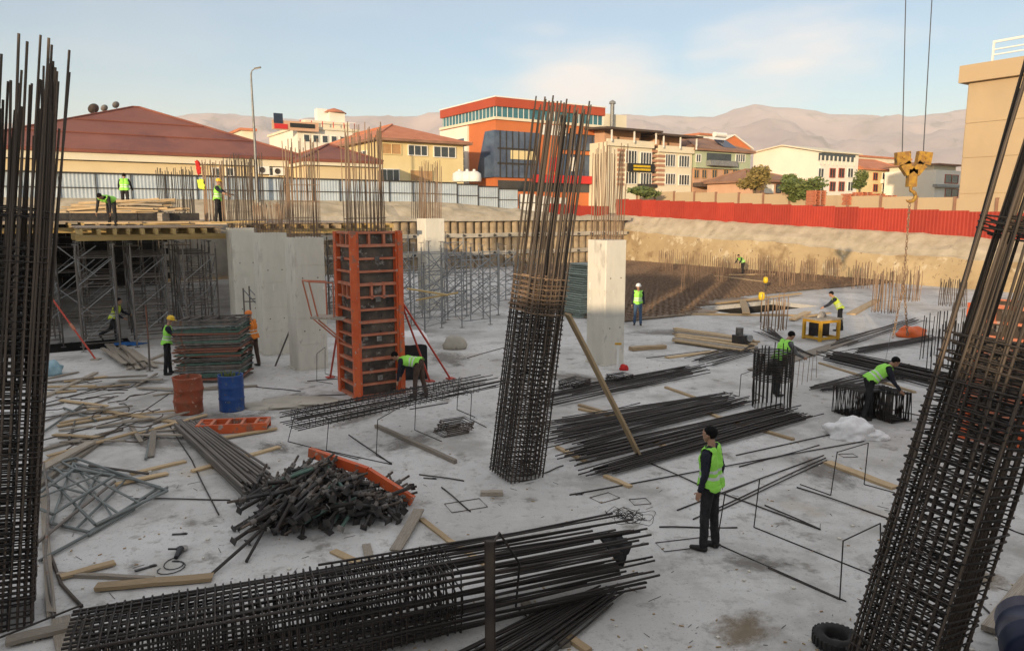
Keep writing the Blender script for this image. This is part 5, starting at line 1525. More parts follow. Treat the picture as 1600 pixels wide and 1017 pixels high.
# ---- bent rebar chairs
def chair(label, b1, t1, b2, t2, f1, f2, r=.009):
    """two uprights (foot pixel, top pixel) joined by a top bar, each with a long foot bar to f"""
    B1, B2 = G(*b1), G(*b2)
    T1, T2 = PY(*t1, B1.y), PY(*t2, B2.y)
    zt = (T1.z + T2.z) / 2; T1.z = T2.z = zt
    o_ = B1.copy()
    t = thing('rebar_chair', label, 'rebar support', o_)
    g = MB(); g.tube([T1 - o_, T2 - o_], r, 6); part('top_bar', g, 'rebar', t)
    for B_, T_, f in ((B1, T1, f1), (B2, T2, f2)):
        g = MB(); g.tube([T_ - o_, B_ - o_ + Z * r], r, 6); lg = part('leg', g, 'rebar', t)
        F = G(*f) + Z * r
        g = MB(); g.tube([B_ - o_ + Z * r, F - o_], r, 6); part('foot_bar', g, 'rebar', lg)
chair('bent rebar chair right of the foreground worker, nearest him', (1120, 850), (1133, 770), (1178, 824), (1187, 748), (1322, 940), (1382, 906))
chair('bent rebar chair in front of the white sack', (1298, 774), (1308, 708), (1350, 757), (1357, 690), (1250, 757), (1398, 770))
chair('bent rebar chair left of the right cage, close to the photographer', (1312, 937), (1317, 850), (1376, 905), (1376, 812), (1200, 888), (1430, 925))
chair('bent rebar chair under the left end of the raised cage', (510, 704), (514, 655), (450, 690), (462, 640), (612, 726), (560, 718))
chair('bent rebar chair under the middle of the raised cage', (588, 712), (590, 652), (648, 672), (650, 625), (612, 724), (690, 690))
chair('bent rebar chair under the right end of the raised cage', (735, 655), (737, 618), (714, 640), (716, 600), (760, 668), (742, 652))
chair('thin rebar chair behind the platform of the orange form', (495, 596), (495, 550), (508, 584), (508, 545), (520, 600), (530, 590))
chair('thin rebar chair far right beyond the round cage', (1155, 620), (1158, 585), (1175, 612), (1178, 578), (1130, 612), (1196, 622))

# ---- raised flat cage on the chairs
A, B_ = G(462, 656, .78), G(748, 598, .78)
ax_ = (B_ - A).normalized(); side = Z.cross(ax_).normalized()
m3 = Matrix((side, Z, side.cross(Z))).transposed()
def along_mtx(A, B_):
    z = (B_ - A).normalized(); y = Z - z * Z.dot(z); y.normalize(); x = y.cross(z)
    return Matrix.Translation(A) @ Matrix((x, y, z)).transposed().to_4x4()
cage('flat rebar beam cage raised on bent chairs before the orange form', along_mtx(A, B_), .78, .24, -.15, (B_ - A).length + .3, .15, .1, (B_ - A).length * .96, 7, 3, .011, .006, 'rebar', 'rebar', spread=.03, jit=.25, inner=False, name='beam_cage')
# ---- big cage lying in the foreground with long bars running out to the right
A = G(118, 1035, .50); B_ = G(706, 916, .50)
LL = (B_ - A).length
tc_, _h = cage('long rebar column cage lying on its side at the bottom of the photo', along_mtx(A, B_), .82, .72, -.05, LL + 2.3, .085, .02, LL, 11, 10, .0145, .009, 'rebar', 'rebar', spread=.06, jit=.35, lapfrac=.35, name='lying_cage')
# post and trestle that hold it
o_ = PY(766, 1010, 7.0); o_.z = 0
t = thing('steel_trestle', 'rusty steel post trestle holding the long bars at the bottom', 'trestle', o_)
zt = PY(766, 845, 7.0).z
g = MB(); g.box((0, 0, zt / 2), (.075, .05, zt)); g.box((0, .012, zt / 2), (.11, .012, zt - .02)); part('post', g, 'rebar_mix', t)
q1 = PY(780, 832, 7.6) - o_; q2 = PY(812, 880, 7.6) - o_; q3 = G(806, 950) - o_
g = MB(); g.tube([(0, .03, zt - .1), q1, q2, (q3.x, q3.y, .02), (q3.x + .3, q3.y - .5, .02)], .014, 6); part('bent_bar', g, 'rebar', t)
g = MB(); g.box((0, 0, .012), (.3, .3, .02)); part('base_plate', g, 'plate', t)
tag(plank(G(820, 945), G(885, 1012), .12, .05, 'wood_old'), 'short wooden plank under the bars beside the steel post', 'plank')
# tangled tie wire and black plastic on the bars
wz = .62
c = G(975, 812, wz); g = MB(); rng = random.Random(4)
for k in range(16):
    cx, cy, rr = rng.gauss(0, .1), rng.gauss(0, .09), rng.uniform(.05, .16)
    ph, tl = rng.uniform(0, 6), rng.uniform(-.5, .5)
    g.tube([(cx + rr * 1.4 * math.cos(a + ph), cy + rr * math.sin(a + ph), .05 + .04 * math.sin(a * 2 + ph) + rng.uniform(0, .03)) for a in [2 * math.pi * i / 14 for i in range(14)]], .004, 4, close=True)
solo('wire_tangle', g, 'rebar', 'tangled coil of tie wire at the end of the long bars', 'wire', c)
def cloth(name, label, cat, pts, m, loc, bulge=.04, thick=.02, seed=1, sub=10):
    """a crumpled sheet over a quad given by four points"""
    a, b_, c_, d = [Vector(p) for p in pts]
    g = MB(); N = sub; top = []
    for i in range(N + 1):
        for j in range(N + 1):
            p = (a.lerp(b_, i / N)).lerp(d.lerp(c_, i / N), j / N)
            w = math.sin(math.pi * i / N) * math.sin(math.pi * j / N)
            nz = mnoise.noise(Vector((i * .55 + seed * 9, j * .55, seed))) + .5 * mnoise.noise(Vector((i * 1.3, j * 1.3, seed * 3)))
            top.append(p + Vector((nz * bulge * .5, nz * bulge * .5, abs(nz) * bulge + w * bulge * 1.2)))
    fs = [(i * (N + 1) + j, (i + 1) * (N + 1) + j, (i + 1) * (N + 1) + j + 1, i * (N + 1) + j + 1) for i in range(N) for j in range(N)]
    g.add(top, fs, 0, True)
    o = solo(name, g, m, label, cat, loc)
    so = o.modifiers.new('thickness', 'SOLIDIFY'); so.thickness = thick
    return o
c = G(958, 842, .66)
cloth('plastic_sheet', 'black plastic sheet hung over the long bars by the tangled wire', 'sheet', [(-.2, .12, .02), (.05, .1, .0), (.24, -.1, -.02), (.1, -.18, -.32)], 'black', c, .05)

# ================================================================ timber and junk
PL = [((885, 490), None, None)]
cagey = G(806, 742).y
top = PY(886, 492, cagey - .1); ft = G(999, 716)
tag(plank(ft, top, .13, .05, 'wood'), 'long pale plank leaning from the slab up to the rebar cage', 'plank')
def pl_on(lab, p, q, w=.14, h=.035, m='wood', z=0.0, cat='plank', nm='plank', zb=None):
    tag(plank(G(*p) + Z * (z + .003), G(*q) + Z * ((z if zb is None else zb) + .003), w, h, m, nm), lab, cat)
pl_on('long wooden pole lying behind the small stirrup pile', (588, 668), (712, 724), .09, .08, 'wood_old')
pl_on('pale grey board leaning at the right of the prop heap', (618, 862), (655, 806), .17, .03, 'wood_old', .01, zb=.10)
pl_on('thin plank right of the pale grey board', (658, 812), (702, 846), .09, .03, 'wood')
pl_on('thin plank running under the long cage bars', (702, 846), (760, 884), .09, .03, 'wood')
pl_on('plank coming out of the bottom of the prop heap', (520, 862), (562, 882), .12, .03, 'wood')
pl_on('second plank coming out of the bottom of the prop heap', (572, 852), (580, 884), .12, .03, 'wood_old')
pl_on('short wood block in front of the leaning cage', (751, 773), (786, 773), .12, .07, 'wood_old')
pl_on('long plank lying behind the prop heap, right of the tube bundle', (300, 738), (436, 700), .13, .04, 'wood')
pl_on('thin plank beside the dismantled shoring frames', (205, 742), (290, 722), .12, .04, 'wood')
pl_on('plank pointing from the left cage to the rusty drum', (140, 640), (282, 662), .15, .04, 'wood')
pl_on('plank behind the two drums', (290, 612), (402, 604), .14, .05, 'wood_old')
pl_on('yellowish board at the bottom left above the lying cage', (150, 922), (332, 906), .16, .05, 'wood', .02)
pl_on('dark plank left of the yellowish board', (90, 900), (240, 906), .07, .05, 'wood_old', .0)
pl_on('wide pale plank in the bottom left corner, nearest', (10, 1010), (142, 978), .17, .05, 'wood_old', .04)
pl_on('pale cross plank in the bottom left corner', (95, 968), (110, 1040), .2, .04, 'wood_old', .0)
pl_on('thick old plank pointing at the left cage', (50, 752), (142, 700), .2, .05, 'wood_old', .1)
pl_on('thin old plank below the thick one', (46, 772), (160, 690), .12, .05, 'wood_old', .02)
pl_on('old board in the scrap behind the thick plank', (60, 706), (190, 672), .14, .04, 'wood_old')
pl_on('plank lying near the left opening', (70, 622), (150, 584), .14, .06, 'wood_old')
pl_on('yellowish thin plank near the left cage', (56, 606), (150, 604), .1, .04, 'wood')
pl_on('plank in front of the stack of frames, left', (180, 560), (270, 570), .13, .05, 'wood_old')
pl_on('plank with reddish end left of the stack of frames', (200, 578), (262, 552), .13, .05, 'wood_old')
pl_on('brown plank with orange stains at right', (1292, 724), (1398, 764), .2, .05, 'wood')
pl_on('plank beside the free standing column', (985, 548), (1038, 544), .3, .12, 'wood')
pl_on('plank on the slab toward the engine', (1042, 560), (1120, 550), .2, .05, 'wood')
pl_on('white panel board lying beyond the round cage', (1180, 580), (1330, 532), .5, .04, 'wood_old')
pl_on('long plank edging the opening on the near side', (1078, 492), (1250, 494), .25, .08, 'wood')
pl_on('plank edging the opening on the far side', (1120, 478), (1250, 462), .22, .08, 'wood', .1)
pl_on('plank across the opening in the slab', (1160, 474), (1166, 494), .35, .06, 'wood', .12)
pl_on('plank by the yellow saw', (1238, 502), (1262, 490), .3, .08, 'wood', .05)
pl_on('long plank across the rebar mat', (1118, 436), (1200, 446), .25, .06, 'wood', .2)
pl_on('second long plank across the rebar mat', (1140, 434), (1210, 433), .25, .06, 'wood', .2)
pl_on('plank in the far slab right of the saw', (1330, 492), (1370, 470), .4, .08, 'wood', .0)
pl_on('curved old board standing beside the left cage', (80, 962), (68, 770), .1, .05, 'wood_old', .0, zb=.0)
pl_on('wooden beam in the bottom right corner', (1545, 990), (1612, 905), .16, .07, 'wood_old', .02)
for i_, (p_, q_) in enumerate((((90, 668), (196, 650)), ((62, 730), (128, 700)), ((180, 760), (262, 742)), ((100, 598), (168, 590)), ((330, 690), (432, 672)), ((95, 905), (180, 882)), ((40, 620), (120, 612)))):
    pl_on(['warm board below the left opening', 'warm board beside the thick old plank', 'warm board on the dismantled frames', 'warm board near the pale blue bag', 'warm board behind the tube bundle', 'warm board above the lying cage at left', 'warm board beside the left cage'][i_], p_, q_, .13, .035, 'wood', .02)
# board pile by the engine
for k in range(14):
    v = 514 + (k % 7) * 3.2
    tag(plank(G(1056 + random.uniform(-4, 4), v + 2) + Z * (.06 * (k // 7)), G(1172 + random.uniform(-14, 14), v + 18) + Z * (.06 * (k // 7)), .28, .055, 'wood' if k % 3 else 'wood_old'), 'brown board in the pile left of the engine', 'plank', 'boards piled left of the engine')
# plank pile near the walking worker
for k in range(16):
    u = random.uniform(160, 205)
    tag(plank(G(u, 545 + random.uniform(-6, 6)) + Z * (.045 * (k % 4)), G(u + 30 + random.uniform(-8, 12), 577 + random.uniform(-6, 4)) + Z * (.045 * (k % 4)), .14, .04, 'wood_old'), 'grey plank in the pile below the walking worker', 'plank', 'planks piled below the walking worker')
# timber on the rear deck
rng = random.Random(8)
for k in range(46):
    y = rng.uniform(32.5, 34.5); u0 = rng.uniform(84, 180); L = rng.uniform(2.2, 3.6); z = DZ + .42 + rng.uniform(0, .62) * (1 - abs(u0 - 160) / 150)
    if k > 30: u0 = rng.uniform(190, 240); L = rng.uniform(1.2, 1.8); z = DZ + .40 + rng.uniform(0, .45)
    p = PY(u0, 320, y); p.z = z
    q = p + Vector((L, rng.uniform(-.5, .5), rng.uniform(-.12, .2)))
    lab = 'yellow timber in the heap on the rear deck' if k <= 30 else 'short brown timber right of the yellow heap on the deck'
    tag(plank(p, q, .12, .06, 'wood' if rng.random() < .75 else 'wood_old', 'timber'), lab, 'timber', lab)
for u0 in (100, 150, 200, 250):
    p = PY(u0, 320, 32.2); p.z = DZ + .1
    g = MB(); g.box((0, 1.3, .16), (.2, 2.8, .32)); g.box((0, 1.3, .335), (.26, 2.6, .03)); solo('bearer_block', g, 'wood_old', 'wooden bearer under the timber heap on the rear deck', 'timber', p, 0, 'bearers under the timber heap')
# boards and joists scattered along the front deck edge
for k in range(20):
    u0 = rng.uniform(130, 350); y = rng.uniform(27.2, 31); p = PY(u0, 350, y); p.z = DZ - .02 + rng.uniform(0, .08)
    tag(plank(p, p + Vector((rng.uniform(.8, 2.2), rng.uniform(-.6, 1.2), .02)), .12, .05, 'wood' if k % 2 else 'beam_yellow', 'timber'), 'loose board on the edge of the front deck', 'timber', 'loose boards on the edge of the front deck')

# ---- scaffold frames stacked beside two workers
base = G(336, 592)
frm = ['tube_old', 'tube_green', 'tube_old', 'tube_grey', 'tube_green', 'tube_red']
_fm = {}
for k in range(25):
    m_ = frm[(k * 5 + k // 3) % 6] if k not in (12, 13) else 'tube_red'
    if m_ not in _fm:
        g = MB(); w, d = 1.80, 1.15
        for y in (-d / 2, d / 2): g.box((0, y, 0), (w, .05, .058)); g.tube([(-w / 2 - .04, y, 0), (w / 2 + .04, y, 0)], .024, 7)
        for x in (-w / 2 + .05, -.5, 0, .5, w / 2 - .05): g.box((x, 0, 0), (.05, d, .045))
        _fm[m_] = g.mesh('scaffold_frame', m_)
    o = link('folded_scaffold', _fm[m_])
    o.location = base + Vector((random.gauss(0, .03), random.gauss(0, .03),   .06 + k * .072)); o.rotation_euler = (R(random.gauss(0, .6)), R(random.gauss(0, .7) - 1.2), R(4 + random.gauss(0, 1.6)))
    col_ = {'tube_old': 'dark brown', 'tube_green': 'green', 'tube_grey': 'grey', 'tube_red': 'red brown'}[m_]
    tag(o, col_ + ' scaffold frame in the stack between two helmeted workers', 'scaffold frame', col_ + ' frames in the stack between two workers')
# stack of boards behind the free standing column
base = G(903, 494)
for k in range(24):
    o = link('form_board', box_mesh('palegreen', 'form_board'), None, Matrix.Translation(base + Vector((random.gauss(0, .03) + .014 * k, random.gauss(0, .03), .06 + k * .105))) @ Matrix.Rotation(SA + R(random.gauss(0, 2)), 4, 'Z') @ Matrix.Diagonal((.95, 1.4, .075, 1)))
    tag(o, 'greenish form board in the tall stack behind the free standing column', 'board', 'form boards stacked behind the free standing column')
# ---- drums
def drum(label, p, m, h=.88, r=.29, dent=0.0, rot=None):
    t = thing('steel_drum', label, 'drum', p)
    g = MB()
    prof = [(.001, .02), (r - .02, .02), (r, 0), (r, .03)]
    for zc in (.34, .66): prof += [(r, h * zc - .03), (r + .014, h * zc), (r, h * zc + .03)]
    prof += [(r, h - .03), (r + .008, h - .005), (r - .02, h), (r - .025, h - .02), (r - .03, h * .12), (.001, h * .12)]
    g.lathe(prof, 28)
    if dent:
        g.v = [(x * (1 + dent * mnoise.noise(Vector((x * 3, y * 3, z * 3)))), y * (1 + dent * mnoise.noise(Vector((x * 3 + 5, y * 3, z * 3)))), z) for x, y, z in g.v]
    part('shell', g, m, t)
    return t
drum('rusty dented red drum beside the blue one', G(296, 644), 'drum_red', .9, .33, .14)
db = drum('blue steel drum right of the rusty red drum', G(363, 640), 'drum_blue', .9, .30)
g = MB()
for k in range(40):
    a, rr = random.uniform(0, 6.28), random.uniform(0, .2); g.tube([(rr * math.cos(a), rr * math.sin(a), .5), (rr * 1.2 * math.cos(a), rr * 1.2 * math.sin(a), random.uniform(.88, .98))], .012, 4)
part('contents', g, 'leaf', db)
t = thing('plastic_drum', 'dark blue drum lying on its side in the bottom right corner', 'drum', G(1612, 1030), 0)
g = MB(); rot = Matrix.Rotation(R(62), 3, 'Z') @ Matrix.Rotation(R(90), 3, 'Y')
g.lathe([(.001, 0), (.26, 0), (.30, .04), (.30, .3), (.315, .32), (.30, .34), (.30, .62), (.315, .64), (.30, .66), (.30, .9), (.26, .94), (.001, .94)], 26, (-.35, -.55, .31), rot=rot); part('shell', g, 'navy_plastic', t)
g = MB(); g.lathe([(.04, 0), (.04, .03), (.001, .03)], 10, Vector((-.35, -.55, .31)) + rot @ Vector((.15, 0, .94)), rot=rot); part('bung', g, 'black', t)
# ---- small orange panel lying flat, orange form sides on the heap
t = thing('orange_ladder_form', 'small orange form panel with three openings lying by the drums', 'formwork', G(366, 672), R(9))
w, d = 1.52, .5
g = MB()
for y in (-d / 2, d / 2): g.box((0, y, .11), (w, .05, .20))
part('side_rail', g, 'orange', t)
for x in (-w / 2 + .03, -.45, -.12, .2, .50, w / 2 - .03):
    g = MB(); g.box((x, 0, .16), (.06, d - .05, .09)); part('cross_rail', g, 'orange_dull', t)
for y in (-.12, 0, .12):
    for x0, x1 in ((-w / 2 + .06, -.48), (.53, w / 2 - .06)):
        g = MB(); g.box(((x0 + x1) / 2, y, .16), (x1 - x0, .035, .05)); part('slat', g, 'orange', t)
g = MB(); g.box((0, 0, .02), (w - .06, d - .06, .02)); part('facing_sheet', g, 'formply', t)

# ---- bundle of long tubes and the heap of props
l0, l1, r0, r1 = G(272, 672), G(312, 668), G(378, 782), G(425, 752)
for k in range(36):
    t_ = (k % 9 + .5) / 9; ly = k // 9
    p = l0.lerp(l1, t_ + random.gauss(0, .03)); q = r0.lerp(r1, t_ + random.gauss(0, .03)); d = (q - p).normalized()
    o = bar('steel_tube', p + d * random.gauss(0, .12) + Z * (.03 + ly * .045), q + d * random.gauss(0, .2) + Z * (.03 + ly * .05 + .05), .024, 'tube_old', None, n=8)
    tag(o, 'long dark steel tube in the bundle running up to the prop heap', 'steel tube', 'tubes in the bundle by the prop heap')
# props: tube + inner tube + square base plate
def prop_tree(m):
    t = thing('steel_prop', 'x', 'steel prop')
    bar('outer_tube', (0, 0, 0), (0, 0, .55), .03, m, t, n=8); bar('inner_tube', (0, 0, .5), (0, 0, .74), .021, 'rebar_mix', t, n=8)
    g = MB(); g.box((0, 0, -.004), (.11, .11, .008)); g.tube([(0, 0, 0), (0, 0, .03)], .036, 8); pl_ = part('base_plate', g, 'darksteel' if m != 'tube_green' else 'plate', t)
    g = MB(); g.tube([(0, 0, .46), (0, 0, .56)], .042, 8); part('collar', g, 'tube_old', t)
    g = MB(); g.tube([(-.08, 0, .50), (.08, .02, .51)], .009, 5); part('pin', g, 'plate', t)
    return t
protos = [prop_tree('rebar'), prop_tree('tube_green'), prop_tree('darksteel')]
rng = random.Random(12); used = [0, 0, 0]
hx0, hx1 = G(392, 862), G(628, 812); hb0, hb1 = G(408, 740), G(610, 760)
n_props = 290
for k in range(n_props):
    i = rng.choice((0, 0, 0, 0, 1, 2, 2, 2, 2))
    o = protos[i] if not used[i] else copy_tree(protos[i]); used[i] = 1
    s_, f = min(1, max(0, rng.gauss(.48, .27))), .06 + rng.random() * .66
    base = (hx0.lerp(hx1, s_)).lerp(hb0.lerp(hb1, s_), f)
    hmax = .62 * math.exp(-((s_ - .42) / .34) ** 2) * (1 - abs(f - .4) * .9) + .12
    z = rng.uniform(.07, max(.09, hmax))
    # most lie pointing away from the camera and to the right, butt plates toward the viewer
    az = rng.gauss(R(56), R(22)) if s_ < .45 else rng.gauss(R(88), R(42))
    elv = rng.gauss(R(4), R(12)) + (R(16) if s_ < .35 else R(0))
    d = Vector((math.cos(az) * math.cos(elv), math.sin(az) * math.cos(elv), math.sin(elv)))
    if rng.random() < .12: d = -d
    p = base - d * .36 + Z * (z)
    if p.z < .05: p.z = .05
    e = p + d * .74
    if e.z < .04: d = Vector((d.x, d.y, 0)).normalized()
    o.rotation_euler = d.to_track_quat('Z', 'Y').to_euler(); o.location = p; o.rotation_euler.rotate_axis('Z', rng.uniform(0, 6))
    tag(o, ['dark brown', 'greenish', 'black'][i] + ' steel prop with square base plate in the tangled heap', 'steel prop', ['dark brown', 'greenish', 'black'][i] + ' props in the heap')
for (p, q, lab) in (((325, 905), (405, 852), 'long dark bar sticking out of the prop heap to the lower left'), ((385, 880), (412, 850), 'short dark bar sticking out below the prop heap')):
    tag(bar('steel_tube', G(*p) + Z * .03, G(*q) + Z * .2, .024, 'rebar', None), lab, 'steel tube')
# orange steel edge pieces over the heap: a folded form side
A = G(480, 752, .55); B_ = G(572, 764, .66); C = G(642, 800, .18)
A, B_, C = PY(484, 706, 12.5), PY(574, 737, 12.0), PY(645, 782, 11.75)
t = thing('bent_steel_form', 'bent orange steel form side lying over the back of the prop heap', 'formwork', (B_.x, B_.y, 0))
o_ = Vector((B_.x, B_.y, 0))
g = MB(); g.bar(A - o_, B_ - o_, .09, .16); part('long_side', g, 'orange', t)
g = MB(); g.bar(B_ - o_, C - o_, .09, .16); part('short_side', g, 'orange', t)
# ---- dismantled shoring frames lying at left
def flat_frame(label, corners, rungs, z, r=.026, m='tube_grey'):
    c = [G(*p) for p in corners]
    o_ = c[0].copy()
    t = thing('dismantled_shoring', label, 'scaffold frame', o_)
    L = [q - o_ + Z * z for q in c]
    for i, (p, q) in enumerate(((0, 1), (1, 2), (2, 3), (3, 0))): bar('tube', L[p], L[q], r, m, t, n=8)
    for f in rungs:
        bar('rung', L[0].lerp(L[1], f), L[3].lerp(L[2], f), r * .8, m, t, n=8)
    bar('brace', L[0], L[2].lerp(L[1], .3), r * .7, m, t, n=8)
flat_frame('grey shoring frame lying open on the slab near the left cage', ((115, 727), (250, 765), (140, 836), (80, 822)), (.35, .65), .05)
flat_frame('second grey shoring frame lying on the first one', ((60, 738), (120, 724), (262, 776), (150, 830)), (.3, .6), .11)
flat_frame('third grey shoring frame, nearest the left cage', ((40, 800), (118, 745), (180, 756), (84, 818)), (.5,), .16)
for i, (p, q, z0, z1) in enumerate((((56, 860), (180, 760), .1, .1), ((62, 880), (210, 800), .04, .05), ((140, 735), (232, 744), .1, .05), ((138, 840), (262, 768), .04, .08), ((220, 690), (236, 668), .04, .04), ((160, 690), (240, 672), .04, .04), ((70, 660), (178, 622), .04, .04), ((52, 690), (130, 634), .06, .04),
                                    ((60, 640), (100, 632), .05, .05), ((100, 640), (150, 660), .05, .05), ((118, 660), (108, 690), .04, .04), ((228, 720), (236, 682), .04, .04))):
    tag(bar('steel_tube', G(*p) + Z * z0, G(*q) + Z * z1, .026, 'tube_grey' if i % 2 else 'tube_old', None, n=8), 'loose steel tube among the dismantled frames at left', 'steel tube', 'loose tubes among the dismantled frames')
for k in range(26):
    u, v = rng.uniform(62, 250), rng.uniform(585, 720); a = rng.gauss(R(25), R(35)); L = rng.uniform(.5, 1.9); p = G(u, v) + Z * rng.uniform(.0, .05)
    tag(plank(p, p + Vector((math.cos(a) * L, math.sin(a) * L, rng.uniform(0, .06))), rng.uniform(.06, .14), .03, 'wood_old' if k % 4 else 'wood'), 'old board in the litter between the left cage and the rusty drum', 'plank', 'old boards in the litter at left')
# crooked scrap bars left of the plank
for k in range(20):
    c = G(rng.uniform(58, 190), rng.uniform(600, 700)); g = MB(); pts = [Vector((0, 0, .02))]
    for j in range(5): pts.append(pts[-1] + Vector((rng.uniform(.05, .35), rng.uniform(-.2, .2), rng.uniform(-.02, .05))))
    for q in pts: q.z = max(.015, q.z)
    g.tube(pts, .013, 5); solo('scrap_bar', g, 'rebar_mix', 'crooked scrap bar in the litter right of the left cage', 'scrap', c, rng.uniform(-1, 1), 'scrap bars in the litter at left')
# curved dark hose/board at left
g = MB(); P_ = [G(84, 968), G(72, 880), G(78, 800), G(70, 745)]
o_ = P_[0]; g.tube([(q - o_) + Z * (.03 + .25 * i / 3) for i, q in enumerate(P_)], .02, 7); solo('steel_tube', g, 'tube_old', 'curved dark tube leaning upright beside the left cage', 'steel tube', o_)
g = MB(); P_ = [G(72, 780), G(76, 860), G(96, 915), G(128, 950)]
o_ = P_[0]; g.tube([(q - o_) + Z * .025 for q in P_], .022, 7); solo('hose', g, 'rebar_mix', 'bent dark hose on the slab right of the left cage', 'hose', o_)
tag(bar('rebar', G(0, 1002) + Z * .05, G(130, 950) + Z * .05, .013, 'rebar', None, 1), 'loose bar crossing the bottom left corner', 'rebar')
# red and white raking prop at the left opening
p, q = PY(78, 462, 24.5), G(150, 562)
t = thing('raking_prop', 'faded red raking prop by the opening at left', 'steel prop', q)
bar('tube', (0, 0, 0), p - q, .03, 'red_prop', t, n=8); g = MB(); g.box((0, 0, .02), (.25, .25, .04)); part('foot', g, 'wood_old', t)
m_ = (p - q) * .52
g = MB(); g.tube([m_ * .9, m_ * 1.08], .05, 8); part('collar', g, 'orange_dull', t)
# single prop post in front of the shoring
q = G(234, 580); t = thing('steel_prop', 'single dark prop standing upright left of the frame stack', 'steel prop', q)
bar('tube', (0, 0, 0), (.03, 0, 1.0), .03, 'tube_old', t, n=8); bar('inner_tube', (.03, 0, 1.0), (.02, 0, 2.05), .022, 'tube_red', t, n=8); g = MB(); g.box((0, 0, .01), (.16, .16, .02)); part('base_plate', g, 'plate', t)

# ---- power tool with cable, small steel bits
c = G(280, 868)
t = thing('angle_grinder', 'black hand power tool with coiled cable lying on the slab', 'power tool', c, R(100))
g = MB(); g.tube([(-.16, 0, .05), (0, 0, .055), (.1, 0, .06)], [.03, .042, .05], 10); part('body', g, 'black', t)
g = MB(); g.lathe([(.01, 0), (.085, 0), (.085, .02), (.02, .03)], 16, (.16, 0, .03)); part('guard', g, 'plate', t)
g = MB(); g.tube([(.1, .04, .06), (.1, .17, .07)], .015, 7); part('side_handle', g, 'black', t)
g = MB(); pts = [(-.16, 0, .05)] + [(-.22 + .16 * math.cos(a) - .02 * a, .13 * math.sin(a * 1.0) * (1 if a < 6 else -1.3), .012) for a in [i * .5 for i in range(24)]]
g.tube(pts, .007, 5); part('cable', g, 'black', t)
for i, (u, v, w, d, a, lab) in enumerate(((228, 888, .28, .05, .7, 'flat dark steel strip left of the power tool'), (281, 835, .22, .04, .1, 'short dark steel strip behind the power tool'), (905, 737 + 36, .12, .02, -.1, 'tiny steel strip on the clear slab left of centre'), (672, 748, .25, .03, -.2, 'short dark bar offcut right of the orange form side'))):
    g = MB(); g.box((0, 0, .012), (w, d, .012)); g.box((w * .3, 0, .022), (w * .25, d * .8, .01)); solo('steel_offcut', g, 'darksteel', lab, 'offcut', G(u, v), a)
# ---- tyre
p = G(1306, 1008); g = MB(); g.lathe([(.13, .02), (.2, 0), (.245, .03), (.25, .08), (.245, .13), (.2, .16), (.13, .14), (.12, .08), (.13, .02)], 28)
for k in range(28):
    a = 2 * math.pi * k / 28; g.box((.25 * math.cos(a), .25 * math.sin(a), .08), (.018, .03, .11), Matrix.Rotation(a, 3, 'Z'))
solo('tyre', g, 'rubber', 'small black tyre lying flat at the bottom by the right cage', 'tyre', p)
# ---- white sack, blue and orange sheets, buckets
def lumpy(name, label, cat, loc, size, m, seed, cut=.3, n=26, k1=.35):
    g = MB(); n2 = n // 2
    for i in range(n2 + 1):
        th = math.pi * i / n2
        for j in range(n):
            ph = 2 * math.pi * j / n
            d = Vector((math.sin(th) * math.cos(ph), math.sin(th) * math.sin(ph), math.cos(th)))
            nz = mnoise.noise(d * 1.6 + Vector((seed, 0, 0))) * k1 + mnoise.noise(d * 4 + Vector((0, seed, 0))) * k1 * .4 + abs(mnoise.noise(d * 7 + Vector((0, 0, seed)))) * k1 * .3
            q = d * (1 + nz)
            z = q.z * size[2]
            g.v.append((q.x * size[0], q.y * size[1], max(-cut * size[2], z) + cut * size[2]))
    for i in range(n2):
        for j in range(n):
            g.f.append([i * n + j, i * n + (j + 1) % n, (i + 1) * n + (j + 1) % n, (i + 1) * n + j][::-1]); g.m.append(0); g.smooth.append(True)
    return solo(name, g, m, label, cat, loc)
lumpy('white_sack', 'crumpled white woven sack lying by the bending worker', 'sack', G(1328, 682), (.50, .34, .30), 'white_bag', 3.3, .3, 48, .38)
lumpy('white_sack', 'flat end of white woven sack spread toward the right cage', 'sack', G(1362, 684), (.30, .24, .13), 'white_bag', 7.1, .3, 40, .38)
c = G(198, 538); cloth('tarp', 'blue tarp scrap on the floor behind the walking worker', 'tarp', [(-.7, -.25, .01), (.5, -.25, .01), (.7, .3, .01), (-.5, .3, .01)], 'bluetarp', c, .05)
lumpy('tarp_bundle', 'orange tarp bundle near the dark starter bars', 'tarp', G(1424, 526), (.55, .4, .3), 'orangetarp', 5, .35)
lumpy('plastic_bag', 'pale blue plastic bag near the left opening', 'bag', G(80, 585), (.32, .28, .3), 'paleblue', 8, .35)
lumpy('concrete_lump', 'grey hardened concrete lump behind the raking props', 'concrete', G(711, 545), (.42, .3, .36), 'concwall', 2, .4, 16, .2)
lumpy('mortar_heap', 'low grey heap of mortar left of the orange form base', 'heap', G(470, 628), (1.0, .5, .08), 'concwall', 4, .1, 24, .4)
lumpy('mortar_heap', 'dark wet mortar heap beside the blue drum', 'heap', G(425, 634), (.9, .4, .07), 'concwall', 6, .1, 24, .4)
lumpy('red_bag', 'bright red bag at the foot of the free standing column', 'bag', G(975, 578), (.14, .12, .13), 'redcloth', 9, .4)
p = G(966, 578); t = thing('level_staff', 'white levelling staff with yellow top leaning on the column', 'staff', p)
g = MB(); g.box((-.02, 0, .4), (.07, .05, .8)); part('staff', g, 'white', t); g = MB(); g.box((-.02, 0, .83), (.2, .08, .06)); part('cap', g, 'yellow', t)
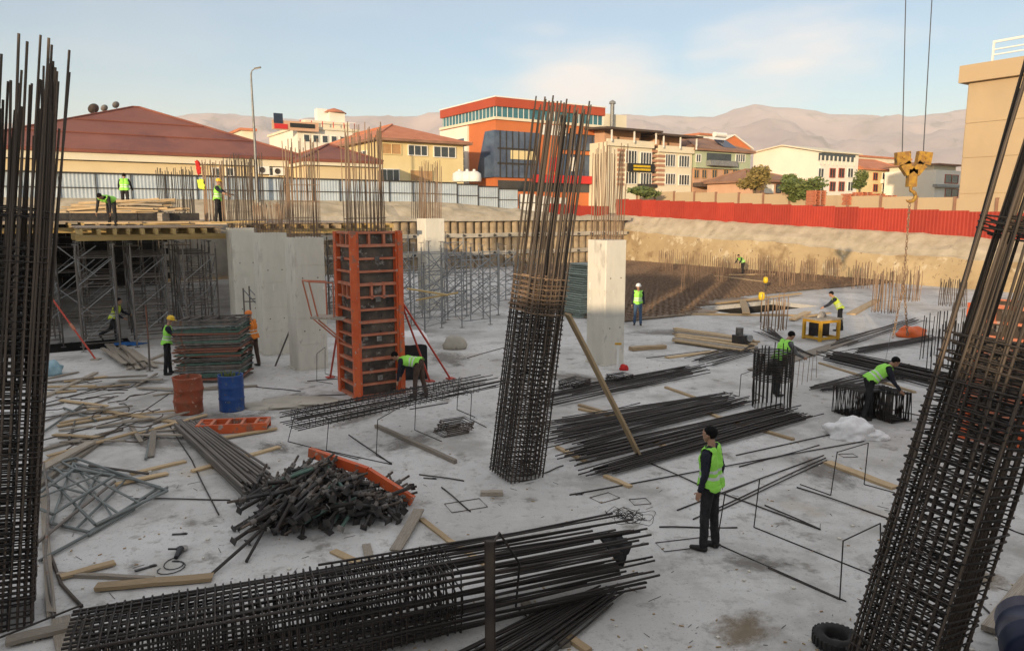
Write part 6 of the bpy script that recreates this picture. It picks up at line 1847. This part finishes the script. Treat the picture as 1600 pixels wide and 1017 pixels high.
# red cloth on the starter bars, yellow caps
p = PY(309, 264, 31.6); cloth('red_cloth', 'red cloth tied high on the pale starter bars', 'cloth', [(-.08, 0, .28), (.08, 0, .3), (.12, .05, -.2), (-.02, .05, -.3)], 'redcloth', p, .12)
p = PY(314, 288, 31.5); cloth('hung_vest', 'yellow safety vest hung on the pale starter bars', 'vest', [(-.14, 0, .15), (.12, 0, .18), (.14, .05, -.24), (-.12, .05, -.2)], 'vest_yellow', p, .1)
for i, (u, v) in enumerate(((1190, 463), (1196, 443))):
    p = PY(u, v, 33 if i == 0 else 44)
    q = G(1190, 512) if i == 0 else G(1196, 447, .2)
    t = thing('yellow_marker', ['yellow lamp on a stake by the opening', 'small yellow box on the rebar mat'][i], 'marker', (p.x, p.y, 0 if i == 0 else .2))
    g = MB(); h_ = max(.2, p.z); g.tube([(0, 0, 0), (0, 0, h_)], .02, 6); part('stake', g, 'darksteel', t)
    g = MB(); g.lathe([(.001, .2), (.12, .17), (.15, 0), (.12, -.15), (.001, -.18)], 12, (0, 0, h_)); part('lamp', g, 'yellowplastic', t)
# yellow table saw
c = G(1282, 530); t = thing('table_saw', 'yellow table saw with open frame on the slab', 'table saw', c, R(25))
w, d, h = .95, .8, .8
for x in (-w / 2, w / 2):
    for y in (-d / 2, d / 2): g = MB(); g.box((x, y, h / 2), (.10, .10, h)); part('leg', g, 'yellow', t)
for z in (.1, h - .06):
    g = MB(); g.box((0, -d / 2, z), (w - .1, .06, .09)); g.box((0, d / 2, z), (w - .1, .06, .09)); g.box((-w / 2, 0, z), (.06, d - .1, .09)); g.box((w / 2, 0, z), (.06, d - .1, .09)); part('rail', g, 'yellow', t)
g = MB(); g.box((0, 0, h + .03), (w + .25, d + .2, .05)); part('table_top', g, 'wood_old', t)
g = MB(); g.box((0, .1, .4), (w * .7, d * .5, .5)); part('motor', g, 'black', t)
g = MB(); g.lathe([(.001, -.01), (.24, -.01), (.24, .01), (.001, .01)], 20, (0, 0, h + .06), rot=Matrix.Rotation(R(90), 3, 'X')); part('blade', g, 'plate', t)
tag(plank(c + Vector((-.6, .1, .86)), c + Vector((.5, .5, .95)), .2, .04, 'wood'), 'board lying on the yellow table saw', 'plank')
# engine / compressor on the boards
c = G(1158, 540); t = thing('engine', 'small grey motor machine on the board pile', 'engine', c, R(20))
g = MB(); g.box((0, 0, .25), (.55, .4, .3)); part('block', g, 'darksteel', t)
g = MB(); g.tube([(-.1, 0, .4), (-.1, 0, .68)], .14, 10); part('tank', g, 'plate', t)
g = MB(); g.tube([(.2, -.25, .3), (.2, .25, .3)], .13, 10); part('flywheel', g, 'galv', t)
g = MB(); g.box((0, 0, .05), (.8, .5, .08)); part('base', g, 'wood_old', t)
# black covered box with white sheet behind the raking props
c = G(645, 590); t = thing('covered_crate', 'black crate covered with a white sheet behind the stooping worker', 'crate', c, R(15))
g = MB(); g.box((0, 0, .6), (.8, .6, 1.2)); g.box((0, -.32, .6), (.7, .04, .06)); part('crate', g, 'black', t)
g = MB(); N = 8
for i in range(N + 1):
    for j in range(N + 1):
        x, y = -.46 + .92 * i / N, -.4 + .75 * j / N
        g.v.append((x, y, 1.26 + .05 * mnoise.noise(Vector((x * 4, y * 4, 3))) - (.22 if j == 0 else 0) - (.12 if i in (0, N) else 0) + .12 * (j / N)))
for i in range(N):
    for j in range(N): q = i * (N + 1) + j; g.f.append([q, q + N + 1, q + N + 2, q + 1]); g.m.append(0); g.smooth.append(True)
part('sheet', g, 'white_bag', t)
# water tank bags behind the white fence
for i, u in enumerate((718, 730, 741)):
    p = PY(u, 284, 78); g = MB(); g.lathe([(.001, 1.1), (.35, 1.05), (.7, .8), (.75, .2), (.7, 0)], 16); g.tube([(0, 0, 1.05), (0, 0, 1.25)], .15, 8)
    solo('water_tank', g, 'whitefence', ['leftmost', 'middle', 'rightmost'][i] + ' of three pale water tanks behind the white fence', 'tank', p, 0, 'pale water tanks')
# small litter: chips of wood, tie wire ends and grout crumbs
g = MB(); rng = random.Random(21)
for k in range(420):
    u, v = rng.uniform(20, 1590), 1017 - 470 * (rng.random() ** 1.6)
    p = G(u, v)
    if rng.random() < .5: g.box(p + Z * .008, (rng.uniform(.02, .06), rng.uniform(.01, .022), .012), Matrix.Rotation(rng.uniform(0, 3.1), 3, 'Z'), 0)
    elif rng.random() < .6:
        d = Vector((math.cos(rng.uniform(0, 6)), math.sin(rng.uniform(0, 6)), 0)) * rng.uniform(.05, .22); g.tube([p + Z * .005, p + d + Z * .005], .004, 4, 1, cap=False)
    else: g.box(p + Z * .01, (rng.uniform(.02, .05),) * 2 + (.025,), Matrix.Rotation(rng.uniform(0, 3.1), 3, 'Z'), 2)
o = link('litter', g.mesh('litter', ['wood', 'tube_old', 'conc'])); tag(o, 'fine litter of wood chips, wire ends and crumbs over the slab', 'litter', None, 'stuff')

# ================================================================ people
def capsule_verts(p0, p1, r0, r1, sub):
    bm = bmesh.new()
    for p, r in ((p0, r0), (p1, r1)):
        bmesh.ops.create_icosphere(bm, subdivisions=sub, radius=r, matrix=Matrix.Translation(p))
    ret = bmesh.ops.convex_hull(bm, input=list(bm.verts))
    junk = list({v for v in ret.get('geom_interior', []) if isinstance(v, bmesh.types.BMVert)} | {v for v in ret.get('geom_unused', []) if isinstance(v, bmesh.types.BMVert)})
    if junk: bmesh.ops.delete(bm, geom=junk, context='VERTS')
    bm.verts.index_update()
    vs_ = [v.co.copy() for v in bm.verts]; fs_ = [[v.index for v in f.verts] for f in bm.faces]
    bm.free()
    return vs_, fs_
def person(label, pos, heading, torso=0, head=0, legs=((0, 0), (0, 0)), arms=((0, 8, 12), (0, 8, 12)), vest='vest_green', shirt='navy', pants='trouser', helmet=None, height=1.75, voxel=.016, stripes=True, twist=0, splay=4, look=0, sleeve=True):
    s = height / 1.75
    t = thing('person', label, 'person', pos, R(heading))
    def D(p, q): return Vector(p).lerp(Vector(q), .5)
    tp = R(torso)
    spine = Vector((0, math.sin(tp), math.cos(tp)))
    fwd = Vector((0, math.cos(tp), -math.sin(tp)))
    pel = Vector((0, 0, 0))
    caps = []                                             # p0, p1, r0, r1, tag
    def cap(a, b, ra, rb, tg): caps.append((Vector(a), Vector(b), ra, rb, tg))
    X = Vector((1, 0, 0))
    tw = Matrix.Rotation(R(twist), 3, spine)
    sh_c = pel + spine * .475
    neck = pel + spine * .545
    # torso: pelvis, waist, chest as flattened groups of capsules
    for sx in (-1, 1):
        cap(X * sx * .075 + Vector((0, -.005, -.02)), X * sx * .065 + spine * .16, .105, .095, 'torso' )
        cap(X * sx * .065 + spine * .16, tw @ (X * sx * .085) + spine * .36, .095, .105, 'torso')
        cap(tw @ (X * sx * .085) + spine * .36, tw @ (X * sx * .07) + spine * .47, .105, .075, 'torso')
        cap(tw @ (X * sx * .03) + spine * .50, tw @ (X * sx * .175) + sh_c - spine * .005, .06, .062, 'torso')
    cap(pel + fwd * .03 + spine * .1, pel + fwd * .035 + spine * .36, .09, .09, 'torso')
    hp_ = R(torso * .45 + head)
    hd = Vector((0, math.sin(hp_), math.cos(hp_)))
    hf = Vector((0, math.cos(hp_), -math.sin(hp_)))
    lk_ = Matrix.Rotation(R(look), 3, hd); hf = lk_ @ hf; hx = lk_ @ X
    cap(neck - spine * .05, neck + hd * .06, .058, .052, 'skin')
    hc = neck + hd * .155 + hf * .025
    cap(hc - hf * .018 + hd * .02, hc + hf * .022 + hd * .03, .083, .076, 'skin')          # skull
    cap(hc + hf * .03 - hd * .03, hc + hf * .045 - hd * .075, .062, .04, 'skin')           # jaw
    cap(hc + hf * .088 + hd * .01, hc + hf * .104 - hd * .022, .011, .016, 'skin')         # nose
    cap(hc + hf * .088 - hd * .058 - hx * .018, hc + hf * .088 - hd * .058 + hx * .018, .011, .011, 'skin')  # mouth
    for sx in (-1, 1):
        cap(hc + hx * sx * .08 + hd * .005, hc + hx * sx * .086 - hd * .03, .018, .014, 'skin')  # ear
        cap(hc + hf * .083 + hx * sx * .03 + hd * .032, hc + hf * .083 + hx * sx * .04 + hd * .032, .012, .011, 'skin')  # brow
    low = 9
    feet = []
    for i, sx in enumerate((-1, 1)):
        th, kn = R(legs[i][0]), R(legs[i][1])
        sp = R(legs[i][2] if len(legs[i]) > 2 else splay)
        hip = Vector((sx * .088, 0, -.03))
        d1 = Vector((sx * math.sin(sp), math.sin(th) * math.cos(sp), -math.cos(th) * math.cos(sp)))
        knee = hip + d1 * .43
        a2 = th - kn
        d2 = Vector((sx * math.sin(sp) * .4, math.sin(a2), -math.cos(a2))).normalized()
        ank = knee + d2 * .42
        cap(hip, knee, .098, .070, 'pants'); cap(knee, knee.lerp(ank, .4), .068, .066, 'pants'); cap(knee.lerp(ank, .4), ank + Vector((0, 0, .01)), .066, .060, 'pants')
        fl = a2 if a2 < -.5 else 0                          # a trailing foot rolls onto its toe
        ff = Vector((sx * .12, math.cos(fl), math.sin(fl))).normalized()
        heel = ank + Vector((0, -.02, -.05)); toe = heel + ff * .19 + Vector((0, 0, -.008 if fl == 0 else 0))
        cap(heel, heel.lerp(toe, .6), .046, .042, 'shoe'); cap(heel.lerp(toe, .6), toe, .04, .032, 'shoe')
        low = min(low, heel.z - .046, toe.z - .034)
    for i, sx in enumerate((-1, 1)):
        a, o_, e = [R(k) for k in arms[i][:3]]
        sh = sh_c + tw @ (X * sx * .185) - spine * .01
        d1 = Vector((sx * math.sin(o_), math.sin(a) * math.cos(o_), -math.cos(a) * math.cos(o_)))
        el_ = sh + d1 * .29
        a2 = a + e
        inw = R(arms[i][3]) if len(arms[i]) > 3 else 0
        d2 = Vector((sx * math.sin(o_) * .5 - sx * math.sin(inw), math.sin(a2), -math.cos(a2))).normalized()
        wr = el_ + d2 * .25
        cap(sh, el_, .066, .052, 'shirt'); cap(el_, wr.lerp(el_, .08), .051, .038, 'shirt' if sleeve else 'skin')
        # hand: palm, four fingers slightly curled, thumb from the side of the palm
        cap(wr, wr + d2 * .03, .026, .028, 'skin')
        side_ = d2.cross(X * sx); side_ = side_.normalized() if side_.length > .1 else Vector((0, 1, 0))
        pn = d2.cross(side_).normalized()                   # palm normal
        if pn.x * sx > 0: pn = -pn
        for k in range(4):
            off = side_ * (-.027 + .018 * k)
            b0 = wr + d2 * .028 + off * .8; b1 = wr + d2 * .088 + off
            cap(b0, b1, .0155, .013, 'skin')
            ln = (.034, .042, .045, .038)[k]
            b2 = b1 + (d2 + pn * .35).normalized() * ln; b3 = b2 + (d2 * .75 + pn * .75).normalized() * ln * .85
            cap(b1, b2, .0098, .0092, 'skin'); cap(b2, b3, .0092, .0082, 'skin')
        tb = wr + d2 * .032 + side_ * .026
        t1 = tb + (d2 * .55 + side_ * .8 + pn * .3).normalized() * .042; t2 = t1 + (d2 * .9 + side_ * .3 + pn * .3).normalized() * .032
        cap(tb, t1, .014, .0115, 'skin'); cap(t1, t2, .0112, .0095, 'skin')
    dz = -low
    up = Vector((0, 0, dz))
    g = MB()
    for (a, b, ra, rb, tg) in caps:
        v_, f_ = capsule_verts((a + up) * s, (b + up) * s, ra * s, rb * s, 2 if max(ra, rb) > .03 else 1)
        g.add(v_, f_)
    me = g.mesh('body_raw', [])
    tmp = bpy.data.objects.new('body_raw', me); COL.objects.link(tmp)
    rm = tmp.modifiers.new('r', 'REMESH'); rm.mode = 'VOXEL'; rm.voxel_size = voxel
    sm_ = tmp.modifiers.new('s', 'SMOOTH'); sm_.factor = .5; sm_.iterations = 3 if voxel > .01 else 4
    dg = bpy.context.evaluated_depsgraph_get()
    ev = tmp.evaluated_get(dg)
    bme = bpy.data.meshes.new_from_object(ev)
    bpy.data.objects.remove(tmp); bpy.data.meshes.remove(me)
    bme.name = 'body'
    bme.materials.clear()
    names = ['skin', shirt, pants, 'shoe']
    for n_ in names: bme.materials.append(M[n_])
    nf = len(bme.polygons)
    cen = np.empty(nf * 3); bme.polygons.foreach_get('center', cen); cen = cen.reshape(-1, 3)
    nor = np.empty(nf * 3); bme.polygons.foreach_get('normal', nor); nor = nor.reshape(-1, 3)
    best = np.full(nf, 9.0); tagi = np.zeros(nf, int)
    code = {'skin': 0, 'shirt': 1, 'torso': 4, 'pants': 2, 'shoe': 3}
    for (a, b, ra, rb, tg) in caps:
        a_, b_ = np.array((a + up) * s), np.array((b + up) * s); ab = b_ - a_
        tt = np.clip(((cen - a_) @ ab) / max(1e-9, ab @ ab), 0, 1)
        dist = np.linalg.norm(cen - (a_ + tt[:, None] * ab), axis=1) - (ra + (rb - ra) * tt) * s
        w = dist < best
        best[w] = dist[w]; tagi[w] = code[tg]
    sp_ = np.array(spine); rel = (cen / s - np.array(up)) @ sp_
    matid = tagi.copy(); matid[tagi == 4] = 1
    matid[(tagi == 4) & (rel < .0)] = 2
    bme.polygons.foreach_set('material_index', matid.astype(np.int32))
    bme.polygons.foreach_set('use_smooth', [True] * nf)
    # cloth folds: fine creases on the clothed part of the body
    cloth_v = set()
    for fi in np.nonzero(matid % 3 != 0)[0]: cloth_v.update(bme.polygons[int(fi)].vertices)
    nv_ = len(bme.vertices)
    co_ = np.empty(nv_ * 3); bme.vertices.foreach_get('co', co_); co_ = co_.reshape(-1, 3)
    no_ = np.empty(nv_ * 3); bme.vertices.foreach_get('normal', no_); no_ = no_.reshape(-1, 3)
    for vi in cloth_v:
        x_, y_, z_ = co_[vi]
        co_[vi] += no_[vi] * (.010 * s * mnoise.noise(Vector((x_ * 16, y_ * 16, z_ * 9))) + .005 * s * mnoise.noise(Vector((x_ * 30, y_ * 30, z_ * 38))))
    bme.vertices.foreach_set('co', co_.ravel())
    bme.update()
    body = link('body', bme, t)
    # vest: the torso surface lifted outward, open at arms and neck
    if vest:
        keep = (tagi == 4) & (rel > -.04) & (rel < .53)
        # also the top of the upper arm, so that the armhole sits past the shoulder
        vn = np.empty(len(bme.vertices) * 3); bme.vertices.foreach_get('normal', vn); vn = vn.reshape(-1, 3)
        vc = np.empty(len(bme.vertices) * 3); bme.vertices.foreach_get('co', vc); vc = vc.reshape(-1, 3)
        vrel = (vc / s - np.array(up)) @ sp_
        lift = (.022 + .034 * np.clip((.22 - vrel) / .25, 0, 1))[:, None] * s
        wob = np.array([mnoise.noise(Vector(c * 9)) for c in vc])[:, None] * .012 * s
        nv = vc + vn * (lift + wob)
        remap, vs_, fs_, ms_ = {}, [], [], []
        for fi in np.nonzero(keep)[0]:
            f = []
            for vi in bme.polygons[int(fi)].vertices:
                if vi not in remap: remap[vi] = len(vs_); vs_.append(nv[vi])
                f.append(remap[vi])
            fs_.append(f)
            lx_ = cen[fi][0] / s; band = stripes and ((.10 < rel[fi] < .145) or (.20 < rel[fi] < .24))
            ms_.append(1 if band else 0)
        if fs_:
            vg = MB(); vg.v = [tuple(q) for q in vs_]; vg.f = fs_; vg.m = ms_; vg.smooth = [True] * len(fs_)
            vo = part('vest', vg, [vest, 'strip'], t)
            so = vo.modifiers.new('thickness', 'SOLIDIFY'); so.thickness = .006; so.offset = 1
    # hair or helmet
    hcw = (hc + up) * s
    m3_ = Matrix((hx, hf, hd)).transposed()
    if helmet:
        g = MB(); g.lathe([(.001, .128), (.05, .122), (.088, .098), (.108, .06), (.114, .02), (.114, .006)], 20, hcw + hd * .035 * s, rot=m3_)
        ho_ = part('helmet', g, helmet, t)
        g = MB(); g.lathe([(.112, .012), (.135, .004), (.135, -.002), (.112, .002)], 20, hcw + hd * .035 * s + hf * .012, rot=m3_)
        g.add([hcw + hd * .04 * s + m3_ @ Vector(p) for p in ((-.09, .08, .0), (.09, .08, 0), (.06, .175, -.012), (-.06, .175, -.012), (-.09, .08, .01), (.09, .08, .01), (.06, .175, -.004), (-.06, .175, -.004))], [(0, 3, 2, 1), (4, 5, 6, 7), (0, 1, 5, 4), (1, 2, 6, 5), (2, 3, 7, 6), (3, 0, 4, 7)])
        part('brim', g, helmet, ho_)
    else:
        g = MB(); n, n2 = 22, 12
        for i in range(n2 + 1):
            th = math.pi * i / n2
            for j in range(n):
                ph = 2 * math.pi * j / n
                d = Vector((math.sin(th) * math.cos(ph), math.sin(th) * math.sin(ph), math.cos(th)))
                k_ = 1 + .06 * mnoise.noise(d * 6)
                p = Vector((d.x * .089, d.y * .102 - .014, d.z * .094 + .034)) * k_
                cut = .045 if p.y > .02 else (-.05 if p.y < -.02 else .0)         # hairline: high in front, low at the nape
                if p.z < cut: p = Vector((p.x * .86, p.y * .86, cut))
                g.v.append(tuple(hcw + (m3_ @ p) * s))
        for i in range(n2):
            for j in range(n): g.f.append([i * n + j, i * n + (j + 1) % n, (i + 1) * n + (j + 1) % n, (i + 1) * n + j][::-1]); g.m.append(0); g.smooth.append(True)
        part('hair', g, 'hair', t)
    return t
person('man in lime safety vest and dark clothes standing in the right foreground', G(1106, 858), 52, torso=1, head=2, legs=((3, 3, 2), (-3, 2, 2)), arms=((-2, 6, 16), (-10, 13, 16)), height=1.79, voxel=.0085, stripes=True)
person('worker in white helmet, lime vest and jeans standing beyond the column', G(996, 508), 172, legs=((2, 0), (-2, 2)), arms=((6, 10, 16), (4, 10, 14)), helmet='helmet_w', pants='jeans', height=1.76)
person('worker in lime vest leaning over the round rebar cage', G(1214, 618), -72, torso=26, head=22, legs=((4, 4), (-6, 2)), arms=((34, 10, 30), (30, 8, 34)), height=1.78, shirt='greyshirt')
person('worker in lime vest bending over the stack of stirrups', G(1354, 655), -98, torso=52, head=14, legs=((14, 12), (-4, 8)), arms=((26, 6, 18), (18, 8, 22)), height=1.74)
person('worker in yellow vest bent over beside the yellow saw', G(1311, 517), 70, torso=34, head=10, legs=((8, 6), (-6, 4)), arms=((40, 8, 20), (36, 8, 20)), vest='vest_yellow', height=1.72)
person('worker in lime vest bent double right of the orange form', G(656, 621), 78, torso=84, head=12, legs=((10, 8), (-6, 6)), arms=((6, 6, 4), (14, 6, 6)), height=1.72, pants='brownpants')
person('worker in pale vest striding below the shoring towers', G(180, 536), -78, torso=22, head=0, legs=((-22, 40), (12, 8)), arms=((28, 10, 40), (10, 10, 50)), vest='vest_yellow', height=1.72)
person('worker in yellow helmet at the left of the frame stack', G(264, 585), -66, torso=8, head=12, legs=((4, 2), (-5, 2)), arms=((40, 10, 20), (36, 10, 24)), helmet='helmet_y', height=1.74)
person('worker in orange helmet and orange vest at the right of the frame stack', G(397, 573), 72, torso=4, head=10, legs=((3, 2), (-5, 2)), arms=((36, 10, 20), (34, 10, 24)), helmet='helmet_o', vest='vest_orange', pants='brownpants', height=1.74)
p = PY(197, 330, 34.6); p.z = DZ + .55
person('worker in lime vest behind the timber heap on the rear deck', p, 20, torso=12, head=10, legs=((10, 10), (-6, 6)), arms=((30, 16, 30), (20, 16, 30)), height=1.7)
p = PY(176, 350, 27.4); p.z = DZ - .04
person('worker in dark clothes bent double on the edge of the front deck', p, 178, torso=82, head=30, legs=((12, 10, 10), (-8, 4, 10)), arms=((2, 8, 6), (8, 8, 6)), vest='vest_green', shirt='trouser', height=1.72, stripes=False)
p = PY(342, 350, 30.2); p.z = DZ + .01
person('worker in yellow helmet reaching toward the starter bars on the deck', p, -80, torso=4, head=4, legs=((5, 2), (-5, 2)), arms=((50, 8, 24), (46, 8, 20)), helmet='helmet_y', height=1.74, sleeve=False)
person('distant worker in lime vest stooping among the bars on the rebar mat', G(1160, 428, .2), 120, torso=50, head=10, legs=((10, 8), (-6, 6)), arms=((30, 8, 20), (26, 8, 20)), height=1.72)
